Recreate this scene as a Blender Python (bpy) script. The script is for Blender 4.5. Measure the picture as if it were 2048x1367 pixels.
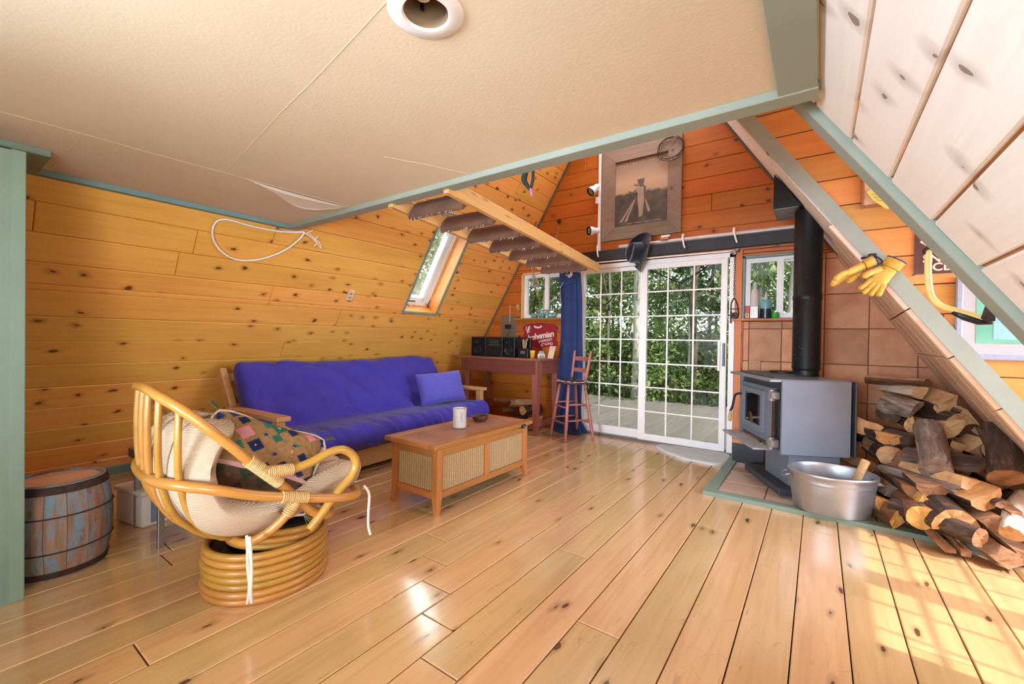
import bpy, bmesh, math, random
from mathutils import Vector, Matrix, noise
V = Vector
random.seed(7)
SC = bpy.context.scene
COL = SC.collection
for _o in list(bpy.data.objects):
    bpy.data.objects.remove(_o)

# ------------------------------------------------------------------ camera
cam_d = bpy.data.cameras.new('camera')
cam = bpy.data.objects.new('camera', cam_d)
COL.objects.link(cam)
cam_d.sensor_fit = 'HORIZONTAL'
cam_d.sensor_width = 36.0
cam_d.lens = 860.57 / 2048 * 36.0
cam_d.clip_start = 0.05
cam_d.clip_end = 200
_y, _p, _r = math.radians(35.50), math.radians(-.53), math.radians(.878)
_fw = V((-math.sin(_y) * math.cos(_p), math.cos(_y) * math.cos(_p), math.sin(_p)))
_rt = V((math.cos(_y), math.sin(_y), 0))
_up = _rt.cross(_fw)
_rt2 = _rt * math.cos(_r) + _up * math.sin(_r)
_up2 = _up * math.cos(_r) - _rt * math.sin(_r)
_m = Matrix((_rt2, _up2, -_fw)).transposed().to_4x4()
_m.translation = V((0, 0, 1.17))
cam.matrix_world = _m
SC.camera = cam

# ------------------------------------------------------------------ world, sun, daylight, added fills
SC.view_settings.view_transform = 'Standard'
SC.view_settings.look = 'None'
SC.view_settings.gamma = 1.0
SC.view_settings.use_curve_mapping = False
SC.view_settings.exposure = 0.0
try:
    SC.cycles.use_denoising = True
    SC.cycles.max_bounces = 9
    SC.cycles.diffuse_bounces = 5
    SC.cycles.glossy_bounces = 4
    SC.cycles.transparent_max_bounces = 12
    SC.cycles.sample_clamp_indirect = 6.0
    SC.cycles.caustics_reflective = False
    SC.cycles.caustics_refractive = False
except Exception:
    pass
SUN_EL = math.radians(47)
SUN_DIR = V((-.993 * math.cos(SUN_EL), .115 * math.cos(SUN_EL), -math.sin(SUN_EL)))   # the way the light travels
wd = bpy.data.worlds.new('sky')
SC.world = wd
wd.use_nodes = True
_nt = wd.node_tree
_bg = _nt.nodes['Background']
_sky = _nt.nodes.new('ShaderNodeTexSky')
_sky.sky_type = 'NISHITA'
_sky.sun_disc = False
_sky.sun_elevation = SUN_EL
_sky.sun_rotation = math.radians(97)
_sky.altitude = 2000
_hs = _nt.nodes.new('ShaderNodeHueSaturation')
_hs.inputs['Saturation'].default_value = .2
_nt.links.new(_sky.outputs[0], _hs.inputs['Color'])
_nt.links.new(_hs.outputs[0], _bg.inputs[0])
_bg.inputs[1].default_value = .36


def light(name, kind, energy, loc, target=None, size=None, color=(1, 1, 1), dirv=None):
    d = bpy.data.lights.new(name, kind)
    d.energy = energy
    d.color = color
    o = bpy.data.objects.new(name, d)
    COL.objects.link(o)
    o.location = loc
    dv = dirv if dirv is not None else V(target) - V(loc)
    o.rotation_euler = dv.to_track_quat('-Z', 'Y').to_euler()
    if size:
        d.shape = 'RECTANGLE'
        d.size, d.size_y = size
    return o


sun = light('sun', 'SUN', 5.5, (12, -2, 14), dirv=SUN_DIR, color=(1, .95, .86))
sun.data.angle = math.radians(.6)
# dormer and skylight daylight; the other area lamps are unseen fills, added for brightness
light('gable_fill', 'AREA', 55, (-1.75, 4.45, 4.1), target=(-1.6, .6, .6), size=(1.1, .8), color=(.80, .93, 1.12))  # added fill lamp hidden above the loft, no window behind it
light('dormer_window_daylight', 'AREA', 330, (2.75, 2.6, 1.75), target=(-.2, 2.55, .75), size=(2.0, 1.8), color=(.74, .90, 1.16))
light('skylight_daylight', 'AREA', 12, (-3.95, 3.52, 1.98), target=(-2.9, 3.5, 1.3), size=(.42, 1.0), color=(.92, 1, 1.02))
_l = light('side_fill', 'AREA', 30, (-2.45, -1.2, 1.45), target=(.75, .9, 1.55), size=(.9, .8), color=(.76, .91, 1.10))  # added fill lamp that brightens the right slope planks
_l.data.spread = math.radians(80)
_l = light('rear_fill', 'AREA', 11, (.35, -2.0, .60), target=(-1.5, 1.2, 2.05), size=(1.4, .8), color=(.80, .93, 1.06))  # added fill lamp turned up at the loft ceiling
_l.data.spread = math.radians(110)
_l = light('end_wall_fill', 'AREA', 26, (-1.0, -2.8, 1.3), target=(-1.6, 4.9, .9), size=(1.2, .9), color=(.80, .93, 1.10))  # added fill lamp aimed at the door and end wall
_l.data.spread = math.radians(45)
_l = light('left_slope_fill', 'AREA', 20, (.45, -1.0, 1.15), target=(-3.5, 1.7, 1.75), size=(.8, .8), color=(.9, .96, 1.0))  # added fill lamp to lift the left slope
_l.data.spread = math.radians(75)


# ------------------------------------------------------------------ helpers
def s2l(*c):
    return tuple(((x / 255) / 12.92 if x / 255 <= .04045 else ((x / 255 + .055) / 1.055) ** 2.4) for x in c) + (1.0,)


def W(o):
    m = Matrix.Identity(4)
    while o is not None:
        m = o.matrix_basis @ m
        o = o.parent
    return m


class B:
    """collects shapes in one bmesh, then links them as one mesh object"""
    def __init__(s):
        s.bm = bmesh.new()
        s.mi = 0

    def _fin(s, verts, M):
        if M is not None:
            bmesh.ops.transform(s.bm, matrix=M, verts=verts)

    def poly(s, vs, faces, M=None):
        bv = [s.bm.verts.new(v) for v in vs]
        for f in faces:
            try:
                fc = s.bm.faces.new([bv[i] for i in f])
                fc.material_index = s.mi
            except ValueError:
                pass
        s._fin(bv, M)
        return s

    def box(s, lo, hi, M=None, bev=0.0, seg=1):
        x0, y0, z0 = lo
        x1, y1, z1 = hi
        vs = [(x0, y0, z0), (x1, y0, z0), (x1, y1, z0), (x0, y1, z0), (x0, y0, z1), (x1, y0, z1), (x1, y1, z1), (x0, y1, z1)]
        fs = [(0, 3, 2, 1), (4, 5, 6, 7), (0, 1, 5, 4), (1, 2, 6, 5), (2, 3, 7, 6), (3, 0, 4, 7)]
        if bev <= 0:
            return s.poly(vs, fs, M)
        t = bmesh.new()
        bv = [t.verts.new(v) for v in vs]
        for f in fs:
            t.faces.new([bv[i] for i in f])
        bmesh.ops.bevel(t, geom=list(t.edges), offset=bev, segments=seg, affect='EDGES', profile=.5)
        return s.merge(t, M)

    def merge(s, t, M=None):
        t.verts.index_update()
        s.poly([v.co.copy() for v in t.verts], [[v.index for v in f.verts] for f in t.faces], M)
        t.free()
        return s

    def bar(s, a, b, w, h, up=(0, 0, 1), bev=0.0):
        a, b = V(a), V(b)
        d = (b - a).normalized()
        u = V(up)
        x = d.cross(u).normalized()
        z = x.cross(d).normalized()
        M = Matrix((x, d, z)).transposed().to_4x4()
        M.translation = a
        return s.box((-w / 2, 0, -h / 2), (w / 2, (b - a).length, h / 2), M, bev)

    def tube(s, pts, r, n=10, closed=False, cap=True, M=None):
        pts = [V(p) for p in pts]
        N = len(pts)
        rs = r if isinstance(r, (list, tuple)) else [r] * N
        tang = []
        for i in range(N):
            if closed:
                t = pts[(i + 1) % N] - pts[i - 1]
            else:
                t = pts[min(i + 1, N - 1)] - pts[max(i - 1, 0)]
            tang.append(t.normalized() if t.length > 1e-9 else V((0, 0, 1)))
        ref = V((0, 0, 1)) if abs(tang[0].z) < .9 else V((1, 0, 0))
        nx = tang[0].cross(ref).normalized()
        fr = []
        for i in range(N):
            if i:
                q = tang[i - 1].rotation_difference(tang[i])
                nx = (q @ nx)
                nx = (nx - tang[i] * nx.dot(tang[i])).normalized()
            fr.append((nx.copy(), tang[i].cross(nx).normalized()))
        twist = 0
        if closed:
            q = tang[-1].rotation_difference(tang[0])
            e = q @ nx
            twist = math.atan2(e.dot(fr[0][1]), e.dot(fr[0][0]))
        vs = []
        for i in range(N):
            for k in range(n):
                a = 2 * math.pi * k / n - twist * i / N
                vs.append(pts[i] + (fr[i][0] * math.cos(a) + fr[i][1] * math.sin(a)) * rs[i])
        fs = []
        for i in range(N if closed else N - 1):
            j = (i + 1) % N
            for k in range(n):
                l = (k + 1) % n
                fs.append((i * n + k, i * n + l, j * n + l, j * n + k))
        if cap and not closed:
            fs.append(tuple(range(n - 1, -1, -1)))
            fs.append(tuple((N - 1) * n + k for k in range(n)))
        return s.poly(vs, fs, M)

    def cyl(s, a, b, r, n=16, r2=None):
        return s.tube([a, b], [r, r if r2 is None else r2], n)

    def lathe(s, prof, n=24, M=None, a0=0.0, a1=2 * math.pi, cap=True):
        full = abs(a1 - a0 - 2 * math.pi) < 1e-6
        m = n if full else n + 1
        vs = []
        for r, z in prof:
            for k in range(m):
                a = a0 + (a1 - a0) * k / n
                vs.append((r * math.cos(a), r * math.sin(a), z))
        fs = []
        for i in range(len(prof) - 1):
            for k in range(n):
                l = (k + 1) % m
                fs.append((i * m + k, i * m + l, (i + 1) * m + l, (i + 1) * m + k))
        if full and cap:
            fs.append(tuple(range(m - 1, -1, -1)))
            fs.append(tuple((len(prof) - 1) * m + k for k in range(m)))
        return s.poly(vs, fs, M)

    def prism(s, pts, t0, t1, M=None):
        """2d outline in local x,y from z=t0 to z=t1"""
        n = len(pts)
        vs = [(p[0], p[1], t0) for p in pts] + [(p[0], p[1], t1) for p in pts]
        fs = [tuple(range(n - 1, -1, -1)), tuple(range(n, 2 * n))]
        fs += [(i, (i + 1) % n, n + (i + 1) % n, n + i) for i in range(n)]
        return s.poly(vs, fs, M)

    def grid(s, fn, nu, nv, M=None, cu=False, cv=False):
        vs = [fn(i / (nu if cu else nu - 1), j / (nv if cv else nv - 1)) for i in range(nu) for j in range(nv)]
        fs = []
        for i in range(nu if cu else nu - 1):
            for j in range(nv if cv else nv - 1):
                a, b = i, (i + 1) % nu
                c, d = j, (j + 1) % nv
                fs.append((a * nv + c, b * nv + c, b * nv + d, a * nv + d))
        return s.poly(vs, fs, M)

    def obj(s, name, mat, parent=None, world=True, smooth=False, M=None, sub=0):
        lo = [v for v in s.bm.verts if not v.link_faces]
        if lo:
            bmesh.ops.delete(s.bm, geom=lo, context='VERTS')
        bmesh.ops.recalc_face_normals(s.bm, faces=s.bm.faces[:])
        if parent is not None and world and M is None:
            bmesh.ops.transform(s.bm, matrix=W(parent).inverted(), verts=s.bm.verts[:])
        me = bpy.data.meshes.new(name)
        s.bm.to_mesh(me)
        s.bm.free()
        return link(name, me, mat, parent, smooth, M, sub)


def link(name, me, mat, parent=None, smooth=False, M=None, sub=0):
    for m in (mat if isinstance(mat, (list, tuple)) else [mat]):
        if len(me.materials) < (len(mat) if isinstance(mat, (list, tuple)) else 1):
            me.materials.append(m)
    if smooth:
        me.shade_smooth()
        if smooth != 'all':
            try:
                me.set_sharp_from_angle(angle=math.radians(40))
            except Exception:
                pass
    o = bpy.data.objects.new(name, me)
    COL.objects.link(o)
    if M is not None:
        o.matrix_basis = M
    if parent is not None:
        o.parent = parent
    if sub:
        md = o.modifiers.new('sub', 'SUBSURF')
        md.levels = md.render_levels = sub
    return o


def tag(o, label=None, cat=None, group=None, kind=None):
    if label:
        o['label'] = label
    if cat:
        o['category'] = cat
    if group:
        o['group'] = group
    if kind:
        o['kind'] = kind
    return o


def thing(name, label, cat, loc=(0, 0, 0), rz=0.0, group=None, M=None):
    o = bpy.data.objects.new(name, None)
    COL.objects.link(o)
    o.empty_display_size = .1
    if M is not None:
        o.matrix_basis = M
    else:
        o.matrix_basis = Matrix.Translation(V(loc)) @ Matrix.Rotation(rz, 4, 'Z')
    return tag(o, label, cat, group)


def struct(o):
    o['kind'] = 'structure'
    return o


def smoothpath(pts, n=6, closed=False):
    pts = [V(p) for p in pts]
    N = len(pts)
    out = []
    for i in range(N if closed else N - 1):
        if closed:
            p0, p1, p2, p3 = pts[i - 1], pts[i], pts[(i + 1) % N], pts[(i + 2) % N]
        else:
            p0, p1, p2, p3 = pts[max(i - 1, 0)], pts[i], pts[i + 1], pts[min(i + 2, N - 1)]
        for k in range(n):
            t = k / n
            out.append(.5 * ((2 * p1) + (p2 - p0) * t + (2 * p0 - 5 * p1 + 4 * p2 - p3) * t * t + (3 * p1 - p0 - 3 * p2 + p3) * t ** 3))
    if not closed:
        out.append(pts[-1])
    return out


def clip(poly, a, b, c):
    """keep a*x+b*y<=c"""
    out = []
    n = len(poly)
    for i in range(n):
        p, q = poly[i], poly[(i + 1) % n]
        dp, dq = a * p[0] + b * p[1] - c, a * q[0] + b * q[1] - c
        if dp <= 1e-9:
            out.append(p)
        if (dp < -1e-9 and dq > 1e-9) or (dp > 1e-9 and dq < -1e-9):
            t = dp / (dp - dq)
            out.append((p[0] + (q[0] - p[0]) * t, p[1] + (q[1] - p[1]) * t))
    return out


def area(p):
    return .5 * sum(p[i][0] * p[(i + 1) % len(p)][1] - p[(i + 1) % len(p)][0] * p[i][1] for i in range(len(p)))


def inset(poly, d):
    n = len(poly)
    out = []
    for i in range(n):
        p0, p1, p2 = V(poly[i - 1]), V(poly[i]), V(poly[(i + 1) % n])
        e1, e2 = (p1 - p0).normalized(), (p2 - p1).normalized()
        n1, n2 = V((-e1.y, e1.x)), V((-e2.y, e2.x))
        k = 1 + n1.dot(n2)
        out.append(tuple(p1 + (n1 + n2) * (d / max(k, .3))))
    return out


def frame(origin, x, y):
    x, y = V(x).normalized(), V(y).normalized()
    M = Matrix((x, y, x.cross(y))).transposed().to_4x4()
    M.translation = V(origin)
    return M


def piece(name, poly, F, mat, parent, th=.018, ch=.003, lift=0.0, gap=.0):
    """one board or tile: a convex outline in the frame F (its local z faces the room), its edges chamfered"""
    if area(poly) < 0:
        poly = poly[::-1]
    if abs(area(poly)) < .0006:
        return None
    if gap:
        poly = inset(poly, gap)
    ox = sum(p[0] for p in poly) / len(poly)
    oy = sum(p[1] for p in poly) / len(poly)
    q = [(p[0] - ox, p[1] - oy) for p in poly]
    qi = inset(q, ch)
    n = len(q)
    vs = [(x, y, lift) for x, y in qi] + [(x, y, lift - ch) for x, y in q] + [(x, y, lift - th) for x, y in q]
    fs = [tuple(range(n))]
    for i in range(n):
        j = (i + 1) % n
        fs += [(i, n + i, n + j, j), (n + i, 2 * n + i, 2 * n + j, n + j)]
    fs.append(tuple(range(3 * n - 1, 2 * n - 1, -1)))
    me = bpy.data.meshes.new(name)
    me.from_pydata(vs, [], fs)
    return link(name, me, mat, parent, M=W(parent).inverted() @ F @ Matrix.Translation((ox, oy, 0)))


def bands(poly_row, z0, z1, holes):
    """cut rectangles (x0,x1,z0,z1) out of the row, giving (x-limits, z-limits) cells"""
    zs = sorted({z0, z1} | {h[k] for h in holes for k in (2, 3) if z0 < h[k] < z1})
    cells = []
    for a, b in zip(zs, zs[1:]):
        xs = [(-99, 99)]
        for h in holes:
            if h[2] < b - 1e-6 and h[3] > a + 1e-6:
                nx = []
                for l, r in xs:
                    if h[0] > l:
                        nx.append((l, min(r, h[0])))
                    if h[1] < r:
                        nx.append((max(l, h[1]), r))
                xs = [(l, r) for l, r in nx if r - l > .004]
        cells += [(l, r, a, b) for l, r in xs]
    return cells


def planks(parent, F, ext, rows, holes, cuts, mat, joints=None, name='plank', th=.018, ch=.0035, seed=1, maxlen=2.6, wob=.0015, gap=0.0, minx=.45):
    """rows: list of (y0,y1); ext=(x0,x1); cuts: half planes (a,b,c)"""
    rnd = random.Random(seed)
    for i, (y0, y1) in enumerate(rows):
        jl = list((joints or {}).get(i, []))
        x = ext[0] + rnd.uniform(minx, maxlen)
        while x < ext[1] - minx:
            if all(abs(x - j) > .7 for j in jl):
                jl.append(x)
            x += rnd.uniform(maxlen * .55, maxlen * 1.2)
        jl = [ext[0]] + sorted(jl) + [ext[1]]
        for a, b in zip(jl, jl[1:]):
            for l, r, z0, z1 in bands(None, y0, y1, holes):
                l2, r2 = max(a, l), min(b, r)
                if r2 - l2 < .004:
                    continue
                poly = [(l2, z0), (r2, z0), (r2, z1), (l2, z1)]
                for c in cuts:
                    poly = clip(poly, *c)
                    if len(poly) < 3:
                        break
                if len(poly) >= 3:
                    piece(name, poly, F, mat, parent, th, ch, rnd.uniform(-wob, wob), gap)


# ------------------------------------------------------------------ materials
class NT:
    def __init__(s, name, rough=.5, spec=.5, metal=0.0):
        s.m = bpy.data.materials.new(name)
        s.m.use_nodes = True
        s.t = s.m.node_tree
        s.b = s.t.nodes['Principled BSDF']
        s.b.inputs['Roughness'].default_value = rough
        s.b.inputs['Metallic'].default_value = metal
        s.b.inputs['Specular IOR Level'].default_value = spec

    def n(s, ty, **kw):
        nd = s.t.nodes.new('ShaderNode' + ty)
        for k, v in kw.items():
            if k in nd.inputs:
                nd.inputs[k].default_value = v
            else:
                setattr(nd, k, v)
        return nd

    def l(s, a, b):
        s.t.links.new(a, b)

    def coords(s, scale=(1, 1, 1), rand=True):
        tc = s.n('TexCoord')
        out = tc.outputs['Object']
        if rand:
            oi = s.n('ObjectInfo')
            mu = s.n('VectorMath', operation='SCALE')
            co = s.n('CombineXYZ', X=31.0, Y=17.0, Z=23.0)
            s.l(co.outputs[0], mu.inputs[0])
            s.l(oi.outputs['Random'], mu.inputs['Scale'])
            ad = s.n('VectorMath', operation='ADD')
            s.l(out, ad.inputs[0])
            s.l(mu.outputs[0], ad.inputs[1])
            out = ad.outputs[0]
        mp = s.n('Mapping')
        mp.inputs['Scale'].default_value = scale
        s.l(out, mp.inputs['Vector'])
        return mp.outputs[0]

    def noise(s, vec, scale=5, detail=4, rough=.55, dist=0.0):
        nd = s.n('TexNoise')
        nd.inputs['Scale'].default_value = scale
        nd.inputs['Detail'].default_value = detail
        nd.inputs['Roughness'].default_value = rough
        nd.inputs['Distortion'].default_value = dist
        if vec is not None:
            s.l(vec, nd.inputs['Vector'])
        return nd.outputs['Fac']

    def ramp(s, fac, stops, interp='LINEAR'):
        r = s.n('ValToRGB')
        r.color_ramp.interpolation = interp
        el = r.color_ramp.elements
        while len(el) < len(stops):
            el.new(.5)
        for e, (p, c) in zip(el, stops):
            e.position = p
            e.color = c if len(c) == 4 else tuple(c) + (1,)
        s.l(fac, r.inputs[0])
        return r.outputs[0]

    def mix(s, fac, a, b, mode='MIX'):
        m = s.n('Mix', data_type='RGBA', blend_type=mode)
        for sock, v in ((0, fac), (6, a), (7, b)):
            if hasattr(v, 'is_output'):
                s.l(v, m.inputs[sock])
            else:
                m.inputs[sock].default_value = v
        return m.outputs[2]

    def math(s, op, a, b=0.0, clamp=False):
        m = s.n('Math', operation=op)
        m.use_clamp = clamp
        for k, v in ((0, a), (1, b)):
            if hasattr(v, 'is_output'):
                s.l(v, m.inputs[k])
            else:
                m.inputs[k].default_value = v
        return m.outputs[0]

    def color(s, c):
        if hasattr(c, 'is_output'):
            s.l(c, s.b.inputs['Base Color'])
        else:
            s.b.inputs['Base Color'].default_value = c
        return s

    def bump(s, h, strength=.3, dist=.01):
        b = s.n('Bump')
        b.inputs['Strength'].default_value = strength
        b.inputs['Distance'].default_value = dist
        s.l(h, b.inputs['Height'])
        s.l(b.outputs[0], s.b.inputs['Normal'])
        return s


def plain(name, c, rough=.5, metal=0.0, var=.12, scale=12, bump=0.0, spec=.5, coat=0.0):
    t = NT(name, rough, spec, metal)
    vec = t.coords((1, 1, 1))
    f = t.noise(vec, scale, 5)
    lo = tuple(x * (1 - var) for x in c[:3]) + (1,)
    hi = tuple(min(1, x * (1 + var)) for x in c[:3]) + (1,)
    t.color(t.ramp(f, [(.3, lo), (.7, hi)]))
    if bump:
        t.bump(t.noise(vec, scale * 6, 3), bump, .004)
    if coat:
        t.b.inputs['Coat Weight'].default_value = coat
        t.b.inputs['Coat Roughness'].default_value = .15
    return t.m


def wood(name, light_c, dark_c, knot_c, rough=.45, axis=0, knots=.32, kscale=(4.6, 8.5), coat=0.0, var=.14, grain=1.0, scratch=None, spec=.4, rvar=0.0, flat=False, mott=.3, fine=.5, krad=1.0):
    t = NT(name, rough, spec)
    sc = [16.0, 16.0, 16.0]
    sc[axis] = .9
    vec = t.coords(tuple(sc))
    f = t.noise(vec, 1.6 * grain, 6, .6, .6)
    col = t.ramp(f, [(.24, tuple(a * fine + b * (1 - fine) for a, b in zip(dark_c, light_c))), (.52, light_c), (.78, tuple(min(1, x * 1.07) for x in light_c[:3]) + (1,))])
    v1 = t.coords((1, 1, 1))
    bs = [3.2] * 3
    bs[axis] = .8
    big = t.noise(t.coords(tuple(bs)), 1.7, 2)
    col = t.mix(t.ramp(big, [(.38, (0, 0, 0)), (.72, (mott,) * 3)]), col, dark_c)
    if knots > 0:
        ks = [kscale[1]] * 3
        ks[axis] = kscale[0]
        kv = t.coords(tuple(ks))
        vo = t.n('TexVoronoi')
        if flat:
            vo.voronoi_dimensions = '2D'
        vo.inputs['Scale'].default_value = 1.0
        nd = t.n('TexNoise')
        nd.inputs['Scale'].default_value = 2.2
        t.l(kv, nd.inputs['Vector'])
        mv = t.n('VectorMath', operation='SCALE')
        t.l(nd.outputs['Color'], mv.inputs[0])
        mv.inputs['Scale'].default_value = .35
        av = t.n('VectorMath', operation='ADD')
        t.l(kv, av.inputs[0])
        t.l(mv.outputs[0], av.inputs[1])
        t.l(av.outputs[0], vo.inputs['Vector'])
        sep = t.n('SeparateColor')
        t.l(vo.outputs['Color'], sep.inputs[0])
        on = t.math('LESS_THAN', sep.outputs[0], knots)
        rad = t.math('MULTIPLY_ADD', sep.outputs[1], .085 * krad)
        rad.node.inputs[2].default_value = .03 * krad
        core = t.math('LESS_THAN', vo.outputs['Distance'], rad)
        halo = t.ramp(vo.outputs['Distance'], [(.05, (1, 1, 1)), (.27, (0, 0, 0))])
        col = t.mix(t.math('MULTIPLY', t.math('MULTIPLY', halo, on), .62), col, tuple(a * .45 + b * .55 for a, b in zip(dark_c, knot_c)))
        col = t.mix(t.math('MULTIPLY', t.math('MULTIPLY', core, on), .85), col, knot_c)
    if scratch:
        ve = t.n('TexVoronoi')
        ve.voronoi_dimensions = '2D'
        ve.feature = 'DISTANCE_TO_EDGE'
        ve.inputs['Scale'].default_value = 1.0
        sc2 = t.coords((4.2, 7.0, 1))
        dn = t.n('TexNoise')
        dn.inputs['Scale'].default_value = 1.3
        t.l(sc2, dn.inputs['Vector'])
        sv = t.n('VectorMath', operation='MULTIPLY_ADD')
        t.l(dn.outputs['Color'], sv.inputs[0])
        sv.inputs[1].default_value = (1.6, 1.6, 0)
        t.l(sc2, sv.inputs[2])
        t.l(sv.outputs[0], ve.inputs['Vector'])
        line = t.ramp(ve.outputs['Distance'], [(.002, (1, 1, 1)), (.009, (0, 0, 0))])
        msk = t.ramp(t.noise(v1, 3.3, 3), [(.52, (0, 0, 0)), (.60, (1, 1, 1))])
        col = t.mix(t.math('MULTIPLY', t.math('MULTIPLY', line, msk), .32), col, scratch)
        st = t.noise(t.coords((4, 30, 1)), 1.0, 6, .65, .6)
        col = t.mix(t.math('MULTIPLY', t.ramp(st, [(.63, (0, 0, 0)), (.76, (1, 1, 1))]), .5), col, scratch)
        st = t.noise(t.coords((5, 26, 1)), 1.0, 4, .6)
    oi = t.n('ObjectInfo')
    hsv = t.n('HueSaturation')
    t.l(col, hsv.inputs['Color'])
    t.l(t.math('MULTIPLY_ADD', oi.outputs['Random'], var * 2), hsv.inputs['Value'])
    hsv.inputs['Value'].links[0].from_node.inputs[2].default_value = 1 - var
    t.l(t.math('MULTIPLY_ADD', oi.outputs['Random'], -.016), hsv.inputs['Hue'])
    hsv.inputs['Hue'].links[0].from_node.inputs[2].default_value = .508
    t.color(hsv.outputs[0])
    t.bump(f, .12, .002)
    if rvar:
        rr = t.ramp(t.noise(v1, 5, 5, .7), [(.3, (rough - rvar,) * 3), (.75, (rough + rvar,) * 3)])
        t.l(rr, t.b.inputs['Roughness'])
    if coat:
        t.b.inputs['Coat Weight'].default_value = coat
        t.b.inputs['Coat Roughness'].default_value = .22 if coat < .9 else .13
        if coat > .9:
            t.b.inputs['Coat IOR'].default_value = 1.75
    return t.m


def fabric(name, c, rough=.9, weave=260, var=.12, bump=.25, sheen=.3):
    t = NT(name, rough, .2)
    vec = t.coords((1, 1, 1))
    f = t.noise(vec, 6, 5)
    lo = tuple(x * (1 - var) for x in c[:3]) + (1,)
    hi = tuple(min(1, x * (1 + var)) for x in c[:3]) + (1,)
    t.color(t.ramp(f, [(.3, lo), (.7, hi)]))
    t.bump(t.noise(vec, weave, 2), bump, .002)
    t.b.inputs['Sheen Weight'].default_value = sheen
    return t.m


def thin_glass(name, tint=(.97, .99, .98, 1), refl=.08):
    m = bpy.data.materials.new(name)
    m.use_nodes = True
    t = m.node_tree
    t.nodes.remove(t.nodes['Principled BSDF'])
    out = t.nodes['Material Output']
    tr = t.nodes.new('ShaderNodeBsdfTransparent')
    tr.inputs[0].default_value = tint
    gl = t.nodes.new('ShaderNodeBsdfGlossy')
    gl.inputs['Roughness'].default_value = .02
    fr = t.nodes.new('ShaderNodeFresnel')
    fr.inputs[0].default_value = 1.35
    mx = t.nodes.new('ShaderNodeMixShader')
    t.links.new(fr.outputs[0], mx.inputs[0])
    t.links.new(tr.outputs[0], mx.inputs[1])
    t.links.new(gl.outputs[0], mx.inputs[2])
    t.links.new(mx.outputs[0], out.inputs[0])
    return m


M_wall = wood('pine_wall', s2l(244, 178, 86), s2l(220, 136, 54), s2l(92, 44, 16), .40, 0, .36, (5.5, 9.0), coat=.15, var=.09, flat=True)
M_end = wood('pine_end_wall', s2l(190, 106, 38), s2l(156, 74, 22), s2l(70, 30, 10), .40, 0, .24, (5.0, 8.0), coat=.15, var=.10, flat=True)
M_pine_lit = wood('pine_lit', s2l(249, 240, 228), s2l(242, 228, 210), s2l(140, 112, 98), .5, 0, .62, (6.5, 4.2), krad=.75, var=.03, flat=True, mott=.2)  # slope pine whitened: strong bounce light put into its colour
M_dormer = wood('pine_dormer', s2l(216, 154, 84), s2l(190, 122, 58), s2l(110, 56, 20), .42, 0, .14, coat=.15, flat=True)
M_floor = wood('pine_floor', s2l(221, 178, 124), s2l(188, 136, 84), s2l(66, 40, 28), .24, 0, .17, (4.0, 10.0), coat=1.0, var=.10, scratch=s2l(92, 70, 58), spec=.5, rvar=0, flat=True, mott=.35)
M_deck = wood('deck_board', s2l(128, 121, 116), s2l(102, 96, 90), s2l(66, 60, 56), .85, 0, .08, var=.1)
M_studs = plain('dark_subfloor', s2l(46, 32, 22), .9)
M_groove = plain('sheathing', s2l(96, 56, 28), .9)
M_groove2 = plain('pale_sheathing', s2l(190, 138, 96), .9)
M_green = plain('sage_paint', s2l(154, 164, 150), .5, var=.06, scale=5, bump=.05)
M_green2 = plain('green_paint', s2l(126, 148, 132), .5, var=.06, scale=5, bump=.05)
M_teal = plain('teal_trim', s2l(118, 150, 148), .5, var=.06, scale=5)
M_white = plain('white_vinyl', s2l(246, 245, 242), .4, var=.03)
M_sash = plain('window_white', s2l(244, 243, 240), .45, var=.03)
M_black = plain('black_metal', s2l(30, 31, 34), .42, .3, var=.2, scale=20, bump=.05)
M_steel = plain('grey_steel', s2l(150, 152, 154), .35, .9, var=.1)
M_brown = wood('honey_wood', s2l(202, 148, 88), s2l(168, 110, 58), s2l(110, 62, 30), .45, 1, 0)
M_oak = wood('futon_wood', s2l(206, 156, 104), s2l(176, 122, 74), s2l(120, 70, 40), .5, 1, .05)
M_oakx = wood('futon_wood_cross', s2l(206, 156, 104), s2l(176, 122, 74), s2l(120, 70, 40), .5, 0, 0)
M_ladder = wood('ladder_pine', s2l(224, 178, 108), s2l(196, 140, 70), s2l(90, 50, 20), .5, 1, .3, (5, 20))
M_dgrey = wood('weathered_board', s2l(146, 124, 106), s2l(110, 90, 76), s2l(58, 42, 34), .8, 0, .2)
M_dgreyz = wood('weathered_board_upright', s2l(146, 124, 106), s2l(110, 90, 76), s2l(58, 42, 34), .8, 2, .2)
M_redwood = wood('dark_red_wood', s2l(124, 66, 52), s2l(84, 40, 32), s2l(40, 20, 18), .4, 0, .05, coat=.1)
M_stool = plain('rose_paint', s2l(176, 106, 96), .35, var=.08, spec=.5)
M_rattan = wood('rattan', s2l(188, 134, 58), s2l(152, 98, 34), s2l(100, 58, 20), .3, 1, 0, coat=.3, var=.06, grain=.5)
M_bind = plain('cane_binding', s2l(206, 164, 106), .5, var=.15, scale=40)
M_blue = fabric('blue_cover', s2l(68, 58, 160), var=.12, sheen=.15)
M_blue2 = fabric('blue_pillow_cover', s2l(92, 88, 182), var=.08, sheen=.3)
M_navy = fabric('navy_curtain_cloth', s2l(44, 60, 104), var=.15, sheen=.1)
M_carpet = fabric('brown_carpet', s2l(112, 80, 62), weave=160, var=.25, bump=1.0, sheen=.1)
M_cream = fabric('cream_cord', s2l(222, 204, 184), var=.1)
M_glass = thin_glass('window_glass')
M_rope = plain('hemp_rope', s2l(150, 110, 84), .9, var=.2, scale=60)


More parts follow.
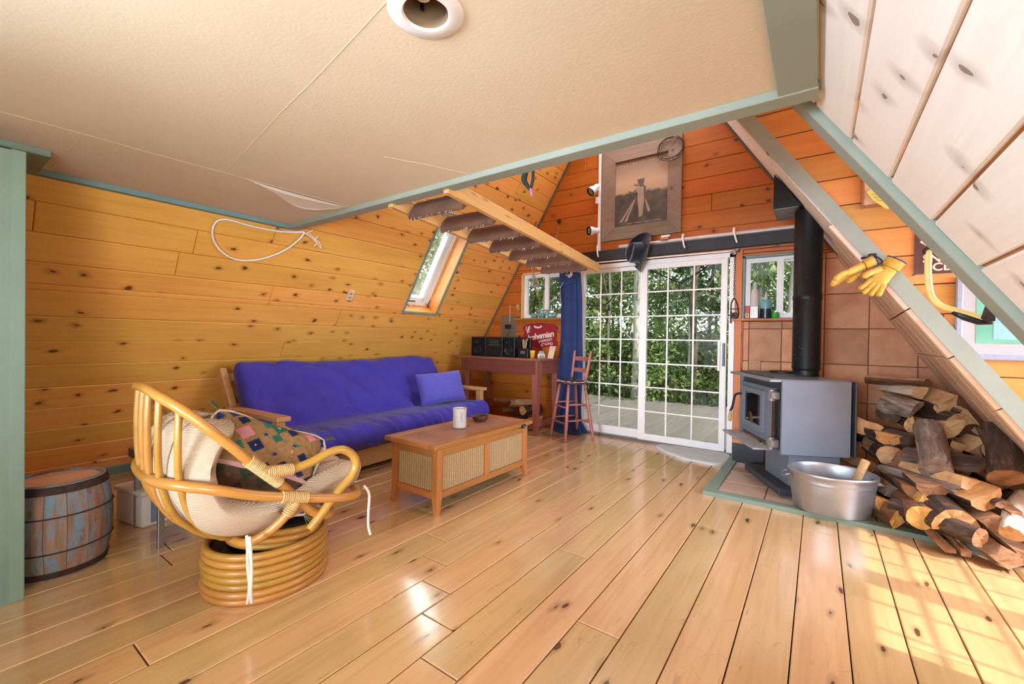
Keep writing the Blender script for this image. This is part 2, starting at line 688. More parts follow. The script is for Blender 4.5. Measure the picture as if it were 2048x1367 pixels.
def plaster():
    t = NT('ceiling_plaster', .9, .2)
    v = t.coords((1, 1, 1), False)
    f = t.noise(v, 1.1, 3)
    t.color(t.ramp(f, [(.3, s2l(226, 208, 178)), (.7, s2l(234, 218, 190))]))
    t.bump(t.noise(v, 85, 3, .5), .13, .004)
    return t.m


M_plaster = plaster()


def cushion_mat():
    t = NT('ribbed_cream_cloth', .95, .15)
    v = t.coords((1, 1, 1), False)
    wv = t.n('TexWave')
    wv.wave_type = 'BANDS'
    wv.bands_direction = 'Z'
    wv.inputs['Scale'].default_value = 62
    wv.inputs['Distortion'].default_value = 5
    wv.inputs['Detail'].default_value = 1
    wv.inputs['Detail Scale'].default_value = .6
    t.l(v, wv.inputs['Vector'])
    c = t.ramp(wv.outputs[0], [(.25, s2l(176, 150, 122)), (.7, s2l(216, 194, 168))])
    t.color(t.mix(t.ramp(t.noise(v, 4, 3), [(.4, (0, 0, 0)), (.75, (.5, .5, .5))]), c, s2l(180, 152, 124)))
    t.bump(wv.outputs[0], .5, .004)
    return t.m


M_cush = cushion_mat()


def kilim():
    t = NT('kilim_cloth', .95, .15)
    tc = t.n('TexCoord')
    mp = t.n('Mapping')
    mp.inputs['Scale'].default_value = (14, 14, 0)
    t.l(tc.outputs['Object'], mp.inputs[0])
    # stepped coordinates give woven, stair-edged motifs
    sn = t.n('VectorMath', operation='SNAP')
    sn.inputs[1].default_value = (.11, .055, 1)
    t.l(mp.outputs[0], sn.inputs[0])
    vo = t.n('TexVoronoi')
    vo.distance = 'MANHATTAN'
    vo.inputs['Scale'].default_value = 1.0
    vo.inputs['Randomness'].default_value = .55
    t.l(sn.outputs[0], vo.inputs['Vector'])
    sep = t.n('SeparateColor')
    t.l(vo.outputs['Color'], sep.inputs[0])
    motif = t.ramp(sep.outputs[0], [(0, s2l(34, 46, 84)), (.3, s2l(52, 104, 84)), (.48, s2l(222, 140, 150)), (.6, s2l(40, 60, 110)), (.85, s2l(60, 120, 92))], 'CONSTANT')
    inner = t.ramp(sep.outputs[1], [(0, s2l(150, 182, 196)), (.4, s2l(222, 150, 150)), (.7, s2l(190, 156, 90))], 'CONSTANT')
    ground = t.ramp(t.noise(mp.outputs[0], 3, 5), [(.3, s2l(140, 104, 66)), (.7, s2l(170, 132, 88))])
    m1 = t.math('LESS_THAN', vo.outputs['Distance'], .64)
    m2 = t.math('LESS_THAN', vo.outputs['Distance'], .2)
    c = t.mix(m1, ground, motif)
    c = t.mix(m2, c, inner)
    # dark border with a pale stripe along one side
    sx = t.n('SeparateXYZ')
    t.l(tc.outputs['Object'], sx.inputs[0])
    bd = t.math('LESS_THAN', sx.outputs[1], -.085)
    st = t.math('MULTIPLY', t.math('LESS_THAN', sx.outputs[1], -.07), t.math('GREATER_THAN', sx.outputs[1], -.09))
    c = t.mix(t.math('MULTIPLY', bd, .8), c, s2l(56, 44, 40))
    c = t.mix(st, c, s2l(206, 160, 150))
    t.color(c)
    t.bump(t.noise(mp.outputs[0], 60, 2), .5, .003)
    return t.m


M_kilim = kilim()


def wicker(name, c1, c2):
    t = NT(name, .6, .3)
    v = t.coords((1, 1, 1), False)
    wv = t.n('TexWave')
    wv.bands_direction = 'Z'
    wv.inputs['Scale'].default_value = 60
    wv.inputs['Distortion'].default_value = 1.0
    t.l(v, wv.inputs['Vector'])
    t.color(t.ramp(wv.outputs[0], [(.1, c2), (.55, c1)]))
    t.bump(wv.outputs[0], .6, .003)
    return t.m


M_wick = wicker('wicker_weave', s2l(206, 174, 126), s2l(140, 104, 64))


def terracotta():
    t = NT('terracotta', .55, .3)
    v = t.coords((1, 1, 1))
    f = t.noise(v, 4.5, 6, .6, .4)
    c = t.ramp(f, [(.25, s2l(178, 118, 84)), (.5, s2l(202, 144, 104)), (.75, s2l(214, 162, 122))])
    oi = t.n('ObjectInfo')
    hs = t.n('HueSaturation')
    t.l(c, hs.inputs['Color'])
    t.l(t.math('MULTIPLY_ADD', oi.outputs['Random'], .3), hs.inputs['Value'])
    hs.inputs['Value'].links[0].from_node.inputs[2].default_value = .85
    t.color(hs.outputs[0])
    t.bump(t.noise(v, 30, 4), .15, .003)
    return t.m


M_terra = terracotta()
M_tile_lit = plain('tile_lit', s2l(236, 204, 176), .35, var=.12, scale=9)  # lighter copy of the terracotta, with light and sheen put into the colour
M_grout = plain('grout', s2l(122, 92, 68), .9)


def bark(name, c1, c2, c3, rough=.9):
    t = NT(name, rough, .35)
    v = t.coords((22, 22, 5))
    f = t.noise(v, 1.0, 8, .7, .8)
    t.color(t.ramp(f, [(.3, c1), (.5, c2), (.72, c3)]))
    t.bump(f, .9, .012)
    return t.m


def endgrain(name, c1, c2, c3):
    t = NT(name, .85, .2)
    v = t.coords((1, 1, 1))
    tc = t.n('TexCoord')
    mp = t.n('Mapping')
    mp.inputs['Scale'].default_value = (1, 1, .15)
    t.l(tc.outputs['Object'], mp.inputs[0])
    wv = t.n('TexWave')
    wv.wave_type = 'RINGS'
    wv.rings_direction = 'Z'
    wv.inputs['Scale'].default_value = 34
    wv.inputs['Distortion'].default_value = 3.0
    t.l(mp.outputs[0], wv.inputs['Vector'])
    f = t.noise(v, 14, 6, .65)
    c = t.ramp(f, [(.28, c2), (.5, c1), (.74, c3)])
    t.color(t.mix(t.math('MULTIPLY', wv.outputs[0], .22), c, c2))
    t.bump(t.noise(t.coords((60, 60, 8)), 1.0, 5), .5, .006)
    return t.m


BARK = {
    'dark': bark('dark_bark', s2l(34, 26, 24), s2l(74, 58, 50), s2l(128, 110, 100), .5),
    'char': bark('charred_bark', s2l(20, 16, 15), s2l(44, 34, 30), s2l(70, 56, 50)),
    'grey': bark('grey_bark', s2l(74, 64, 58), s2l(134, 120, 110), s2l(186, 176, 166)),
    'white': bark('white_bark', s2l(190, 176, 156), s2l(224, 212, 194), s2l(238, 230, 216)),
    'brown': bark('brown_bark', s2l(70, 44, 30), s2l(128, 86, 58), s2l(164, 122, 88)),
}
ENDG = {
    'tan': endgrain('split_tan', s2l(210, 172, 126), s2l(176, 132, 88), s2l(228, 196, 152)),
    'orange': endgrain('split_orange', s2l(208, 156, 100), s2l(172, 114, 64), s2l(226, 184, 130)),
    'yellow': endgrain('split_yellow', s2l(220, 172, 98), s2l(184, 128, 62), s2l(236, 198, 132)),
    'pale': endgrain('split_pale', s2l(220, 182, 132), s2l(190, 146, 96), s2l(236, 206, 164)),
    'brown': endgrain('split_brown', s2l(164, 122, 88), s2l(120, 82, 56), s2l(190, 148, 110)),
    'grey': endgrain('split_grey', s2l(140, 122, 108), s2l(98, 82, 72), s2l(180, 164, 150)),
    'dark': endgrain('split_dark', s2l(104, 76, 58), s2l(64, 46, 36), s2l(140, 108, 84)),
}


# ------------------------------------------------------------------ the shell of the A-frame
D = 4.925                      # end wall
KL, XL = 1.65, -4.735          # left slope  z = KL*(x-XL)
KR, XR = 1.48, 1.37            # right slope z = KR*(XR-x)
KD, XD = 1.554, 1.395          # the right slope where it meets the end wall
CEIL = 2.05
LOFT = 1.77                    # loft edge
YB = -3.0                      # rear wall
Y1, Y2 = 2.0, 3.45             # dormer opening in the right slope
nL, nR = math.hypot(1, KL), math.hypot(1, KR)
uL, uR = V((1 / nL, 0, KL / nL)), V((-1 / nR, 0, KR / nR))
F_left = frame((XL, 0, 0), (0, 1, 0), uL)          # local x=y, y=up the slope
F_right = frame((XR, 0, 0), (0, -1, 0), uR)        # local x=-y
F_end = frame((0, D, 0), (1, 0, 0), (0, 0, 1))
F_floor = frame((0, 0, 0), (0, 1, 0), (-1, 0, 0))  # local x=y, y=-x
F_ceil = frame((0, 0, CEIL), (1, 0, 0), (0, -1, 0))
sk = (3.27, 3.77, 1.70, 2.90)                      # skylight: y0,y1,s0,s1

# floor
fl = struct(B().box((-4.9, YB - .1, -.12), (2.05, D + .12, -.024)).obj('floor', M_studs))
X0 = -.066
rows = [(-(X0 + .1833 * (n + 1)), -(X0 + .1833 * n)) for n in range(-26, 11)]
fj = {}
for xm, yj in ((-1.82, 1.79), (-1.63, 1.60), (-1.45, 1.435), (-1.27, 1.263), (-1.09, 1.088), (-.72, 1.615), (-2.0, 3.3), (-2.4, 2.2)):
    fj.setdefault(int(math.floor((xm - X0) / .1833)) + 26, []).append(yj)
planks(fl, F_floor, (YB, D), rows, [], [(0, -1, 2.0), (0, 1, 4.8)], M_floor, fj, 'floor_plank', th=.022, ch=.003, seed=3, maxlen=5.4, wob=.0006, gap=.0024)

# left slope with its skylight opening
wl = B()
for y0, y1, s0, s1 in ((YB, sk[0], 0, 5.65), (sk[1], D + .1, 0, 5.65), (sk[0], sk[1], 0, sk[2]), (sk[0], sk[1], sk[3], 5.65)):
    wl.box((y0, s0, -.16), (y1, s1, -.016), F_left)
wl = struct(wl.obj('wall_left', M_groove))
rows = [(.1736 - .1857 + .1857 * n, .1736 + .1857 * n) for n in range(0, 31)]
wj = {11: [.41], 10: [1.11], 9: [1.80], 8: [2.5]}
planks(wl, F_left, (-1.6, D), rows, [(sk[0], sk[1], sk[2], sk[3])], [], M_wall, wj, seed=11, maxlen=6.5, wob=.0015, ch=.005, gap=.0013)

# right slope: near section up to the dormer, a section over it, and the tiled bay by the stove
wr = B()
wr.box((-Y1, 0, -.16), (-YB, 5.6, -.016), F_right)
wr.box((-Y2, 3.55, -.16), (-Y1, 5.6, -.016), F_right)

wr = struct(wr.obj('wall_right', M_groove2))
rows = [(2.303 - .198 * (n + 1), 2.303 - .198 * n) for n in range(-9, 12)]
planks(wr, F_right, (-Y1, 2.2), rows, [], [(0, -1, 0)], M_pine_lit, None, seed=21, maxlen=6, wob=.0012, ch=.005, gap=.0055)
KQ, XQ = 1.462, 1.377          # and where the bay ends at the dormer


def bay(y, z, off=0.0):
    t = (y - Y2) / (D - Y2)
    p = V(((XQ - z / KQ) * (1 - t) + (XD - z / KD) * t, y, z))
    return p + V((-.835, 0, -.55)) * off


def bay_piece(name, y0, y1, z0, z1, mat, lift, th, g=.0, ch=.0):
    q = [(y0 + g, z0 + g), (y1 - g, z0 + g), (y1 - g, z1 - g), (y0 + g, z1 - g)]
    vs = [bay(a + (ch if k in (0, 3) else -ch), b2 + (ch if k < 2 else -ch), lift) for k, (a, b2) in enumerate(q)] + [bay(a, b2, lift - ch) for a, b2 in q] + [bay(a, b2, lift - th) for a, b2 in q]
    fs = [(0, 1, 2, 3), (11, 10, 9, 8)] + [(k + i, k + (i + 1) % 4, k + 4 + (i + 1) % 4, k + 4 + i) for k in (0, 4) for i in range(4)]
    return B().poly(vs, fs).obj(name, mat, wr)


bay_piece('bay_sheathing', Y2, D + .1, -.05, 4.9, M_groove, -.03, .05)
for n in range(19):
    bay_piece('plank', Y2, D, 1.93 + .168 * n, 1.93 + .168 * (n + 1), M_pine_lit, .0, .02, .001, .003)
planks(wr, F_right, (-Y2, -Y1), [(3.55 + .198 * n, 3.55 + .198 * (n + 1)) for n in range(0, 10)], [], [], M_wall, None, seed=23, maxlen=6)

# end wall
DOOR = (-2.50, -.705, -.01, 2.10)
WINL = (-3.36, -2.62, 1.44, 2.06)
WINR = (-.64, -.05, 1.40, 2.03)
slopes = [(-KL, 1, -KL * XL), (KD, 1, KD * XD)]
we = B()
for l, r, z0, z1 in bands(None, -.05, 4.8, [DOOR, WINL, WINR]):
    p = [(max(l, -5), z0), (min(r, 2), z0), (min(r, 2), z1), (max(l, -5), z1)]
    for c in slopes:
        p = clip(p, c[0], c[1], c[2] + .12)
        if len(p) < 3:
            break
    if len(p) >= 3:
        we.prism(p, -.13, -.016, F_end)
we = struct(we.obj('wall_end', M_groove))
rows = [(2.7257 + .183 * n, 2.7257 + .183 * (n + 1)) for n in range(-15, 11)]
TILED = (-.63, 2.0, -.1, 1.372)
TILED2 = (-.03, 2.0, -.1, 2.0)
planks(we, F_end, (-4.8, 1.5), rows, [DOOR, WINL, WINR, TILED, TILED2], slopes, M_end, None, seed=31, maxlen=6, wob=.0015, ch=.005, gap=.0012)
# terracotta tiles on the end wall
gr = B()
for p in ([(-.63, 0), (1.4, 0), (1.4, 1.372), (-.63, 1.372)], [(-.03, 1.372), (.6, 1.372), (.6, 2.0), (-.03, 2.0)]):
    gr.prism(clip(p, KD, 1, KD * XD), -.014, .004, F_end)
gr.obj('tile_bed', M_grout, we)
tx = [-.63, -.575, -.296, -.03, .039, .357, .680, 1.0, 1.32]
tz = [0, .32, .639, .976, 1.298, 1.372, 1.616, 1.945, 2.0]
for i in range(len(tx) - 1):
    for j in range(len(tz) - 1):
        if tx[i] < -.04 and tz[j] > 1.36:
            continue
        if tx[i] >= -.04 and j == 4:
            continue
        z0 = 1.298 if (j == 5 and tx[i] >= -.04) else tz[j]
        p = clip([(tx[i], z0), (tx[i + 1], z0), (tx[i + 1], tz[j + 1]), (tx[i], tz[j + 1])], KD, 1, KD * XD - .01)
        if len(p) >= 3:
            piece('wall_tile', p, F_end, M_terra, we, .012, .003, .012 + random.uniform(0, .002), .0035)
# tiles on the slope beside the stove and their bullnose edge pieces
for i in range(7):
    for j in range(5):
        a, b2 = D - .318 * (j + 1), D - .318 * j
        bay_piece('slope_tile', max(a, Y2), b2, .276 * i, .276 * (i + 1), M_tile_lit, .022, .018, .003, .004)
for i in range(7):
    z0, z1 = .276 * i + .003, .276 * (i + 1) - .003
    b = B()
    vs, fs = [], []
    for z in (z0, z1):
        for dy, off in ((.03, .026), (-.004, .026), (-.014, .022), (-.017, .012), (-.017, -.004), (.03, -.004)):
            vs.append(bay(Y2, z, off) + V((0, dy, 0)))
    fs = [tuple(range(6)), tuple(range(11, 5, -1))] + [(k, (k + 1) % 6, 6 + (k + 1) % 6, 6 + k) for k in range(6)]
    b.poly(vs, fs).obj('edge_tile', M_tile_lit, wr, smooth=True)

# dormer on the right
DX = 1.95
wd1 = struct(B().box((-1.0, Y2 + .02, -.1), (DX + .1, Y2 + .12, 3.3)).obj('wall_dormer_far', M_groove))
F_dor = frame((0, Y2 + .018, 0), (1, 0, 0), (0, 0, 1))
rows = [(2.577 + .1757 * n, 2.577 + .1757 * (n + 1)) for n in range(-15, 4)]
planks(wd1, F_dor, (-.7, DX), rows, [], [(-KQ, -1, -KQ * (XQ + .085)), (.3, 1, 2.2 + .3 * DX)], M_dormer, None, seed=41, maxlen=6, wob=.0012, ch=.005)
# cut away the part of the far dormer wall that would stand inside the room
me = wd1.data
bm = bmesh.new()
bm.from_mesh(me)
bmesh.ops.bisect_plane(bm, geom=bm.verts[:] + bm.edges[:] + bm.faces[:], plane_co=(XQ + .06, 0, 0), plane_no=(KQ, 0, 1), clear_inner=True)
bm.to_mesh(me)
bm.free()
dn = B().prism([(XR + .06, 0), (DX, 0), (DX, 2.2), (-.5, 2.93), (-.62, 2.93)], 0, .1, frame((0, 1.80, 0), (1, 0, 0), (0, 0, 1)))
struct(dn.obj('wall_dormer_near', M_wall))
DW = (1.86, 3.41, .72, 1.98)           # dormer window: y0,y1,z0,z1
do = B()
for y0, y1, z0, z1 in ((1.7, DW[0], -.1, 2.25), (DW[1], Y2 + .1, -.1, 2.25), (DW[0], DW[1], -.1, DW[2]), (DW[0], DW[1], DW[3], 2.25)):
    do.box((DX, y0, z0), (DX + .1, y1, z1))
struct(do.obj('wall_dormer_front', M_wall))
struct(B().poly([(-.66, 1.7, 2.983), (DX + .1, 1.7, 2.2), (DX + .1, Y2 + .1, 2.2), (-.66, Y2 + .1, 2.983), (-.66, 1.7, 3.1), (DX + .1, 1.7, 2.32), (DX + .1, Y2 + .1, 2.32), (-.66, Y2 + .1, 3.1)],
                [(0, 3, 2, 1), (4, 5, 6, 7), (0, 1, 5, 4), (1, 2, 6, 5), (2, 3, 7, 6), (3, 0, 4, 7)]).obj('ceiling_dormer', M_wall))
w4 = struct(thing('window_4', None, None, (DX + .05, 0, 0)))
for y0, y1, ms in ((1.86, 2.54, (2.12, 2.35)), (2.65, 3.41, (2.85, 3.074, 3.27))):
    f = B()
    for a, b in (((y0, DW[2]), (y1, DW[2])), ((y0, DW[3]), (y1, DW[3])), ((y0, DW[2]), (y0, DW[3])), ((y1, DW[2]), (y1, DW[3]))):
        f.bar((DX + .05, a[0], a[1]), (DX + .05, b[0], b[1]), .05, .05, up=(1, 0, 0))
    f.obj('sash', M_white, w4)
    for yy in ms:
        B().bar((DX + .05, yy, DW[2]), (DX + .05, yy, DW[3]), .016, .016, up=(1, 0, 0)).obj('muntin', M_white, w4)
    for k in range(1, 5):
        zz = DW[2] + (DW[3] - DW[2]) * k / 5
        B().bar((DX + .05, y0, zz), (DX + .05, y1, zz), .016, .016, up=(1, 0, 0)).obj('muntin', M_white, w4)
B().box((DX + .03, 2.55, DW[2]), (DX + .08, 2.64, DW[3])).obj('mullion', M_white, w4)

# rear wall, out of view, with openings added to let sky light in
rw = B()
for l, r, z0, z1 in bands(None, -.05, 4.9, [(-3.3, .1, .4, 2.0), (-2.6, -1.0, 2.6, 4.0)]):
    p = [(max(l, -5), z0), (min(r, 2), z0), (min(r, 2), z1), (max(l, -5), z1)]
    for c in slopes:
        p = clip(p, c[0], c[1], c[2] + .12)
        if len(p) < 3:
            break
    if len(p) >= 3:
        rw.prism(p, -.1, 0, frame((0, YB, 0), (-1, 0, 0), (0, 0, 1)) @ Matrix.Scale(-1, 4, (1, 0, 0)))
struct(rw.obj('wall_rear', M_wall))

# loft: textured ceiling with a round hole for the lamp, its floor above
LC, LR = V((-.885, .815, CEIL)), .060
bm = bmesh.new()
xa, xb = XL + CEIL / KL + .0, XR - CEIL / KR
ov = [bm.verts.new(v) for v in ((xa, YB, CEIL), (xb, YB, CEIL), (xb, LOFT, CEIL), (xa, LOFT, CEIL))]
iv = [bm.verts.new((LC.x + (LR + .012) * math.cos(2 * math.pi * k / 32), LC.y + (LR + .012) * math.sin(2 * math.pi * k / 32), CEIL)) for k in range(32)]
ed = [bm.edges.new((ov[i], ov[(i + 1) % 4])) for i in range(4)] + [bm.edges.new((iv[i], iv[(i + 1) % 32])) for i in range(32)]
bmesh.ops.triangle_fill(bm, use_beauty=True, use_dissolve=False, edges=ed)
bmesh.ops.recalc_face_normals(bm, faces=bm.faces[:])
me = bpy.data.meshes.new('ceiling')
bm.to_mesh(me)
bm.free()
ce = struct(link('ceiling', me, M_plaster))
B().prism([(xa + .1, YB), (xb - .13, YB), (xb - .13, LOFT), (xa + .1, LOFT)], CEIL + .17, CEIL + .2).obj('loft_deck', M_wall, ce)
B().box((xa, LOFT - .04, CEIL + .001), (xb - .02, LOFT, CEIL + .2)).obj('loft_joist', M_green, ce)
# drywall seams and the torn paper flap
for a, b in (((-2.70, .2), (-2.66, 1.16)), ((-2.66, 1.16), (-2.62, 1.74)), ((-2.66, 1.0), (-.9, .72)), ((-1.75, 1.35), (-1.55, 1.74)), ((-2.69, .45), (-3.39, .44)), ((-2.69, .30), (-3.30, .30))):
    p = [V((a[0], a[1], CEIL - .0005))]
    v = V((b[0] - a[0], b[1] - a[1], 0))
    p = [p[0] + v * t + V((random.uniform(-.006, .006), random.uniform(-.006, .006), 0)) for t in (0, .25, .5, .75, 1)]
    B().tube(smoothpath(p, 4), .0007, 5).obj('drywall_seam', M_plaster, ce, smooth=True)


M_paper = plain('torn_paper', s2l(236, 226, 210), .8, var=.05)


def tape(pts, w, name, droop):
    P = smoothpath([(p[0], p[1], CEIL) for p in pts], 8)
    n = len(P)

    def fn(u, v):
        k = min(n - 1, int(u * (n - 1) + .5))
        t = (P[min(k + 1, n - 1)] - P[max(k - 1, 0)]).normalized()
        s = math.sin(math.pi * u)
        return P[k] + t.cross(V((0, 0, 1))) * w * (v - .5) * (.25 + s) + V((0, 0, -.002 - droop * s * (1 - .5 * v)))
    B().grid(fn, n, 5).obj(name, M_paper, ce, smooth='all')


tape([(-2.66, 1.12), (-2.655, 1.40), (-2.645, 1.74)], .020, 'torn_tape', .022)
tape([(-2.70, 1.26), (-2.775, 1.40), (-2.825, 1.52), (-2.80, 1.62), (-2.66, 1.735)], .030, 'torn_paper_flap', .030)
B().poly([(-2.665, 1.14, CEIL - .004), (-2.72, 1.30, CEIL - .018), (-2.79, 1.42, CEIL - .026), (-2.82, 1.53, CEIL - .03), (-2.78, 1.63, CEIL - .02), (-2.66, 1.74, CEIL - .004), (-2.668, 1.45, CEIL - .002)], [(0, 1, 2, 6), (2, 3, 4, 6), (4, 5, 6)]).obj('loose_paper', M_plaster, ce)

# green trim around the loft
z0 = CEIL - .03
struct(B().box((xa - .01, LOFT - .01, z0), (xb + .0, LOFT + .075, CEIL + .21), bev=.003).obj('trim_1', M_green))
struct(B().box((xb - .118, YB, z0 + .004), (xb - .004, LOFT + .074, CEIL + .03), bev=.003).obj('trim_2', M_green))
struct(B().box((-.01, .0, .0), (-YB + LOFT, .05, .03), frame((xa + .03, LOFT, CEIL - .001), (0, -1, 0), V((-1, 0, .0)))).obj('trim_3', M_teal))
struct(B().box((-3.55, YB, CEIL - .032), (-3.075, .405, CEIL + .0), bev=.003).obj('trim_4', M_green2))
# rafters framing the dormer opening
bn = B().box((-Y1 - .12, .0, -.06), (-Y1, 2.6, .028), F_right, bev=.003)
struct(bn.obj('trim_5', M_green))
def rafter(name, y0, y1, o0, o1, z0, z1, mat):
    vs = [bay(Y2, z, o) + V((0, dy, 0)) for z in (z0, z1) for dy, o in ((y0, o0), (y1, o0), (y1, o1), (y0, o1))]
    return struct(B().poly(vs, [(0, 1, 2, 3), (7, 6, 5, 4)] + [(i, (i + 1) % 4, 4 + (i + 1) % 4, 4 + i) for i in range(4)]).obj(name, mat))


rafter('trim_6', -.022, .05, -.088, -.006, -.02, 4.3, M_green)
rafter('trim_7', -.010, .05, -.02, .004, 1.935, 4.3, M_pine_lit)
rafter('trim_12', -.028, -.02, -.012, -.002, -.02, 4.3, M_green)
# dark corner mouldings where the end wall meets the slopes
M_mould = plain('dark_moulding', s2l(96, 92, 74), .6)
struct(B().tube([F_left @ V((D - .008, .1, .012)), F_left @ V((D - .008, 5.4, .012))], .013, 8).obj('trim_8', M_mould))
struct(B().tube([bay(D - .008, 2.02, .012), bay(D - .008, 4.7, .012)], .011, 8).obj('trim_9', M_mould))
struct(B().box((YB, .0, .0), (4.3, .09, .016), F_left).obj('baseboard_left', M_green2))
# green partition end at the left edge of the view
gp = struct(thing('wall_partition', None, None, (-2.80, .294, 0)))
B().box((-2.86, YB, 0), (-2.803, .255, 1.935)).obj('panel', M_green2, gp)
B().box((-2.875, .250, 0), (-2.797, .294, 1.94), bev=.003).obj('corner_post', M_green2, gp)
# wood post between door and right window, sills
struct(B().box((-.703, D - .03, 0), (-.642, D, 2.1), bev=.002).obj('trim_10', wood('post_wood', s2l(208, 128, 64), s2l(176, 96, 42), s2l(80, 40, 20), .5, 2, .1)))
M_sill = wood('sill_wood', s2l(190, 116, 62), s2l(150, 84, 40), s2l(80, 40, 20), .5, 0, .1)


# ------------------------------------------------------------------ windows and the sliding door
def rect_frame(b, x0, x1, z0, z1, y, w, d, M=None):
    b.box((x0, y - d / 2, z0), (x0 + w, y + d / 2, z1), M)
    b.box((x1 - w, y - d / 2, z0), (x1, y + d / 2, z1), M)
    b.box((x0 + w, y - d / 2, z0), (x1 - w, y + d / 2, z0 + w), M)
    b.box((x0 + w, y - d / 2, z1 - w), (x1 - w, y + d / 2, z1), M)
    return b


def slider_window(name, R, mid, trim_m):
    w = struct(thing(name, None, None, (R[0], D, R[2])))
    j = B()
    j.box((R[0], D - .012, R[2]), (R[0] + .018, D + .13, R[3]))
    j.box((R[1] - .018, D - .012, R[2]), (R[1], D + .13, R[3]))
    j.box((R[0], D - .012, R[3] - .018), (R[1], D + .13, R[3]))
    j.obj('jamb', trim_m, w)
    rect_frame(B(), R[0] + .018, R[1] - .018, R[2] + .01, R[3] - .018, D + .08, .03, .07).obj('window_frame', M_sash, w)
    rect_frame(B(), R[0] + .045, mid + .028, R[2] + .038, R[3] - .046, D + .07, .016, .03).obj('sash', M_sash, w)
    rect_frame(B(), mid - .028, R[1] - .045, R[2] + .038, R[3] - .046, D + .10, .022, .03).obj('sash', M_sash, w)
    B().box((mid - .028, D + .05, R[2] + .03), (mid + .03, D + .085, R[3] - .04)).obj('meeting_stile', M_sash, w)
    B().box((R[0] + .05, D + .068, R[2] + .05), (mid, D + .072, R[3] - .06)).obj('glass_pane', M_glass, w)
    B().box((mid, D + .098, R[2] + .05), (R[1] - .05, D + .102, R[3] - .06)).obj('glass_pane', M_glass, w)
    B().box((R[0] - .09, D - .075, R[2] - .022), (R[1] + .03, D + .11, R[2]), bev=.003).obj('window_sill', M_sill, w)
    return w


slider_window('window_1', WINL, -2.99, wood('jamb_wood', s2l(232, 196, 140), s2l(206, 160, 104), s2l(110, 60, 20), .5, 2, .05))
slider_window('window_2', WINR, -.322, M_teal)
# skylight: timber-lined shaft, white sash, glass on the roof side
w3 = struct(thing('window_3', None, None, F_left @ V((sk[0], sk[2], 0))))
y0, y1, s0, s1 = sk
tf = B()
for a in ((y0 - .02, s0 - .02, y0, s1 + .02), (y1, s0 - .02, y1 + .02, s1 + .02), (y0, s0 - .02, y1, s0), (y0, s1, y1, s1 + .02)):
    tf.box((a[0], a[1], -.02), (a[2], a[3], .012), F_left)
tf.obj('window_trim', M_teal, w3)
ln = B()
ln.box((y0, s0, -.27), (y0 + .012, s1, -.0), F_left)
ln.box((y1 - .012, s0, -.27), (y1, s1, .0), F_left)
ln.box((y0, s0, -.27), (y1, s0 + .012, .0), F_left)
ln.box((y0, s1 - .012, -.27), (y1, s1, .0), F_left)
ln.obj('shaft_lining', M_wall, w3)
sa = B()
for a in ((y0 + .012, s0 + .012, y0 + .05, s1 - .012), (y1 - .05, s0 + .012, y1 - .012, s1 - .012), (y0 + .012, s0 + .012, y1 - .012, s0 + .05), (y0 + .012, s1 - .05, y1 - .012, s1 - .012)):
    sa.box((a[0], a[1], -.26), (a[2], a[3], -.17), F_left)
sa.obj('sash', M_sash, w3)
sb = B()
for a in ((y0 + .05, s0 + .05, y0 + .085, s1 - .05), (y1 - .085, s0 + .05, y1 - .05, s1 - .05), (y0 + .05, s0 + .05, y1 - .05, s0 + .085), (y0 + .05, s1 - .085, y1 - .05, s1 - .05)):
    sb.box((a[0], a[1], -.30), (a[2], a[3], -.22), F_left)
sb.obj('inner_sash', M_sash, w3)
B().box((y0 + .08, s0 + .08, -.272), (y1 - .08, s1 - .08, -.268), F_left).obj('glass_pane', M_glass, w3)
B().box((y0 + .17, s0 + .05, -.20), (y0 + .27, s0 + .075, -.165), F_left, bev=.004).obj('latch', M_steel, w3)

# sliding patio door
d1 = struct(thing('door_1', None, None, (-1.6, D, 0)))
fr = B()
fr.box((-2.50, D - .02, 0), (-2.445, D + .11, 2.075))
fr.box((-.760, D - .02, 0), (-.708, D + .11, 2.075))
fr.box((-2.50, D - .02, 2.035), (-.708, D + .11, 2.085))
fr.obj('door_frame', M_sash, d1)
B().box((-2.50, D - .035, -.004), (-.708, D + .11, .022), bev=.003).obj('threshold', plain('sill_metal', s2l(120, 112, 104), .4, .5), d1)


def door_panel(name, x0, x1, y, z0, z1, bt, bs, xs, zs):
    p = B()
    p.box((x0, y - .02, z0), (x0 + bs[0], y + .02, z1), bev=.002)
    p.box((x1 - bs[1], y - .02, z0), (x1, y + .02, z1), bev=.002)
    p.box((x0 + bs[0], y - .02, z0), (x1 - bs[1], y + .02, z0 + bt[0]))
    p.box((x0 + bs[0], y - .02, z1 - bt[1]), (x1 - bs[1], y + .02, z1))
    p = p.obj(name, M_sash, d1)
    gx0, gx1, gz0, gz1 = x0 + bs[0], x1 - bs[1], z0 + bt[0], z1 - bt[1]
    B().box((gx0 - .005, y - .003, gz0 - .005), (gx1 + .005, y + .003, gz1 + .005)).obj('glass_pane', M_glass, p)
    for x in xs:
        B().box((x - .009, y - .014, gz0), (x + .009, y - .004, gz1), bev=.002).obj('muntin', M_white, p)
    for z in zs:
        B().box((gx0, y - .0142, z - .008), (gx1, y - .0038, z + .008), bev=.002).obj('muntin', M_white, p)
    return p


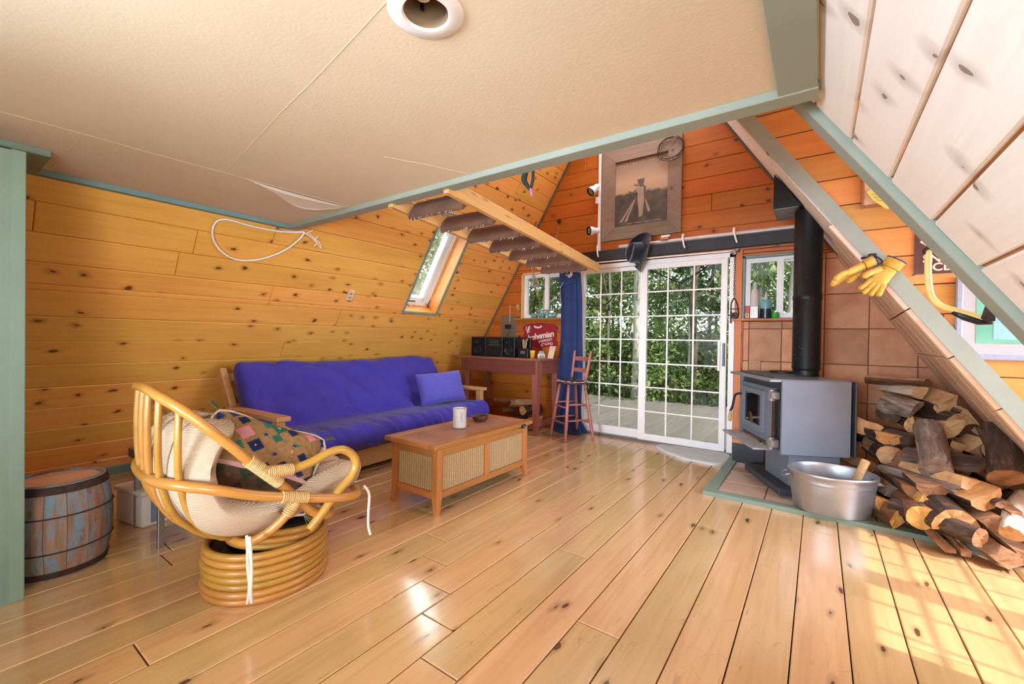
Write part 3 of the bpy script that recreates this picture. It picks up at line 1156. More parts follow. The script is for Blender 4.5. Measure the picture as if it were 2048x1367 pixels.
ZS = [.352, .629, .903, 1.175, 1.445, 1.722]
door_panel('fixed_panel', -2.445, -1.66, D + .065, .022, 2.035, (.10, .045), (.025, .04), (-2.21, -1.945), ZS)
sp = door_panel('sliding_panel', -1.70, -.782, D + .015, .022, 2.035, (.075, .055), (.085, .06), (-1.385, -1.11), ZS)
B().box((-.812, D - .035, .91), (-.792, D - .004, 1.15), bev=.004).obj('door_handle', plain('handle_grey', s2l(70, 88, 90), .4), sp)
B().box((-.862, D - .022, .86), (-.835, D - .004, 1.17), bev=.004).obj('handle_plate', M_sash, sp)


# ------------------------------------------------------------------ futon sofa
FT = thing('futon_sofa', 'long purple-blue futon sofa in a light wooden frame along the sloping plank wall', 'sofa', (-3.15, 1.52, 0), math.radians(2.6))
# local x: toward the room (+), local y: along the wall
FLN = 2.46


def fbar(name, lo, hi, m=None, M=None, bev=.006, parent=FT):
    return B().box(lo, hi, M, bev=bev).obj(name, m or M_oak, parent, world=False)


for k, y in enumerate((0.0, FLN - .07)):
    fbar('armrest', (-.70, y - .02, .545), (.06, y + .085, .58), M_oakx)
    fbar('front_post', (-.045, y, .0), (.03, y + .06, .545))
    fbar('rear_post', (-.62, y, .0), (-.55, y + .06, .545))
    fbar('side_rail', (-.55, y + .01, .20), (-.045, y + .05, .30), M_oakx)
fbar('front_rail', (.0, .06, .05), (.035, FLN - .07, .205))
fbar('rear_rail', (-.62, .06, .12), (-.585, FLN - .07, .25))
for y in (.03, FLN - .10):
    B().bar((-.56, y + .03, .22), (-.965, y + .03, .86), .055, .09, up=(1, 0, 0), bev=.006).obj('back_post', M_oak, FT, world=False)
for z in (.45, .62, .79):
    t = (z - .22) / .64
    B().bar((-.60 - .405 * t, .06, z), (-.60 - .405 * t, FLN - .07, z), .025, .07, bev=.004).obj('back_slat', M_oak, FT, world=False)
for i in range(9):
    x0 = -.56 + i * .062
    fbar('seat_slat', (x0, .06, .215), (x0 + .045, FLN - .07, .235), bev=0)


def mattress():
    # closed section, folded between seat and back
    sec = [(.10, .235), (.155, .27), (.175, .33), (.155, .395), (.10, .43), (.0, .435), (-.15, .425), (-.27, .415), (-.36, .415), (-.40, .44), (-.44, .50), (-.53, .62), (-.62, .75), (-.70, .865),
           (-.745, .905), (-.80, .915), (-.845, .88), (-.845, .82), (-.78, .70), (-.70, .57), (-.62, .45), (-.56, .35), (-.54, .27), (-.50, .24), (-.3, .237), (-.1, .235)]
    P = smoothpath([(a, 0, b) for a, b in sec], 4, True)
    n = len(P)
    nrm = []
    for i in range(n):
        t = (P[(i + 1) % n] - P[i - 1]).normalized()
        nrm.append(V((t.z, 0, -t.x)))
    ya, yb = .075, FLN - .085
    N = 150
    vs, fs = [], []
    for j in range(N + 1):
        # closer stations near the ends for the rounded edges
        u = j / N
        y = ya + (yb - ya) * (u if True else u)
        e = min(y - ya, yb - y)
        R = .055
        ins = R - math.sqrt(max(0, R * R - (R - min(e, R)) ** 2))
        for i in range(n):
            p = P[i] - nrm[i] * ins * (.9 if ins < .05 else .9)
            s = i / n
            front = math.exp(-((s - .12) / .12) ** 2)
            back = 1 if .30 < s < .58 else 0
            w = .027 * front * (noise.noise(V((y * 9 + p.z * 4, p.x * 3, 1.3))) + .6 * noise.noise(V((y * 19 + p.z * 9, p.x * 5, 7.3))))
            w += .026 * back * noise.noise(V((y * 3.2 + p.z * 3.5, p.z * 6 - y * 1.5, 4.1))) + .010 * back * noise.noise(V((y * 8 - p.z * 6, p.z * 9, 2.1)))
            d = abs(noise.noise(V((y * 2.3 + p.z * 5.0, p.z * 2 - y, 9.7))))
            w -= back * .026 * max(0, 1 - d / .09)
            w += .004 * noise.noise(V((y * 5, p.x * 6, p.z * 6)))
            q = p + nrm[i] * w
            q.y = y + .02 * noise.noise(V((p.x * 3, p.z * 3, j * .0 + 2))) * (1 if e < .08 else 0)
            # sag of the back between its ends
            if back:
                q.z += .012 * math.sin(y * 4.0) + .05 * (y - 1.2) / 2.4 * 0
            vs.append(q)
    for j in range(N):
        for i in range(n):
            k = (i + 1) % n
            fs.append((j * n + i, j * n + k, (j + 1) * n + k, (j + 1) * n + i))
    fs.append(tuple(range(n)))
    fs.append(tuple(N * n + i for i in range(n - 1, -1, -1)))
    b = B().poly(vs, fs)
    b.obj('mattress', M_blue, FT, world=False, smooth='all')


mattress()


def pillow_grid(w, h, t, n=26, wr=.006, sd=0.0):
    def fn(side):
        def f(u, v):
            x, y = 2 * u - 1, 2 * v - 1
            k = max(0, (1 - x ** 4) * (1 - y ** 4)) ** .55
            pin = 1 - .055 * (1 - abs(x)) * abs(y) - .0
            pin2 = 1 - .055 * (1 - abs(y)) * abs(x)
            z = side * t / 2 * k
            z += wr * k * (noise.noise(V((x * 2.2 + sd, y * 2.2, side * 3))) + .6 * noise.noise(V((x * 5, y * 5 + sd, side * 5))))
            return V((x * w / 2 * pin2, y * h / 2 * pin, z))
        return f
    b = B()
    b.grid(fn(1), n, n)
    b.grid(fn(-1), n, n)
    bmesh.ops.remove_doubles(b.bm, verts=b.bm.verts[:], dist=.0005)
    return b


Zp = V((.86, -.30, .42)).normalized()
Xp = V((.22, .97, .0)).normalized()
Yp = Zp.cross(Xp).normalized()
Mp = Matrix((Xp, Yp, Zp)).transposed().to_4x4()
Mp.translation = V((-3.47, 3.50, .60))
pw = thing('throw_pillow', 'square lighter blue pillow leaning at the right end of the futon', 'pillow', M=Mp)
pillow_grid(.58, .36, .17, wr=.010, sd=3.3).obj('cushion', M_blue2, pw, world=False, smooth='all')

# ------------------------------------------------------------------ rattan swivel chair
CH = thing('rattan_swivel_chair', 'round-backed rattan swivel chair with ribbed cream cushion on a coiled base', 'chair', (-2.17, 1.02, 0), math.radians(-4.5))


def mir(pts, closed=False):
    l = [V((-p[0], p[1], p[2])) for p in pts if abs(p[0]) > 1e-6]
    return l[::-1] + [V(p) for p in pts] if not closed else [V(p) for p in pts] + l[::-1]


def cpart(name, pts, r, n=10, closed=False, m=None, parent=CH, k=5):
    return B().tube(smoothpath(pts, k, closed), r, n, closed).obj(name, m or M_rattan, parent, world=False, smooth='all')


for i in range(7):
    a = .252 - (.0 if i < 6 else .004) + .003 * math.sin(i * 2.1)
    ring = [V((a * math.cos(t) * .98, a * 1.02 * math.sin(t), .016 + .0315 * i)) for t in [2 * math.pi * q / 40 for q in range(40)]]
    B().tube(ring, .0165, 8, True).obj('base_ring', M_rattan, CH, world=False, smooth='all')
B().lathe([(.235, .01), (.235, .19), (.05, .19), (.05, .20)], 32).obj('base_core', M_black, CH, world=False)
Mt = Matrix.Rotation(math.radians(-7), 4, 'X')
for i in range(3):
    a = (.18, .195, .20)[i]
    ring = [Mt @ V((a * math.cos(t), a * 1.05 * math.sin(t), .20 + .032 * i)) for t in [2 * math.pi * q / 36 for q in range(36)]]
    B().tube(ring, .0165, 8, True).obj('swivel_ring', M_rattan, CH, world=False, smooth='all')
B().lathe([(.06, .19), (.06, .26), (.185, .262), (.185, .285), (.05, .285)], 28, Mt).obj('swivel_plate', M_black, CH, world=False)
hoop = [(0, -.475, .950), (.11, -.472, .945), (.20, -.455, .925), (.275, -.41, .885), (.32, -.335, .805), (.335, -.25, .715), (.335, -.17, .625), (.335, -.06, .515), (.33, .05, .385), (.31, .14, .335), (.20, .20, .325), (0, .22, .325)]
cpart('back_hoop', mir(hoop, True)[:-1] if False else [V(p) for p in hoop] + [V((-p[0], p[1], p[2])) for p in hoop[-2:0:-1]], .0195, 12, True)
ringp = [(0, -.475, .60), (.15, -.468, .605), (.27, -.425, .605), (.345, -.32, .578), (.362, -.2, .53), (.362, -.05, .48), (.36, .1, .435), (.35, .21, .408), (.31, .29, .395), (.2, .335, .39), (0, .345, .39)]
cpart('body_ring', [V(p) for p in ringp] + [V((-p[0], p[1], p[2])) for p in ringp[-2:0:-1]], .020, 12, True)
for s in (1, -1):
    arm = [(.338, -.145, .603), (.340, -.05, .592), (.340, .04, .603), (.340, .12, .630), (.340, .19, .634), (.340, .245, .598), (.340, .262, .545), (.340, .23, .488), (.345, .16, .435), (.345, .10, .37), (.335, .045, .305)]
    cpart('arm_loop', [(p[0] * s, p[1], p[2]) for p in arm], .0195, 12)
    for p0, p1 in (((.338, -.205, .665), (.337, -.085, .545)), ((.340, -.14, .602), (.340, -.035, .592)), ((.362, -.09, .492), (.361, .02, .462)), ((.352, -.02, .455), (.342, -.055, .405))):
        a, b = V((p0[0] * s, p0[1], p0[2])), V((p1[0] * s, p1[1], p1[2]))
        coil = []
        d = (b - a)
        e1 = d.normalized().cross(V((1, 0, 0))).normalized()
        e2 = d.normalized().cross(e1)
        turns = max(3, int(d.length / .0078))
        for q in range(turns * 9 + 1):
            an = q / 9 * 2 * math.pi
            coil.append(a + d * (q / (turns * 9)) + (e1 * math.cos(an) + e2 * math.sin(an)) * .0225)
        B().tube(coil, .0042, 5).obj('binding', M_bind, CH, world=False, smooth='all')
    strut = [(.360, -.015, .462), (.345, -.05, .41), (.315, -.11, .345), (.25, -.175, .295), (.12, -.20, .285), (0.0, -.205, .285)]
    cpart('under_strut', [(p[0] * s, p[1], p[2]) for p in strut], .0185, 10)
for x, f, z in ((0.0, -.472, .945), (.09, -.472, .942), (-.09, -.472, .942), (.185, -.458, .925), (-.185, -.458, .925), (.265, -.415, .885), (-.265, -.415, .885)):
    cpart('spindle', [(x, f, z), (x * 1.03, f * 1.01, z - .15), (x * .98, f * .985 + .0, .60), (x * .85, f * .86, .44), (x * .66, f * .60, .32), (x * .45, f * .36, .285), (x * .3, f * .2, .282)], .0125, 8)

prof = smoothpath([(-.30, .83), (-.355, .76), (-.385, .64), (-.365, .52), (-.29, .41), (-.15, .355), (.02, .365), (.16, .405), (.29, .44), (.385, .43)] and
                  [V((0, a, b)) for a, b in [(-.33, .80), (-.385, .72), (-.395, .62), (-.36, .51), (-.28, .41), (-.14, .36), (.02, .37), (.16, .405), (.29, .435), (.385, .425)]], 6)


def chair_cushion():
    n = len(prof)
    nv = 31
    top, bot = [], []
    for i in range(n):
        s = i / (n - 1)
        t = (prof[min(i + 1, n - 1)] - prof[max(i - 1, 0)]).normalized()
        nr = V((0, -t.z, t.y))          # toward the sitter
        if nr.y + nr.z < 0:
            nr = -nr
        half = .265 + .045 * math.sin(math.pi * min(1, s * 1.15))
        if s > .9:
            half *= math.sqrt(max(.05, 1 - ((s - .9) / .115) ** 2))
        if s < .08:
            half *= math.sqrt(max(.12, 1 - ((.08 - s) / .085) ** 2))
        for j in range(nv):
            v = 2 * j / (nv - 1) - 1
            edge = max(0, 1 - abs(v) ** 6) ** .5 * max(0, 1 - abs(2 * s - 1) ** 14) ** .5
            roll = abs(math.sin(math.pi * (v + 1) * 2.0))
            th = (.026 + .040 * roll ** .6) * edge
            th += .008 * noise.noise(V((v * 3, s * 7, 2)))
            back_s = max(0, 1 - s / .5)
            c = V((v * half, prof[i].y + .13 * back_s * v * v, prof[i].z + .055 * (1 - back_s) * v * v))
            top.append(c + nr * (th + .004))
            bot.append(c - nr * (th + .012 * edge))
    b = B()
    m = n * nv
    fs = []
    for i in range(n - 1):
        for j in range(nv - 1):
            q = (i * nv + j, i * nv + j + 1, (i + 1) * nv + j + 1, (i + 1) * nv + j)
            fs.append(q)
            fs.append(tuple(m + x for x in q[::-1]))
    rim = [j for j in range(nv)] + [i * nv + nv - 1 for i in range(1, n)] + [(n - 1) * nv + j for j in range(nv - 2, -1, -1)] + [i * nv for i in range(n - 2, 0, -1)]
    for k in range(len(rim)):
        a, c = rim[k], rim[(k + 1) % len(rim)]
        fs.append((a, m + a, m + c, c))
    b.poly(top + bot, fs)
    return b.obj('seat_cushion', M_cush, CH, world=False, smooth='all')


chair_cushion()
for pts in ([(.33, -.205, .36), (.355, -.21, .33), (.36, -.21, .25), (.365, -.205, .17), (.36, -.21, .10)], [(.345, -.20, .36), (.375, -.205, .30), (.37, -.20, .22), (.378, -.205, .15), (.375, -.2, .105)], [(.30, .33, .42), (.325, .345, .38), (.33, .34, .30), (.322, .345, .22), (.335, .35, .175)], [(-.28, -.2, .34), (-.29, -.2, .27), (-.285, -.205, .20)]):
    B().tube(smoothpath(pts, 5), .0065, 6).obj('cushion_tie', M_cream, CH, world=False, smooth='all')

Zk = V((.80, -.06, .60)).normalized()
Xk = V((.10, .56, -.35))
Xk = (Xk - Zk * Xk.dot(Zk)).normalized()
Mk = Matrix((Xk, -(Xk.cross(Zk)), Zk)).transposed().to_4x4()
Mk.translation = V((-2.17, 1.02, 0)) + Matrix.Rotation(math.radians(-4.5), 3, 'Z') @ V((.07, -.06, .575))
kp = thing('kilim_pillow', 'brown woven pillow with navy, green and pink motifs tucked into the rattan chair', 'pillow', M=Mk)
pillow_grid(.50, .40, .17, wr=.008, sd=8.1).obj('cushion', M_kilim, kp, world=False, smooth='all')
pp = [V((x * .25 * .985, y * .20 * .985, 0)) for x, y in ((-1, -1), (0, -.97), (1, -1), (.975, 0), (1, 1), (0, .97), (-1, 1), (-.975, 0))]
B().tube(smoothpath(pp, 4, True), .0065, 6, True).obj('piping', M_cream, kp, world=False, smooth='all')
for sx, sy in ((1, 1), (1, -1), (-1, 1), (-1, -1)):
    tb = B()
    for q in range(7):
        a = V((sx * .245, sy * .195, 0))
        tb.tube([a, a + V((sx * (.02 + .006 * q % 3), sy * (.015 + .004 * ((q * 5) % 7)), .012 * (q - 3) / 3))], .003, 4)
    tb.obj('tassel', plain('tassel_wool_%d%d' % (sx, sy), s2l(96, 92, 60), .95), kp, world=False)

# ------------------------------------------------------------------ barrel, side table, storage bin
M_stave = None


def stave_mat():
    t = NT('peeling_blue_paint', .85, .2)
    v = t.coords((7, 7, 2.4))
    f = t.noise(v, 1.6, 8, .7, .5)
    w = t.ramp(t.noise(t.coords((30, 30, 3)), 1.0, 5), [(.3, s2l(132, 98, 78)), (.7, s2l(172, 136, 112))])
    c = t.mix(t.ramp(f, [(.45, (0, 0, 0)), (.55, (1, 1, 1))]), w, s2l(122, 146, 160))
    g = t.noise(t.coords((9, 9, 5)), 2.0, 6, .7)
    c = t.mix(t.ramp(g, [(.58, (0, 0, 0)), (.74, (.7, .7, .7))]), c, s2l(88, 58, 44))
    t.color(c)
    t.bump(f, .5, .004)
    return t.m


M_stave = stave_mat()
M_rust = plain('rusty_iron', s2l(74, 54, 46), .8, .4, var=.35, scale=30, bump=.2)
BA = thing('wooden_barrel', 'small old wooden barrel with peeling pale blue paint beside the green post', 'barrel', (-3.07, .435, 0))
BH = .445


def br(z):
    return .172 + .030 * (1 - ((z - BH / 2) / (BH / 2)) ** 2)


for k in range(16):
    a0, a1 = 2 * math.pi * (k + .012) / 16, 2 * math.pi * (k + .988) / 16
    pr = [(br(z), z) for z in [BH * q / 8 for q in range(9)]]
    b = B()
    outer = [(r, z) for r, z in pr]
    vs = []
    for r, z in outer:
        for a in (a0, (a0 + a1) / 2, a1):
            vs.append((r * math.cos(a), r * math.sin(a), z))
    for r, z in outer:
        for a in (a0, (a0 + a1) / 2, a1):
            vs.append(((r - .018) * math.cos(a), (r - .018) * math.sin(a), z))
    m = len(outer) * 3
    fs = []
    for i in range(len(outer) - 1):
        for j in range(2):
            q = (i * 3 + j, i * 3 + j + 1, (i + 1) * 3 + j + 1, (i + 1) * 3 + j)
            fs.append(q)
            fs.append(tuple(m + x for x in q[::-1]))
        for j in (0, 2):
            fs.append((i * 3 + j, (i + 1) * 3 + j, m + (i + 1) * 3 + j, m + i * 3 + j))
    e = len(outer) - 1
    for base in (0, e * 3):
        for j in range(2):
            fs.append((base + j, base + j + 1, m + base + j + 1, m + base + j))
    b.poly(vs, fs)
    b.obj('stave', M_stave, BA, world=False)
for z, h in ((.012, .03), (BH - .04, .036)):
    B().lathe([(br(z) + .0005, z), (br(z) + .004, z), (br(z + h) + .004, z + h), (br(z + h) + .0005, z + h)], 40, cap=False).obj('hoop', M_rust, BA, world=False, smooth=True)
for z in (.135, .30):
    B().tube([V((math.cos(t), math.sin(t), 0)) * (br(z) + .002) + V((0, 0, z)) for t in [2 * math.pi * q / 40 for q in range(40)]], .0035, 6, True).obj('wire_hoop', M_rust, BA, world=False, smooth='all')
for k in range(4):
    x0, x1 = -.155 + k * .0775, -.155 + (k + 1) * .0775 - .002
    pts = []
    for x in (x0, (x0 + x1) / 2, x1):
        pts.append((x, -math.sqrt(max(0, .154 ** 2 - min(abs(x), .154) ** 2))))
    for x in (x1, (x0 + x1) / 2, x0):
        pts.append((x, math.sqrt(max(0, .154 ** 2 - min(abs(x), .154) ** 2))))
    B().prism(pts, BH - .022, BH - .008).obj('lid_board', wood('lid_wood_%d' % k, s2l(214, 160, 124), s2l(178, 122, 90), s2l(80, 50, 34), .7, 1, 0) if k == 0 else bpy.data.materials['lid_wood_0'], BA, world=False)
B().lathe([(.155, .02), (.155, .035)], 30).obj('bottom', bpy.data.materials['lid_wood_0'], BA, world=False)

M_chrome = plain('brushed_chrome', s2l(176, 180, 186), .3, .85, var=.04)
ST = thing('side_table', 'low side table with black slab top and square chrome legs behind the rattan chair', 'table', (-3.12, 1.02, 0))
B().box((-3.36, .765, .425), (-2.87, 1.28, .478), bev=.004).obj('tabletop', wood('ebony_top', s2l(62, 52, 46), s2l(36, 30, 28), s2l(20, 18, 16), .35, 1, 0, coat=.3), ST)
for x in (-3.335, -2.92):
    for y in (.785, 1.235):
        B().box((x - .0, y, 0), (x + .028, y + .028, .425), bev=.003).obj('leg', M_chrome, ST)
M_bin = plain('white_plastic', s2l(216, 206, 196), .45, var=.03)
BN = thing('storage_bin', 'white plastic storage box with clear front pushed under the side table', 'storage box', (-3.42, .92, 0), math.radians(12))
B().box((-.145, -.15, .0), (.145, .15, .195), bev=.02, seg=3).obj('body', M_bin, BN, world=False, smooth=True)
B().box((-.155, -.16, .195), (.155, .16, .225), bev=.012, seg=2).obj('lid', M_bin, BN, world=False, smooth=True)
B().box((.143, -.105, .025), (.149, .12, .175), bev=.004).obj('clear_front', plain('smoky_plastic', s2l(120, 132, 160), .15, var=.1), BN, world=False)

# ------------------------------------------------------------------ wicker chest used as coffee table
CT = thing('wicker_chest', 'teak blanket chest with wicker panels and slatted lid used as coffee table', 'chest', (-2.22, 2.52, 0))
M_teak = wood('teak', s2l(178, 114, 58), s2l(140, 82, 38), s2l(100, 60, 30), .42, 1, 0, coat=.1)
M_teakx = wood('teak_cross', s2l(178, 114, 58), s2l(140, 82, 38), s2l(100, 60, 30), .42, 0, 0, coat=.1)
M_teakz = wood('teak_upright', s2l(178, 114, 58), s2l(140, 82, 38), s2l(100, 60, 30), .42, 2, 0, coat=.1)
cx0, cx1, cy0, cy1 = -2.455, -2.005, 1.995, 3.055
for x, sx in ((cx0, 1), (cx1, -1)):
    for y, sy in ((cy0, 1), (cy1, -1)):
        b = B()
        w = .048
        # tapering foot below the lower rail
        p = [(x, y), (x + sx * w, y), (x + sx * w, y + sy * w), (x, y + sy * w)]
        q = [(x - sx * .006, y - sy * .006), (x + sx * w * .5, y - sy * .006), (x + sx * w * .5, y + sy * w * .5), (x - sx * .006, y + sy * w * .5)]
        vs = [(a, c, .0) for a, c in q] + [(a, c, .115) for a, c in p] + [(a, c, .435) for a, c in p]
        fs = [(0, 1, 2, 3), (8, 9, 10, 11)] + [(i + k * 4, (i + 1) % 4 + k * 4, (i + 1) % 4 + k * 4 + 4, i + k * 4 + 4) for k in (0, 1) for i in range(4)]
        b.poly(vs, fs).obj('leg', M_teakz, CT)
for x in (cx0 + .008, cx1 - .036):
    for z0, z1 in ((.10, .145), (.375, .435)):
        B().box((x, cy0 + .048, z0), (x + .028, cy1 - .048, z1), bev=.002).obj('rail', M_teak, CT)
    B().box((x, (cy0 + cy1) / 2 - .022, .145), (x + .028, (cy0 + cy1) / 2 + .022, .375), bev=.002).obj('middle_stile', M_teakz, CT)
for y in (cy0 + .008, cy1 - .036):
    for z0, z1 in ((.10, .145), (.375, .435)):
        B().box((cx0 + .048, y, z0), (cx1 - .048, y + .028, z1), bev=.002).obj('rail', M_teakx, CT)


def wick_panel(a, b, z0, z1, out):
    """upright woven cores between a and b"""
    a, b, out = V(a), V(b), V(out)
    d = b - a
    n = max(3, int(d.length / .0215))
    bb = B()
    for i in range(n):
        c = a + d * ((i + .5) / n)
        pts = [c + V((0, 0, z)) + out * .002 * noise.noise(V((i * 3.7, z * 30, 1))) for z in [z0 + (z1 - z0) * q / 6 for q in range(7)]]
        bb.tube(pts, d.length / n * .53, 8)
    return bb.obj('wicker_panel', M_wick, CT, smooth=True)


ym = (cy0 + cy1) / 2
wick_panel((cx1 - .028, cy0 + .05, 0), (cx1 - .028, ym - .024, 0), .146, .374, (1, 0, 0))
wick_panel((cx1 - .028, ym + .024, 0), (cx1 - .028, cy1 - .05, 0), .146, .374, (1, 0, 0))
wick_panel((cx0 + .05, cy0 + .028, 0), (cx1 - .05, cy0 + .028, 0), .146, .374, (0, -1, 0))
wick_panel((cx0 + .028, cy0 + .05, 0), (cx0 + .028, cy1 - .05, 0), .146, .374, (-1, 0, 0))
wick_panel((cx0 + .05, cy1 - .028, 0), (cx1 - .05, cy1 - .028, 0), .146, .374, (0, 1, 0))
tx0, tx1, ty0, ty1, tz0, tz1 = -2.495, -1.985, 1.955, 3.105, .437, .468
for x in (tx0, tx1 - .075):
    B().box((x, ty0, tz0), (x + .075, ty1, tz1), bev=.005).obj('lid_frame', M_teak, CT)
for y in (ty0, ty1 - .075):
    B().box((tx0 + .075, y, tz0), (tx1 - .075, y + .075, tz1), bev=.004).obj('lid_frame', M_teakx, CT)
M_slat = wood('teak_slat', s2l(170, 116, 92), s2l(134, 84, 64), s2l(90, 54, 40), .42, 0, 0, coat=.1)
ns = 38
sm = None
for i in range(ns):
    y = ty0 + .079 + (ty1 - ty0 - .158) * (i + .08) / ns
    if sm is None:
        sl = B().box((0, 0, 0), (tx1 - tx0 - .152, (ty1 - ty0 - .158) / ns * .76, .016), bev=.002).obj('lid_slat', M_slat, CT, world=False)
        sm = sl.data
    else:
        sl = link('lid_slat', sm, M_slat, CT)
    sl.matrix_basis = W(CT).inverted() @ Matrix.Translation((tx0 + .076, y, tz1 - .019))
B().box((tx0 + .06, ty0 + .06, tz0 - .006), (tx1 - .06, ty1 - .06, tz0 + .004)).obj('lid_underboard', plain('lid_dark', s2l(70, 44, 34), .7), CT)
lt = B().box((-1.99, 2.935, .425), (-1.968, 2.985, .455), bev=.004).obj('latch', M_black, CT)
B().tube(smoothpath([(-1.975, 2.94, .45), (-1.955, 2.95, .437), (-1.955, 2.97, .437), (-1.975, 2.98, .45)], 4), .004, 6).obj('latch_loop', M_steel, lt)

MG = thing('stoneware_mug', 'tall grey stoneware mug with a blue sprig standing on the wicker chest', 'mug', (-2.265, 2.49, .468), math.radians(30))
B().lathe([(.046, 0), (.052, .004), (.0535, .02), (.052, .10), (.0545, .148), (.0555, .152), (.052, .152), (.048, .12), (.047, .012), (.01, .010)], 32).obj('cup', plain('stoneware', s2l(190, 178, 164), .4, var=.06), MG, world=False, smooth=True)
hp = [(.050, 0, .125), (.075, 0, .132), (.092, 0, .105), (.088, 0, .065), (.068, 0, .04), (.050, 0, .04)]
B().tube(smoothpath([Matrix.Rotation(math.radians(95), 3, 'Z') @ V(p) for p in hp], 5), .006, 8).obj('handle', bpy.data.materials['stoneware'], MG, world=False, smooth='all')
M_sprig = plain('cobalt_glaze', s2l(96, 110, 140), .4)
sb = B()
for k in range(6):
    a = math.radians(-62 + 4 * math.sin(k * 2))
    z = .05 + .013 * k
    for s in (-1, 1):
        a2 = a + s * .16
        sb.tube([V((math.cos(a) * .0528, math.sin(a) * .0528, z)), V((math.cos(a2) * .0528, math.sin(a2) * .0528, z + .012))], .0016, 5)
sb.obj('glaze_sprig', M_sprig, MG, world=False)
BW = thing('wooden_bowl', 'small dark wooden bowl standing on the wicker chest behind the mug', 'bowl', (-2.315, 2.80, .468))
B().lathe([(.03, 0), (.05, .004), (.066, .022), (.071, .044), (.068, .046), (.06, .024), (.04, .010), (.005, .008)], 32).obj('bowl', wood('walnut', s2l(96, 60, 44), s2l(62, 36, 28), s2l(40, 22, 18), .35, 0, 0, coat=.3), BW, world=False, smooth=True)

# ------------------------------------------------------------------ work table and the things on and under it
TB = thing('work_table', 'dark red wooden work table standing against the end wall', 'table', (-3.36, 4.6, 0))
B().box((-4.10, 4.325, .895), (-2.685, 4.895, .925), bev=.004).obj('tabletop', wood('table_top', s2l(150, 92, 76), s2l(110, 62, 50), s2l(50, 28, 24), .35, 0, .05, coat=.2), TB)
M_leg = wood('table_leg', s2l(150, 92, 76), s2l(112, 62, 48), s2l(50, 28, 24), .4, 2, .03, coat=.1)
for x, y in ((-2.80, 4.345), (-2.79, 4.80), (-3.93, 4.345), (-3.93, 4.80)):
    b = B()
    w, q = .078, .052
    b.poly([(x + (w - q), y, 0), (x + w, y, 0), (x + w, y + q, 0), (x + (w - q), y + q, 0), (x, y, .74), (x + w, y, .74), (x + w, y + w, .74), (x, y + w, .74), (x, y, .895), (x + w, y, .895), (x + w, y + w, .895), (x, y + w, .895)],
           [(0, 3, 2, 1), (8, 9, 10, 11)] + [(i + k, (i + 1) % 4 + k, (i + 1) % 4 + k + 4, i + k + 4) for k in (0, 4) for i in range(4)])
    b.obj('leg', M_leg, TB)
B().box((-3.93, 4.338, .735), (-2.75, 4.360, .895), bev=.002).obj('apron', M_redwood, TB)
B().box((-3.93, 4.855, .735), (-2.75, 4.875, .895)).obj('apron', M_redwood, TB)
B().box((-2.735, 4.42, .735), (-2.712, 4.80, .895), bev=.002).obj('side_apron', M_leg, TB)
B().box((-2.755, 4.40, .10), (-2.725, 4.81, .17), bev=.003).obj('stretcher', M_leg, TB)
TT = .926
M_blk = plain('black_plastic', s2l(22, 23, 26), .35, var=.15)
M_grille = fabric('speaker_cloth', s2l(14, 14, 16), sheen=.1)


def speaker(x0, x1, lab, rz=0.0):
    t = thing('stereo_speaker', lab, 'speaker', ((x0 + x1) / 2, 4.52, TT), rz)
    w = (x1 - x0) / 2
    B().box((-w, -.10, 0), (w, .12, .255), bev=.006).obj('cabinet', M_blk, t, world=False)
    B().box((-w + .012, -.108, .012), (w - .012, -.099, .243), bev=.004).obj('grille', M_grille, t, world=False)
    for z, r in ((.085, .062), (.19, .034)):
        B().lathe([(r, 0), (r * .92, .006), (r * .4, -.006), (.004, .002)], 24, Matrix.Translation((0, -.112, z)) @ Matrix.Rotation(math.pi / 2, 4, 'X')).obj('speaker_cone', M_black, t, world=False, smooth=True)
    return t


speaker(-3.83, -3.585, 'black stereo speaker at the left end of the dark red table')
speaker(-3.285, -3.115, 'black stereo speaker between the stereo unit and the glass of wooden sticks')
sr = thing('stereo_unit', 'black compact stereo unit with small display between its two speakers', 'stereo', (-3.435, 4.52, TT))
B().box((-.14, -.11, 0), (.14, .12, .255), bev=.006).obj('cabinet', M_blk, sr, world=False)
B().box((-.075, -.116, .165), (.075, -.109, .215), bev=.002).obj('display', plain('display_green', s2l(40, 56, 40), .2), sr, world=False)
for k in range(3):
    B().box((-.12, -.117, .02 + .042 * k), (.12, -.109, .052 + .042 * k), bev=.003).obj('deck_door', M_black, sr, world=False)
for x in (-.105, .105):
    B().cyl((x, -.108, .19), (x, -.130, .19), .018, 20).obj('knob', M_black, sr, world=False)
for k in range(6):
    B().box((-.085 + .03 * k, -.115, .146), (-.065 + .03 * k, -.109, .155)).obj('button', M_steel, sr, world=False)
sh = thing('stick_glass', 'clear glass of pale wooden sticks on a black coffee grinder base', 'coffee grinder', (-2.995, 4.50, TT))
B().box((-.075, -.07, 0), (.075, .075, .115), bev=.008).obj('base', M_blk, sh, world=False)
B().box((-.03, -.076, .05), (.03, -.069, .085), bev=.002).obj('panel', M_steel, sh, world=False)
B().box((-.055, .02, .115), (.055, .07, .25), bev=.006).obj('back', M_blk, sh, world=False)
B().lathe([(.034, .116), (.05, .22), (.047, .22), (.031, .12)], 20, Matrix.Translation((0, -.025, 0))).obj('glass', M_glass, sh, world=False, smooth=True)
for k in range(14):
    a = k * 2.4
    B().bar((.018 * math.cos(a), -.025 + .018 * math.sin(a), .118), (.04 * math.cos(a), -.025 + .04 * math.sin(a), .215 + .01 * (k % 3)), .006, .006).obj('stick', M_bind, sh, world=False)
yc = thing('yellow_cup', 'tall yellow cup standing on the dark red table', 'cup', (-2.875, 4.47, TT))
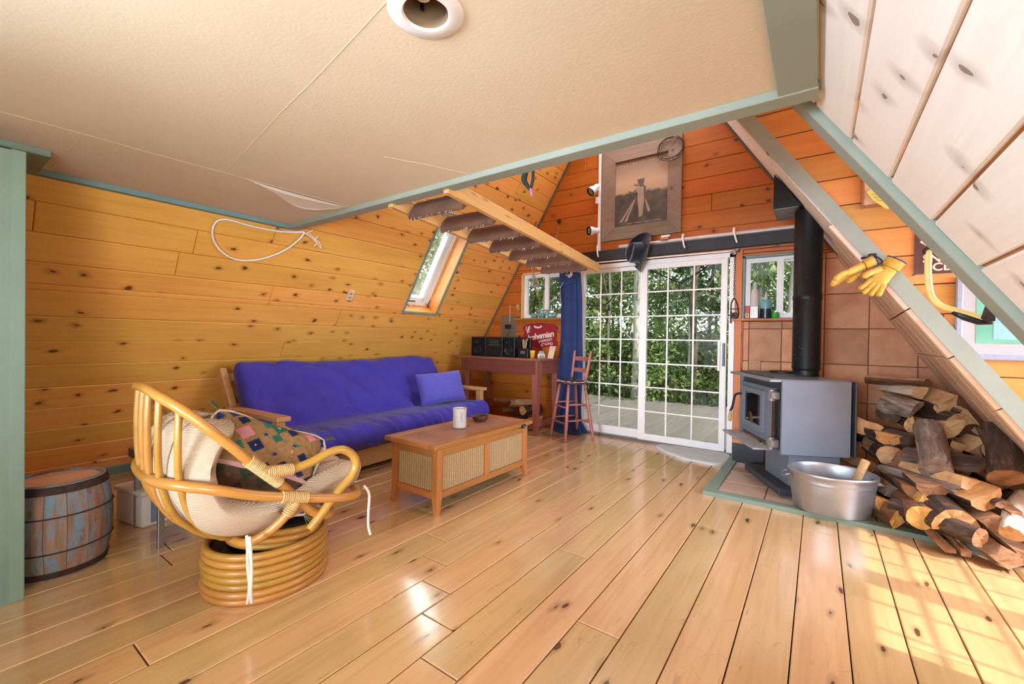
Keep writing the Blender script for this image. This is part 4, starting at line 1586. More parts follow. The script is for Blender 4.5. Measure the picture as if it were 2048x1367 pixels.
B().lathe([(.024, 0), (.026, .002), (.034, .095), (.031, .095), (.024, .006), (.003, .005)], 24).obj('cup', plain('yellow_enamel', s2l(222, 172, 60), .35), yc, world=False, smooth=True)
sj = thing('sugar_jar', 'squat white jar with grey glass neck on the dark red table', 'jar', (-2.765, 4.50, TT))
B().lathe([(.04, 0), (.046, .004), (.048, .04), (.044, .055), (.003, .056)], 24).obj('body', plain('white_sugar', s2l(226, 220, 214), .5), sj, world=False, smooth=True)
B().lathe([(.044, .055), (.032, .075), (.030, .09), (.003, .092)], 24).obj('lid', plain('grey_glass', s2l(140, 140, 140), .2), sj, world=False, smooth=True)
cd = thing('cream_card', 'cream upright card leaning on the table under the red sign', 'card', (-2.655, 4.55, TT), math.radians(-10))
B().bar((0, -.02, 0), (0, .03, .150), .085, .012, up=(0, 1, 0), bev=.002).obj('card', plain('card_stock', s2l(206, 184, 152), .8), cd, world=False)
bj = thing('round_jar', 'tiny round glass jar at the right end of the dark red table', 'jar', (-2.715, 4.42, TT))
B().lathe([(.015, 0), (.022, .006), (.027, .022), (.022, .038), (.014, .044), (.003, .046)], 18).obj('jar', plain('olive_glass', s2l(150, 142, 104), .2), bj, world=False, smooth=True)


# ------------------------------------------------------------------ firewood
def log_section(ty, r):
    def arc(a0, a1, n, k=1.0):
        return [(r * k * math.cos(math.radians(a0 + (a1 - a0) * i / n)), r * k * math.sin(math.radians(a0 + (a1 - a0) * i / n))) for i in range(n + 1)]
    if ty == 'round':
        return [(p, True) for p in arc(0, 360 - 360 / 14, 13)]
    if ty == 'half':
        return [((x, y - r * .42), True) for x, y in arc(0, 180, 9)] + [((-r * .45, -r * .42), False), ((.05 * r, -r * .36), False), ((r * .5, -r * .45), False)]
    if ty == 'quarter':
        return [((x - r * .42, y - r * .42), True) for x, y in arc(0, 90, 6)] + [((-r * .42, r * .15), False), ((-r * .42, -r * .42), False), ((r * .1, -r * .46), False)]
    if ty == 'wedge':
        return [((x, y - r * .55), True) for x, y in arc(55, 125, 5, 1.45)] + [((-r * .40, -r * .1), False), ((0.02 * r, -r * .72), False), ((r * .38, 0), False)]
    if ty == 'slab':
        return [((x * 1.25, y * .55), True) for x, y in arc(0, 180, 7)] + [((-r * 1.2, -r * .28), False), ((0, -r * .34), False), ((r * 1.2, -r * .24), False)]
    if ty == 'block':
        return [((-r, -r * .7), False), ((r, -r * .8), False), ((r * .95, r * .75), False), ((-r * .9, r * .8), True)]
    return [((-r * 1.1, -r * .3), False), ((r * .9, -r * .55), False), ((r * 1.2, r * .3), False), ((-.2 * r, r * .7), True)]


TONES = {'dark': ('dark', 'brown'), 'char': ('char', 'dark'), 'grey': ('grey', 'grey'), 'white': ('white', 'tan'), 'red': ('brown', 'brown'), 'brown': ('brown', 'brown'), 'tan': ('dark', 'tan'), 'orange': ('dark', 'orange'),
         'yellow': ('brown', 'yellow'), 'pale': ('brown', 'pale'), 'bark': ('grey', 'yellow'), 'dry': ('grey', 'brown')}


def firewood(x, y, z, r, ty, tone, yaw, pitch, roll, ln, label, group=None, seed=0, back=None):
    rnd = random.Random(seed)
    M = Matrix.Translation((x, y, z)) @ Matrix.Rotation(math.radians(-yaw), 4, 'Z') @ Matrix.Rotation(math.radians(pitch), 4, 'X') @ Matrix.Rotation(-math.pi / 2, 4, 'X') @ Matrix.Rotation(math.radians(roll), 4, 'Z')
    # local z runs back along the log from its front end
    if back is not None:
        ax = (V(back) - V((x, y, z)))
        ln = ax.length
        ax.normalize()
        xx = ax.cross(V((0, 0, 1))).normalized()
        M = Matrix((xx, ax.cross(xx), ax)).transposed().to_4x4()
        M.translation = V((x, y, z))
        M = M @ Matrix.Rotation(math.radians(roll), 4, 'Z')
    t = thing('firewood_log', label, 'firewood', M=M, group=group)
    sec = log_section(ty, r)
    n = len(sec)
    NS = 7
    vs = []
    sx, sy = rnd.uniform(-.5, .5), rnd.uniform(-.5, .5)
    for i in range(NS):
        u = i / (NS - 1)
        for (px, py), _b in sec:
            k = 1 + .16 * noise.noise(V((px * 14 + seed * 3.1, py * 14, u * 2.2))) + .10 * noise.noise(V((px * 40 + seed, py * 40, u * 6)))
            zz = ln * u
            if i in (0, NS - 1):
                zz += (px * sx + py * sy) * .5 + .018 * noise.noise(V((px * 40, py * 40, seed)))
            bow = .012 * math.sin(u * math.pi) * (1 if seed % 2 else -1)
            vs.append((px * k + bow, py * k, zz))
    b = B()
    bark_f, split_f = [], []
    for i in range(NS - 1):
        for j in range(n):
            l = (j + 1) % n
            q = (i * n + j, i * n + l, (i + 1) * n + l, (i + 1) * n + j)
            (bark_f if sec[j][1] and sec[l][1] else split_f).append(q)
    b.poly(vs, bark_f)
    bm, em = TONES[tone]
    if bark_f:
        b.obj('bark', BARK[bm], t, world=False, smooth=True)
    else:
        b.bm.free()
    b = B()
    cen = V((sum(p[0][0] for p in sec) / n, sum(p[0][1] for p in sec) / n, 0))
    c0, c1 = len(vs), len(vs) + 1
    vs2 = vs + [(cen.x * .6, cen.y * .6, .006), (cen.x * .6, cen.y * .6, ln)]
    if split_f:
        b.poly(vs2, split_f)
        b.obj('split_face', ENDG[em], t, world=False)
    else:
        b.bm.free()
    for cc, base in ((c0, 0), (c1, (NS - 1) * n)):
        b = B()
        mid = [tuple((V(vs2[base + j]) + V(vs2[cc])) / 2 + V((0, 0, .006 * noise.noise(V(vs2[base + j]) * 60)))) for j in range(n)]
        b.poly([vs2[base + j] for j in range(n)] + mid + [vs2[cc]], [(j, (j + 1) % n, n + (j + 1) % n, n + j) for j in range(n)] + [(n + j, n + (j + 1) % n, 2 * n) for j in range(n)])
        b.obj('end_face', ENDG[em], t, world=False)
    return t


LOGS = [
(.28,4.09,.56,.109,'half','tan',-20,0,20,.40,'tan half-round log beside the rear edge of the stove'),
(.43,4.26,.65,.074,'round','char',35,0,0,.40,'blackened round log against the tiles, left of the upper woodpile'),
(.56,4.34,.83,.061,'wedge','red',20,5,40,.38,'small reddish wedge at the top left of the woodpile'),
(.60,4.24,.82,.095,'quarter','white',-25,0,200,.36,'split log with a bright white bark face near the top of the woodpile'),
(.66,4.40,.885,.075,'slab','brown',-65,0,10,.36,'flat brown slab lying crosswise as the topmost piece of the woodpile'),
(.76,4.22,.77,.080,'wedge','tan',-20,5,20,.38,'tan wedge high in the woodpile close under the tiled slope'),
(.57,4.12,.72,.085,'half','grey',-50,10,150,.22,'grey-barked split log pointing down to the right in the upper woodpile'),
(.71,4.22,.72,.043,'wedge','tan',-30,0,70,.34,'thin tan splint wedged under the white-barked log'),
(.78,4.14,.66,.085,'half','tan',-25,0,170,.36,'tan half log with a ragged lower edge below the high wedge'),
(.86,4.19,.64,.080,'slab','tan',-20,0,55,.36,'broad tan slab tucked tight under the tiled slope'),
(.54,4.09,.59,.069,'half','tan',5,0,70,.36,'tan half log just left of the big pale half-disc'),
(.71,4.08,.60,.112,'half','pale',-20,0,-15,.38,'large pale half-disc log in the middle of the upper woodpile'),
(.59,3.65,.41,.078,'round','grey',4,24,0,.46,'thick grey round log tipping forward out of the middle of the pile'),
(.41,4.02,.50,.087,'half','orange',-25,0,10,.40,'orange half log with frayed left edge, left of the tipping grey log'),
(.55,4.06,.48,.074,'round','dark',-50,0,0,.36,'dark mossy round log running behind the tipping grey log'),
(.41,3.97,.39,.070,'round','tan',-10,0,0,.40,'tan round log face left of the split brown round'),
(.50,3.87,.38,.098,'quarter','brown',-14,4,30,.38,'large brown split round left of the end of the tipping grey log'),
(.71,3.96,.42,.078,'round','grey',-10,0,0,.40,'grey round log right behind the tipping grey log'),
(.75,3.98,.50,.075,'quarter','tan',-30,0,110,.36,'tan quarter log right of the top of the tipping grey log'),
(.88,4.04,.51,.080,'wedge','tan',-20,0,15,.36,'tan wedge low under the slope, left of two'),
(.93,4.02,.46,.075,'slab','tan',-15,0,50,.34,'tan slab low under the slope, right of two'),
(.82,3.76,.44,.084,'quarter','orange',-80,0,180,.36,'orange log with a weathered grey end lying sideways at the right'),
(.88,3.62,.42,.079,'round','dark',6,30,0,.44,'dark thick log leaning down at the far right edge of the pile'),
(.42,3.74,.20,.080,'quarter','grey',-12,0,30,.36,'grey cracked quarter log right of the metal tub rim'),
(.52,3.77,.23,.058,'wedge','red',-10,0,60,.34,'narrow reddish wedge beside the grey cracked quarter log'),
(.60,3.73,.26,.088,'half','dark',-8,4,-4,.36,'dark half-moon log with bright sunlit bark rim'),
(.73,3.75,.28,.075,'half','grey',-45,0,0,.36,'sunlit grey half log right of the half-moon log'),
(.77,3.76,.32,.050,'block','pale',-40,0,20,.30,'small pale sawn block below the sideways orange log'),
(.82,3.67,.26,.091,'half','orange',-30,0,-25,.36,'orange half log with glaring sunlit top at the right'),
(.38,3.66,.125,.090,'half','bark',-35,0,20,.34,'yellow log with a sunlit white bark flake beside the tub'),
(.56,3.68,.18,.077,'wedge','yellow',-15,0,-10,.36,'yellow wedge just above the round yellow log'),
(.41,3.54,.085,.092,'quarter','yellow',-25,0,150,.40,'big yellow split log at the front left corner of the pile'),
(.53,3.60,.11,.073,'round','yellow',-8,0,0,.36,'round yellow log end in the bottom row'),
(.66,3.56,.14,.111,'half','orange',-18,8,165,.40,'biggest orange split log in the bottom row'),
(.75,3.46,.10,.055,'round','dark',-45,0,0,.36,'dark polished round log at the lower right front'),
(.60,3.34,.035,.030,'split','dry',15,4,0,.36,'leftmost of the grey splints sticking out at the floor'),
(.67,3.35,.038,.034,'split','dry',18,4,30,.36,'middle grey splint with a sunlit tip at the floor'),
(.82,3.30,.05,.052,'split','dry',22,4,-10,.44,'wide grey splint reaching farthest out on the floor'),
(.83,3.58,.17,.056,'wedge','dark',-20,0,30,.36,'small dark wedge above the wide grey splint'),
(.87,3.48,.15,.049,'round','white',20,14,0,.36,'thin pale glossy round log at the lower right edge'),
(.92,3.40,.06,.05,'slab','dark',22,3,10,.40,'dark flat slab at the lower right edge on the floor'),
(.92,3.59,.22,.055,'quarter','brown',-10,0,80,.36,'brown quarter log at the right edge under the leaning dark log'),
(.89,3.65,.25,.050,'half','dark',-10,0,200,.36,'dark half log under the leaning dark log'),
]
EYE = V((0, 0, 1.17))
BACKS = {35: (.50, 3.62, .13), 36: (.58, 3.60, .13), 37: (.66, 3.62, .12), 40: (.80, 3.70, .12)}
for i, L in enumerate(LOGS):
    L = list(L)
    if L[0] > .5 and L[2] < .36 and i not in BACKS:
        # the lower right of the pile bulges out over the hearth edge
        p = EYE + (V(L[:3]) - EYE) * .955
        L[0], L[1], L[2], L[3] = p.x, p.y, p.z, L[3] * .955
        L[9] += .08
    firewood(*L[:10], label=L[10], seed=i + 1, back=BACKS.get(i))
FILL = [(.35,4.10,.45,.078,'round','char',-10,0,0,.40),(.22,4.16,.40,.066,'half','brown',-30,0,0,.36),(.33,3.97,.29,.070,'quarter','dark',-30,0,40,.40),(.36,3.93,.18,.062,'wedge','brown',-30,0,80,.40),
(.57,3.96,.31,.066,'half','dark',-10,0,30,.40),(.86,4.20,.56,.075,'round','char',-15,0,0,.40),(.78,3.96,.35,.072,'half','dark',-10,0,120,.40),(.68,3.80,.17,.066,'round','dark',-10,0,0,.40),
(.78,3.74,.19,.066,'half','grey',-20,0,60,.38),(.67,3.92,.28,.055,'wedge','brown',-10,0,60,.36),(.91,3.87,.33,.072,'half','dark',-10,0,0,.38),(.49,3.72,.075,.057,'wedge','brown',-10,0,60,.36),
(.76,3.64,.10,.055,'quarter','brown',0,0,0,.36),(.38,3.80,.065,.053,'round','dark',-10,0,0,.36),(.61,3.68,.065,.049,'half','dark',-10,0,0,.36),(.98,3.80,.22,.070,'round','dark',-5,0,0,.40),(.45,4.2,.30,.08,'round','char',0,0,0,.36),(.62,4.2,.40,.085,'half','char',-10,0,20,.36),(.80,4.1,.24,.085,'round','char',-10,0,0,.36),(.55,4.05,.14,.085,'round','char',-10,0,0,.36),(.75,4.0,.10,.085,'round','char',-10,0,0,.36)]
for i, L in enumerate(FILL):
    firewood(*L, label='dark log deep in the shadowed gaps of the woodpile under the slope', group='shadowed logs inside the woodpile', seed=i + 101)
UND = [(-3.30,4.62,.30,.075,'half','pale',40,0,20,.30,'pale crooked log topmost of the wood stored under the table'),
(-3.10,4.60,.235,.062,'round','orange',20,0,0,.28,'orange round log end under the table behind its right leg'),
(-3.42,4.60,.20,.07,'half','brown',30,0,0,.28,'brown half log under the table right of the futon arm'),
(-3.02,4.56,.115,.060,'wedge','tan',10,0,30,.30,'tan wedge low under the table beside the right leg'),
(-3.55,4.60,.33,.06,'quarter','red',70,0,30,.28,'reddish quarter log under the table behind the futon arm'),
(-3.24,4.58,.075,.07,'round','dark',0,0,0,.28,'dark round log on the floor under the table'),
(-2.96,4.56,.045,.04,'slab','brown',-20,0,0,.30,'flat brown slab on the floor by the right table leg'),
(-3.46,4.62,.075,.07,'half','dark',20,0,0,.26,'dark half log on the floor under the left half of the table')]
for i, L in enumerate(UND):
    firewood(*L[:10], label=L[10], seed=i + 201)

# ------------------------------------------------------------------ bar stool
SX, SY = -2.36, 4.545
BS = thing('bar_stool', 'rose-painted wooden bar stool with woven seat in front of the blue curtain', 'stool', (SX, SY, 0), math.radians(-33))
for k, (x, y) in enumerate(((-1, -1), (1, -1), (1, 1), (-1, 1))):
    a, b = V((x * .185, y * .185, 0)), V((x * .105, y * .105, .655))
    B().tube([a.lerp(b, t) for t in (0, .06, .3, .6, 1)], [.0155, .016, .0195, .0185, .015], 10).obj('leg', M_stool, BS, world=False, smooth='all')


def legp(x, y, z):
    t = z / .655
    return V((x * (.185 - .08 * t), y * (.185 - .08 * t), z))


for k, (p, q) in enumerate((((-1, -1), (1, -1)), ((1, -1), (1, 1)), ((1, 1), (-1, 1)), ((-1, 1), (-1, -1)))):
    for z in ((.20, .38) if k % 2 == 0 else (.235, .415)):
        a, b = legp(*p, z), legp(*q, z)
        B().tube([a, a.lerp(b, .5), b], [.008, .0115, .008], 8).obj('rung', M_stool, BS, world=False, smooth='all')
B().lathe([(.05, .64), (.165, .645), (.178, .658), (.178, .672), (.165, .682), (.01, .680)], 32).obj('seat_rim', plain('dark_seat', s2l(70, 44, 42), .5), BS, world=False, smooth=True)
M_wv = plain('pale_splint', s2l(206, 190, 186), .5, var=.08)
for k in range(9):
    x = -.16 + .04 * k
    h = math.sqrt(max(.0, .178 ** 2 - x * x))
    pts = [V((x, h * s, .680 + .010 * (1 - s * s) - .016 * (1 - (s * 1.0) ** 2) + .004 * math.sin(s * 9 + k * 3.14))) for s in [-1 + 2 * q / 12 for q in range(13)]]
    b = B()
    vs, fs = [], []
    for p in pts:
        vs += [p + V((-.0165, 0, .002)), p + V((.0165, 0, .002)), p + V((.0165, 0, -.004)), p + V((-.0165, 0, -.004))]
    for i in range(12):
        for j in range(4):
            fs.append((i * 4 + j, i * 4 + (j + 1) % 4, i * 4 + 4 + (j + 1) % 4, i * 4 + 4 + j))
    fs += [(0, 1, 2, 3), (48, 49, 50, 51)]
    b.poly(vs, fs).obj('seat_strip', M_wv, BS, world=False, smooth=True)
for s in (-1, 1):
    a, b = V((s * .158, .02, .700)), V((s * .185, .055, 1.03))
    a.y, b.y = .085, .135
    B().tube([a.lerp(b, t) for t in (0, .1, .5, .9, 1)], [.013, .0175, .0175, .015, .009], 10).obj('back_post', M_stool, BS, world=False, smooth='all')
    B().tube([V((s * .145, .07, .665)), a], .006, 8).obj('post_pin', M_steel, BS, world=False)
for z, h in ((.80, .045), (.935, .05)):
    t = (z - .70) / .33
    pa = V((-.158 - .027 * t, .085 + .05 * t, z))
    pb = V((.158 + .027 * t, .085 + .05 * t, z))
    pts = [pa.lerp(pb, q / 8) + V((0, .035 * math.sin(math.pi * q / 8), 0)) for q in range(9)]
    vs, fs = [], []
    for p in pts:
        vs += [p + V((0, -.006, -h / 2)), p + V((0, .006, -h / 2)), p + V((0, .006, h / 2)), p + V((0, -.006, h / 2))]
    for i in range(8):
        for j in range(4):
            fs.append((i * 4 + j, i * 4 + (j + 1) % 4, i * 4 + 4 + (j + 1) % 4, i * 4 + 4 + j))
    fs += [(0, 1, 2, 3), (32, 33, 34, 35)]
    B().poly(vs, fs).obj('back_slat', M_stool, BS, world=False, smooth=True)

# ------------------------------------------------------------------ curtain
CU = thing('navy_curtain', 'navy blue curtain gathered to the left side of the sliding door', 'curtain', (-2.54, 4.84, 0))


def curt(u, v):
    a = 2 * math.pi * u
    z = 2.0 * (1 - v)
    w = .115 + .03 * v + .02 * math.exp(-((v - .97) / .05) ** 2)
    cx = -2.565 + .035 * v + .02 * math.sin(v * 5)
    ple = 1 + .22 * math.sin(a * 6 + 1.2 * math.sin(v * 4)) + .08 * noise.noise(V((math.cos(a) * 2, math.sin(a) * 2, v * 4)))
    fl_ = 1 + .35 * max(0, (v - .93) / .07)
    return V((cx + w * math.cos(a) * ple * fl_, 4.832 + .055 * math.sin(a) * ple * fl_, max(.004, z)))


B().grid(curt, 96, 44, cu=True).obj('cloth', M_navy, CU, smooth='all')


def cflap(u, v):
    x = -2.68 + .225 * u
    z = 2.02 - v * (.05 + .16 * (1 - u) ** .7 * .9 + .09 * u)
    return V((x, 4.765 - .02 * math.sin(u * 3) + .012 * math.sin(u * 11) * (1 - v), z))


B().grid(cflap, 24, 10).obj('top_flap', M_navy, CU, smooth='all')
B().tube([V((-2.535 + .026 * math.cos(t), 4.752, 1.962 + .026 * math.sin(t))) for t in [2 * math.pi * q / 24 for q in range(24)]], .0075, 8, True).obj('grommet', M_white, CU, smooth='all')
B().tube(smoothpath([(-2.60, 4.75, 1.89), (-2.65, 4.75, 1.82), (-2.655, 4.755, 1.70), (-2.64, 4.757, 1.58)], 6), .002, 5).obj('loose_thread', M_cream, CU)
B().grid(lambda u, v: V((-2.70 + .34 * u + .02 * math.sin(v * 9), 4.70 + .16 * v + .02 * math.sin(u * 14), .006 + .05 * abs(noise.noise(V((u * 5, v * 5, 3)))) + .035 * math.sin(math.pi * u) * math.sin(math.pi * v))), 26, 18).obj('hem_pool', M_navy, CU, smooth='all')
rod = thing('curtain_rod', 'thin white curtain rod with ring end above the sliding door', 'curtain rod', (-1.6, 4.86, 2.09))
B().cyl((-2.45, 4.865, 2.105), (-.70, 4.845, 2.085), .007, 10).obj('rod', M_sash, rod)
B().tube([V((-.715 + .022 * math.cos(t), 4.83, 2.068 + .022 * math.sin(t))) for t in [2 * math.pi * q / 20 for q in range(20)]], .005, 6, True).obj('ring', M_steel, rod)
B().lathe([(.004, 0), (.016, .008), (.018, .022), (.010, .034), (.003, .036)], 16, Matrix.Translation((-.70, 4.845, 2.086)) @ Matrix.Rotation(math.pi / 2, 4, 'Y')).obj('finial', M_steel, rod, smooth=True)
for x in (-2.42, -1.55, -.73):
    B().bar((x, 4.86, 2.095), (x, D - .02, 2.095), .012, .012).obj('bracket', M_steel, rod)

# ------------------------------------------------------------------ lettering
def text_obj(body, size, M, mat, parent, shear=0.0, bold=0.0, depth=.0015, name='lettering', spacing=1.0):
    cu = bpy.data.curves.new('lettering', 'FONT')
    cu.body = body
    cu.size = size
    cu.shear = shear
    cu.offset = bold
    cu.extrude = depth
    cu.space_character = spacing
    cu.align_x = 'CENTER'
    cu.align_y = 'CENTER'
    cu.resolution_u = 3
    to = bpy.data.objects.new('lettering_curve', cu)
    COL.objects.link(to)
    dg = bpy.context.evaluated_depsgraph_get()
    me = bpy.data.meshes.new_from_object(to.evaluated_get(dg))
    bpy.data.objects.remove(to)
    me.name = name
    me.materials.clear()
    o = link(name, me, mat, parent)
    o.matrix_basis = W(parent).inverted() @ M
    return o


# ------------------------------------------------------------------ end wall: sign, panel, picture, track lights, rail, hat
SG = thing('brewery_sign', 'red wavy-edged brewery sign with white lettering under the left window', 'sign', (-3.05, D - .012, 1.2))
M_red = plain('sign_red', s2l(152, 30, 44), .45, var=.04)
M_cr = plain('sign_cream', s2l(236, 222, 206), .5, var=.02)
out = [(-.26, -.13), (-.275, -.09), (-.25, -.05), (-.262, .0), (-.25, .05), (-.275, .09), (-.262, .13), (-.20, .155), (-.13, .158), (-.06, .172), (0, .178), (.06, .172), (.13, .158), (.20, .155), (.262, .13), (.275, .09), (.25, .05), (.262, 0), (.25, -.05), (.275, -.09), (.26, -.13), (.20, -.145), (.10, -.15), (.045, -.165), (0, -.178), (-.045, -.165), (-.10, -.15), (-.20, -.145)]
FS = frame((-3.05, D - .002, 1.205), (1, 0, 0), (0, 0, 1))
B().prism([(p.x, p.y) for p in smoothpath([(a, b, 0) for a, b in out], 3, True)], 0, .010, FS).obj('board', M_red, SG)
text_obj('bohemian', .112, FS @ Matrix.Translation((.012, -.002, .0105)) @ Matrix.Rotation(math.radians(9), 4, 'Z'), M_cr, SG, .12, .0028, spacing=.93)
text_obj('BREWERY', .042, FS @ Matrix.Translation((.09, -.062, .0105)) @ Matrix.Rotation(math.radians(10), 4, 'Z'), M_cr, SG, .0, .0012, spacing=1.25)
eb = B()
# rampant beast emblem of small limbs, tail and head
for pts, r in (([(-.19, .05), (-.185, .075), (-.18, .10), (-.175, .118)], [.010, .014, .013, .008]), ([(-.175, .118), (-.165, .125), (-.155, .122)], [.010, .009, .004]), ([(-.18, .10), (-.16, .105), (-.148, .115)], [.006, .005, .004]), ([(-.183, .085), (-.162, .085), (-.15, .078)], [.006, .005, .004]),
               ([(-.19, .055), (-.175, .05), (-.162, .056), (-.15, .05)], [.008, .006, .005, .004]), ([(-.19, .05), (-.20, .04), (-.192, .03)], [.008, .006, .005]), ([(-.195, .06), (-.215, .07), (-.222, .09), (-.212, .105), (-.218, .125)], [.004, .004, .004, .004, .007])):
    eb.tube(smoothpath([FS @ V((a, b, .0105)) for a, b in pts], 3), [r[min(len(r) - 1, int(i * (len(r) - 1) / (3 * (len(r) - 1)) + .5))] for i in range(3 * (len(pts) - 1) + 1)], 6)
eb.obj('beast_emblem', M_cr, SG)
rb = B()
arc = [(.02 * 0 + .085 * math.sin(t), .155 - .055 * math.cos(t)) for t in [-.9 + 1.8 * q / 10 for q in range(11)]]
rb.poly([FS @ V((-.03 + x, y, .0112)) for x, y in arc] + [FS @ V((-.03 + x * .85, y + .022, .0112)) for x, y in arc], [(i, i + 1, 12 + i, 11 + i) for i in range(10)])
rb.obj('ribbon', M_cr, SG)
sw = B()
sw.tube(smoothpath([FS @ V((a, b, .011)) for a, b in ((.02, -.125), (.06, -.10), (.11, -.118), (.15, -.10), (.185, -.085), (.20, -.105), (.18, -.12), (.165, -.105), (.178, -.10))], 6), .0042, 6)
sw.tube(smoothpath([FS @ V((a, b, .011)) for a, b in ((.085, -.11), (.115, -.092), (.15, -.098), (.13, -.115))], 6), .0038, 6)
sw.tube(smoothpath([FS @ V((a, b, .011)) for a, b in ((.045, -.115), (.03, -.135), (.045, -.142), (.052, -.13))], 6), .0034, 6)
sw.obj('scroll', M_cr, SG)

PN = thing('electrical_box', 'flat grey metal panel on the end wall above the stereo', 'electrical box', (-3.58, D - .01, 1.34))
B().box((-3.70, D - .012, 1.18), (-3.43, D + .0, 1.49), bev=.003).obj('plate', plain('panel_grey', s2l(128, 112, 98), .45, .3), PN)
B().box((-3.63, D - .02, 1.30), (-3.52, D - .011, 1.36), bev=.003).obj('outlet', M_blk, PN)
for x in (-3.60, -3.55):
    B().box((x - .012, D - .034, 1.312), (x + .012, D - .019, 1.348), bev=.004).obj('plug', M_blk, PN)
B().tube(smoothpath([(-3.55, D - .03, 1.315), (-3.55, D - .03, 1.25), (-3.545, 4.80, 1.18)], 5), .003, 6).obj('power_cord', M_blk, PN)
an = thing('wire_antenna', 'thin white wire standing up from the grey metal panel', 'antenna', (-3.545, D - .02, 1.40))
B().tube([(-3.545, D - .018, 1.40), (-3.54, D - .02, 1.52), (-3.54, D - .02, 1.62)], .0028, 6).obj('wire', M_white, an)
B().lathe([(.002, 0), (.008, .006), (.002, .014)], 10, Matrix.Translation((-3.54, D - .02, 1.618))).obj('tip', M_white, an)
df = thing('dried_sprig', 'dried straw sprig pinned beside the left window jamb', 'dried flowers', (-3.385, D - .03, 1.58))
db = B()
for k in range(16):
    a = k * 2.4
    p = V((-3.392 + .035 * math.cos(a), D - .03 - .02 * abs(math.sin(a * 1.7)), 1.585 + .055 * math.sin(a)))
    db.tube([V((-3.39, D - .02, 1.56)), V((-3.39, D - .02, 1.56)).lerp(p, .6), p], [.002, .0025, .006], 5)
db.obj('stems', plain('straw', s2l(188, 160, 96), .9, var=.3), df)

M_aqua = bpy.data.materials.new('aqua_glass')
M_aqua.use_nodes = True
_b = M_aqua.node_tree.nodes['Principled BSDF']
_b.inputs['Base Color'].default_value = s2l(150, 210, 206)
_b.inputs['Roughness'].default_value = .12
_b.inputs['Transmission Weight'].default_value = .55
IP = [(.030, 0), (.034, .004), (.034, .03), (.038, .034), (.038, .046), (.028, .052), (.030, .066), (.022, .085), (.006, .092)]
z = WINL[2]
for nm, M, lab in (
        ('glass_insulator', Matrix.Translation((-3.13, D - .03, z + .036)) @ Matrix.Rotation(math.radians(80), 4, 'Z') @ Matrix.Rotation(math.radians(90), 4, 'Y') @ Matrix.Translation((0, 0, -.04)), 'aqua glass insulator lying at the left of the left window sill'),
        ('glass_insulator', Matrix.Translation((-3.02, D - .015, z + .040)) @ Matrix.Rotation(math.radians(90), 4, 'X') @ Matrix.Translation((0, 0, -.02)) @ Matrix.Scale(1.05, 4), 'aqua glass insulator with round base turned to the room, middle of the left sill'),
        ('glass_insulator', Matrix.Translation((-2.935, D - .02, z)), 'aqua glass insulator standing upright right of the middle one on the left sill'),
        ('glass_insulator', Matrix.Translation((-2.85, D - .035, z + .036)) @ Matrix.Rotation(math.radians(20), 4, 'Z') @ Matrix.Rotation(math.radians(90), 4, 'Y') @ Matrix.Translation((0, 0, -.04)), 'aqua glass insulator lying at the right of the left window sill')):
    t = thing(nm, lab, 'insulator', M=M)
    B().lathe(IP, 22).obj('glass', M_aqua, t, world=False, smooth=True)
sp2 = thing('driftwood_stick', 'small grey driftwood stick lying across the sill insulators', 'driftwood', (-2.98, D - .03, z + .09))
B().tube(smoothpath([(-3.10, D - .03, z + .078), (-3.02, D - .035, z + .098), (-2.93, D - .03, z + .104), (-2.80, D - .03, z + .098)], 4), [.008] * 13, 6).obj('stick', BARK['grey'], sp2)

# picture: weathered plank frame with an old sepia print
PF = thing('framed_poster', 'sepia poster in a broad weathered plank frame high on the end wall', 'picture', (-1.71, D - .03, 2.9))
px0, px1, pz0, pz1 = -2.185, -1.250, 2.355, 3.435
ix0, ix1, iz0, iz1 = -2.015, -1.400, 2.505, 3.275
yf, yb2 = D - .032, D - .002
FP = frame((0, D - .004, 0), (1, 0, 0), (0, 0, 1))
for pts, m in (([(px0, pz0), (ix0, iz0), (ix0, iz1), (px0, pz1)], M_dgreyz), ([(px1, pz0), (px1, pz1), (ix1, iz1), (ix1, iz0)], M_dgreyz), ([(px0, pz0), (px1, pz0), (ix1, iz0), (ix0, iz0)], M_dgrey), ([(px0, pz1), (ix0, iz1), (ix1, iz1), (px1, pz1)], M_dgrey)):
    o = piece('frame_board', pts, FP @ Matrix.Translation((0, 0, .028)), m, PF, .028, .003)


def print_mat():
    t = NT('sepia_print', .6, .3)
    tc = t.n('TexCoord')
    sx = t.n('SeparateXYZ')
    t.l(tc.outputs['Object'], sx.inputs[0])
    x, zc = sx.outputs[0], sx.outputs[1]
    nz = t.noise(tc.outputs['Object'], 6, 6, .6)
    hor = t.math('ADD', zc, t.math('MULTIPLY', nz, .10))
    # pale sky low over dark fields, darker to the top
    sky = t.ramp(t.math('MULTIPLY_ADD', zc, 1.3), [(.5, s2l(186, 160, 130)), (.66, s2l(196, 166, 136)), (.98, s2l(128, 108, 92))])
    sky.node.inputs[0].links[0].from_node.inputs[2].default_value = .5
    land = t.ramp(nz, [(.3, s2l(66, 60, 58)), (.7, s2l(110, 100, 92))])
    c = t.mix(t.ramp(hor, [(.035, (1, 1, 1)), (.06, (0, 0, 0))]), sky, land)
    t.color(c)
    return t.m


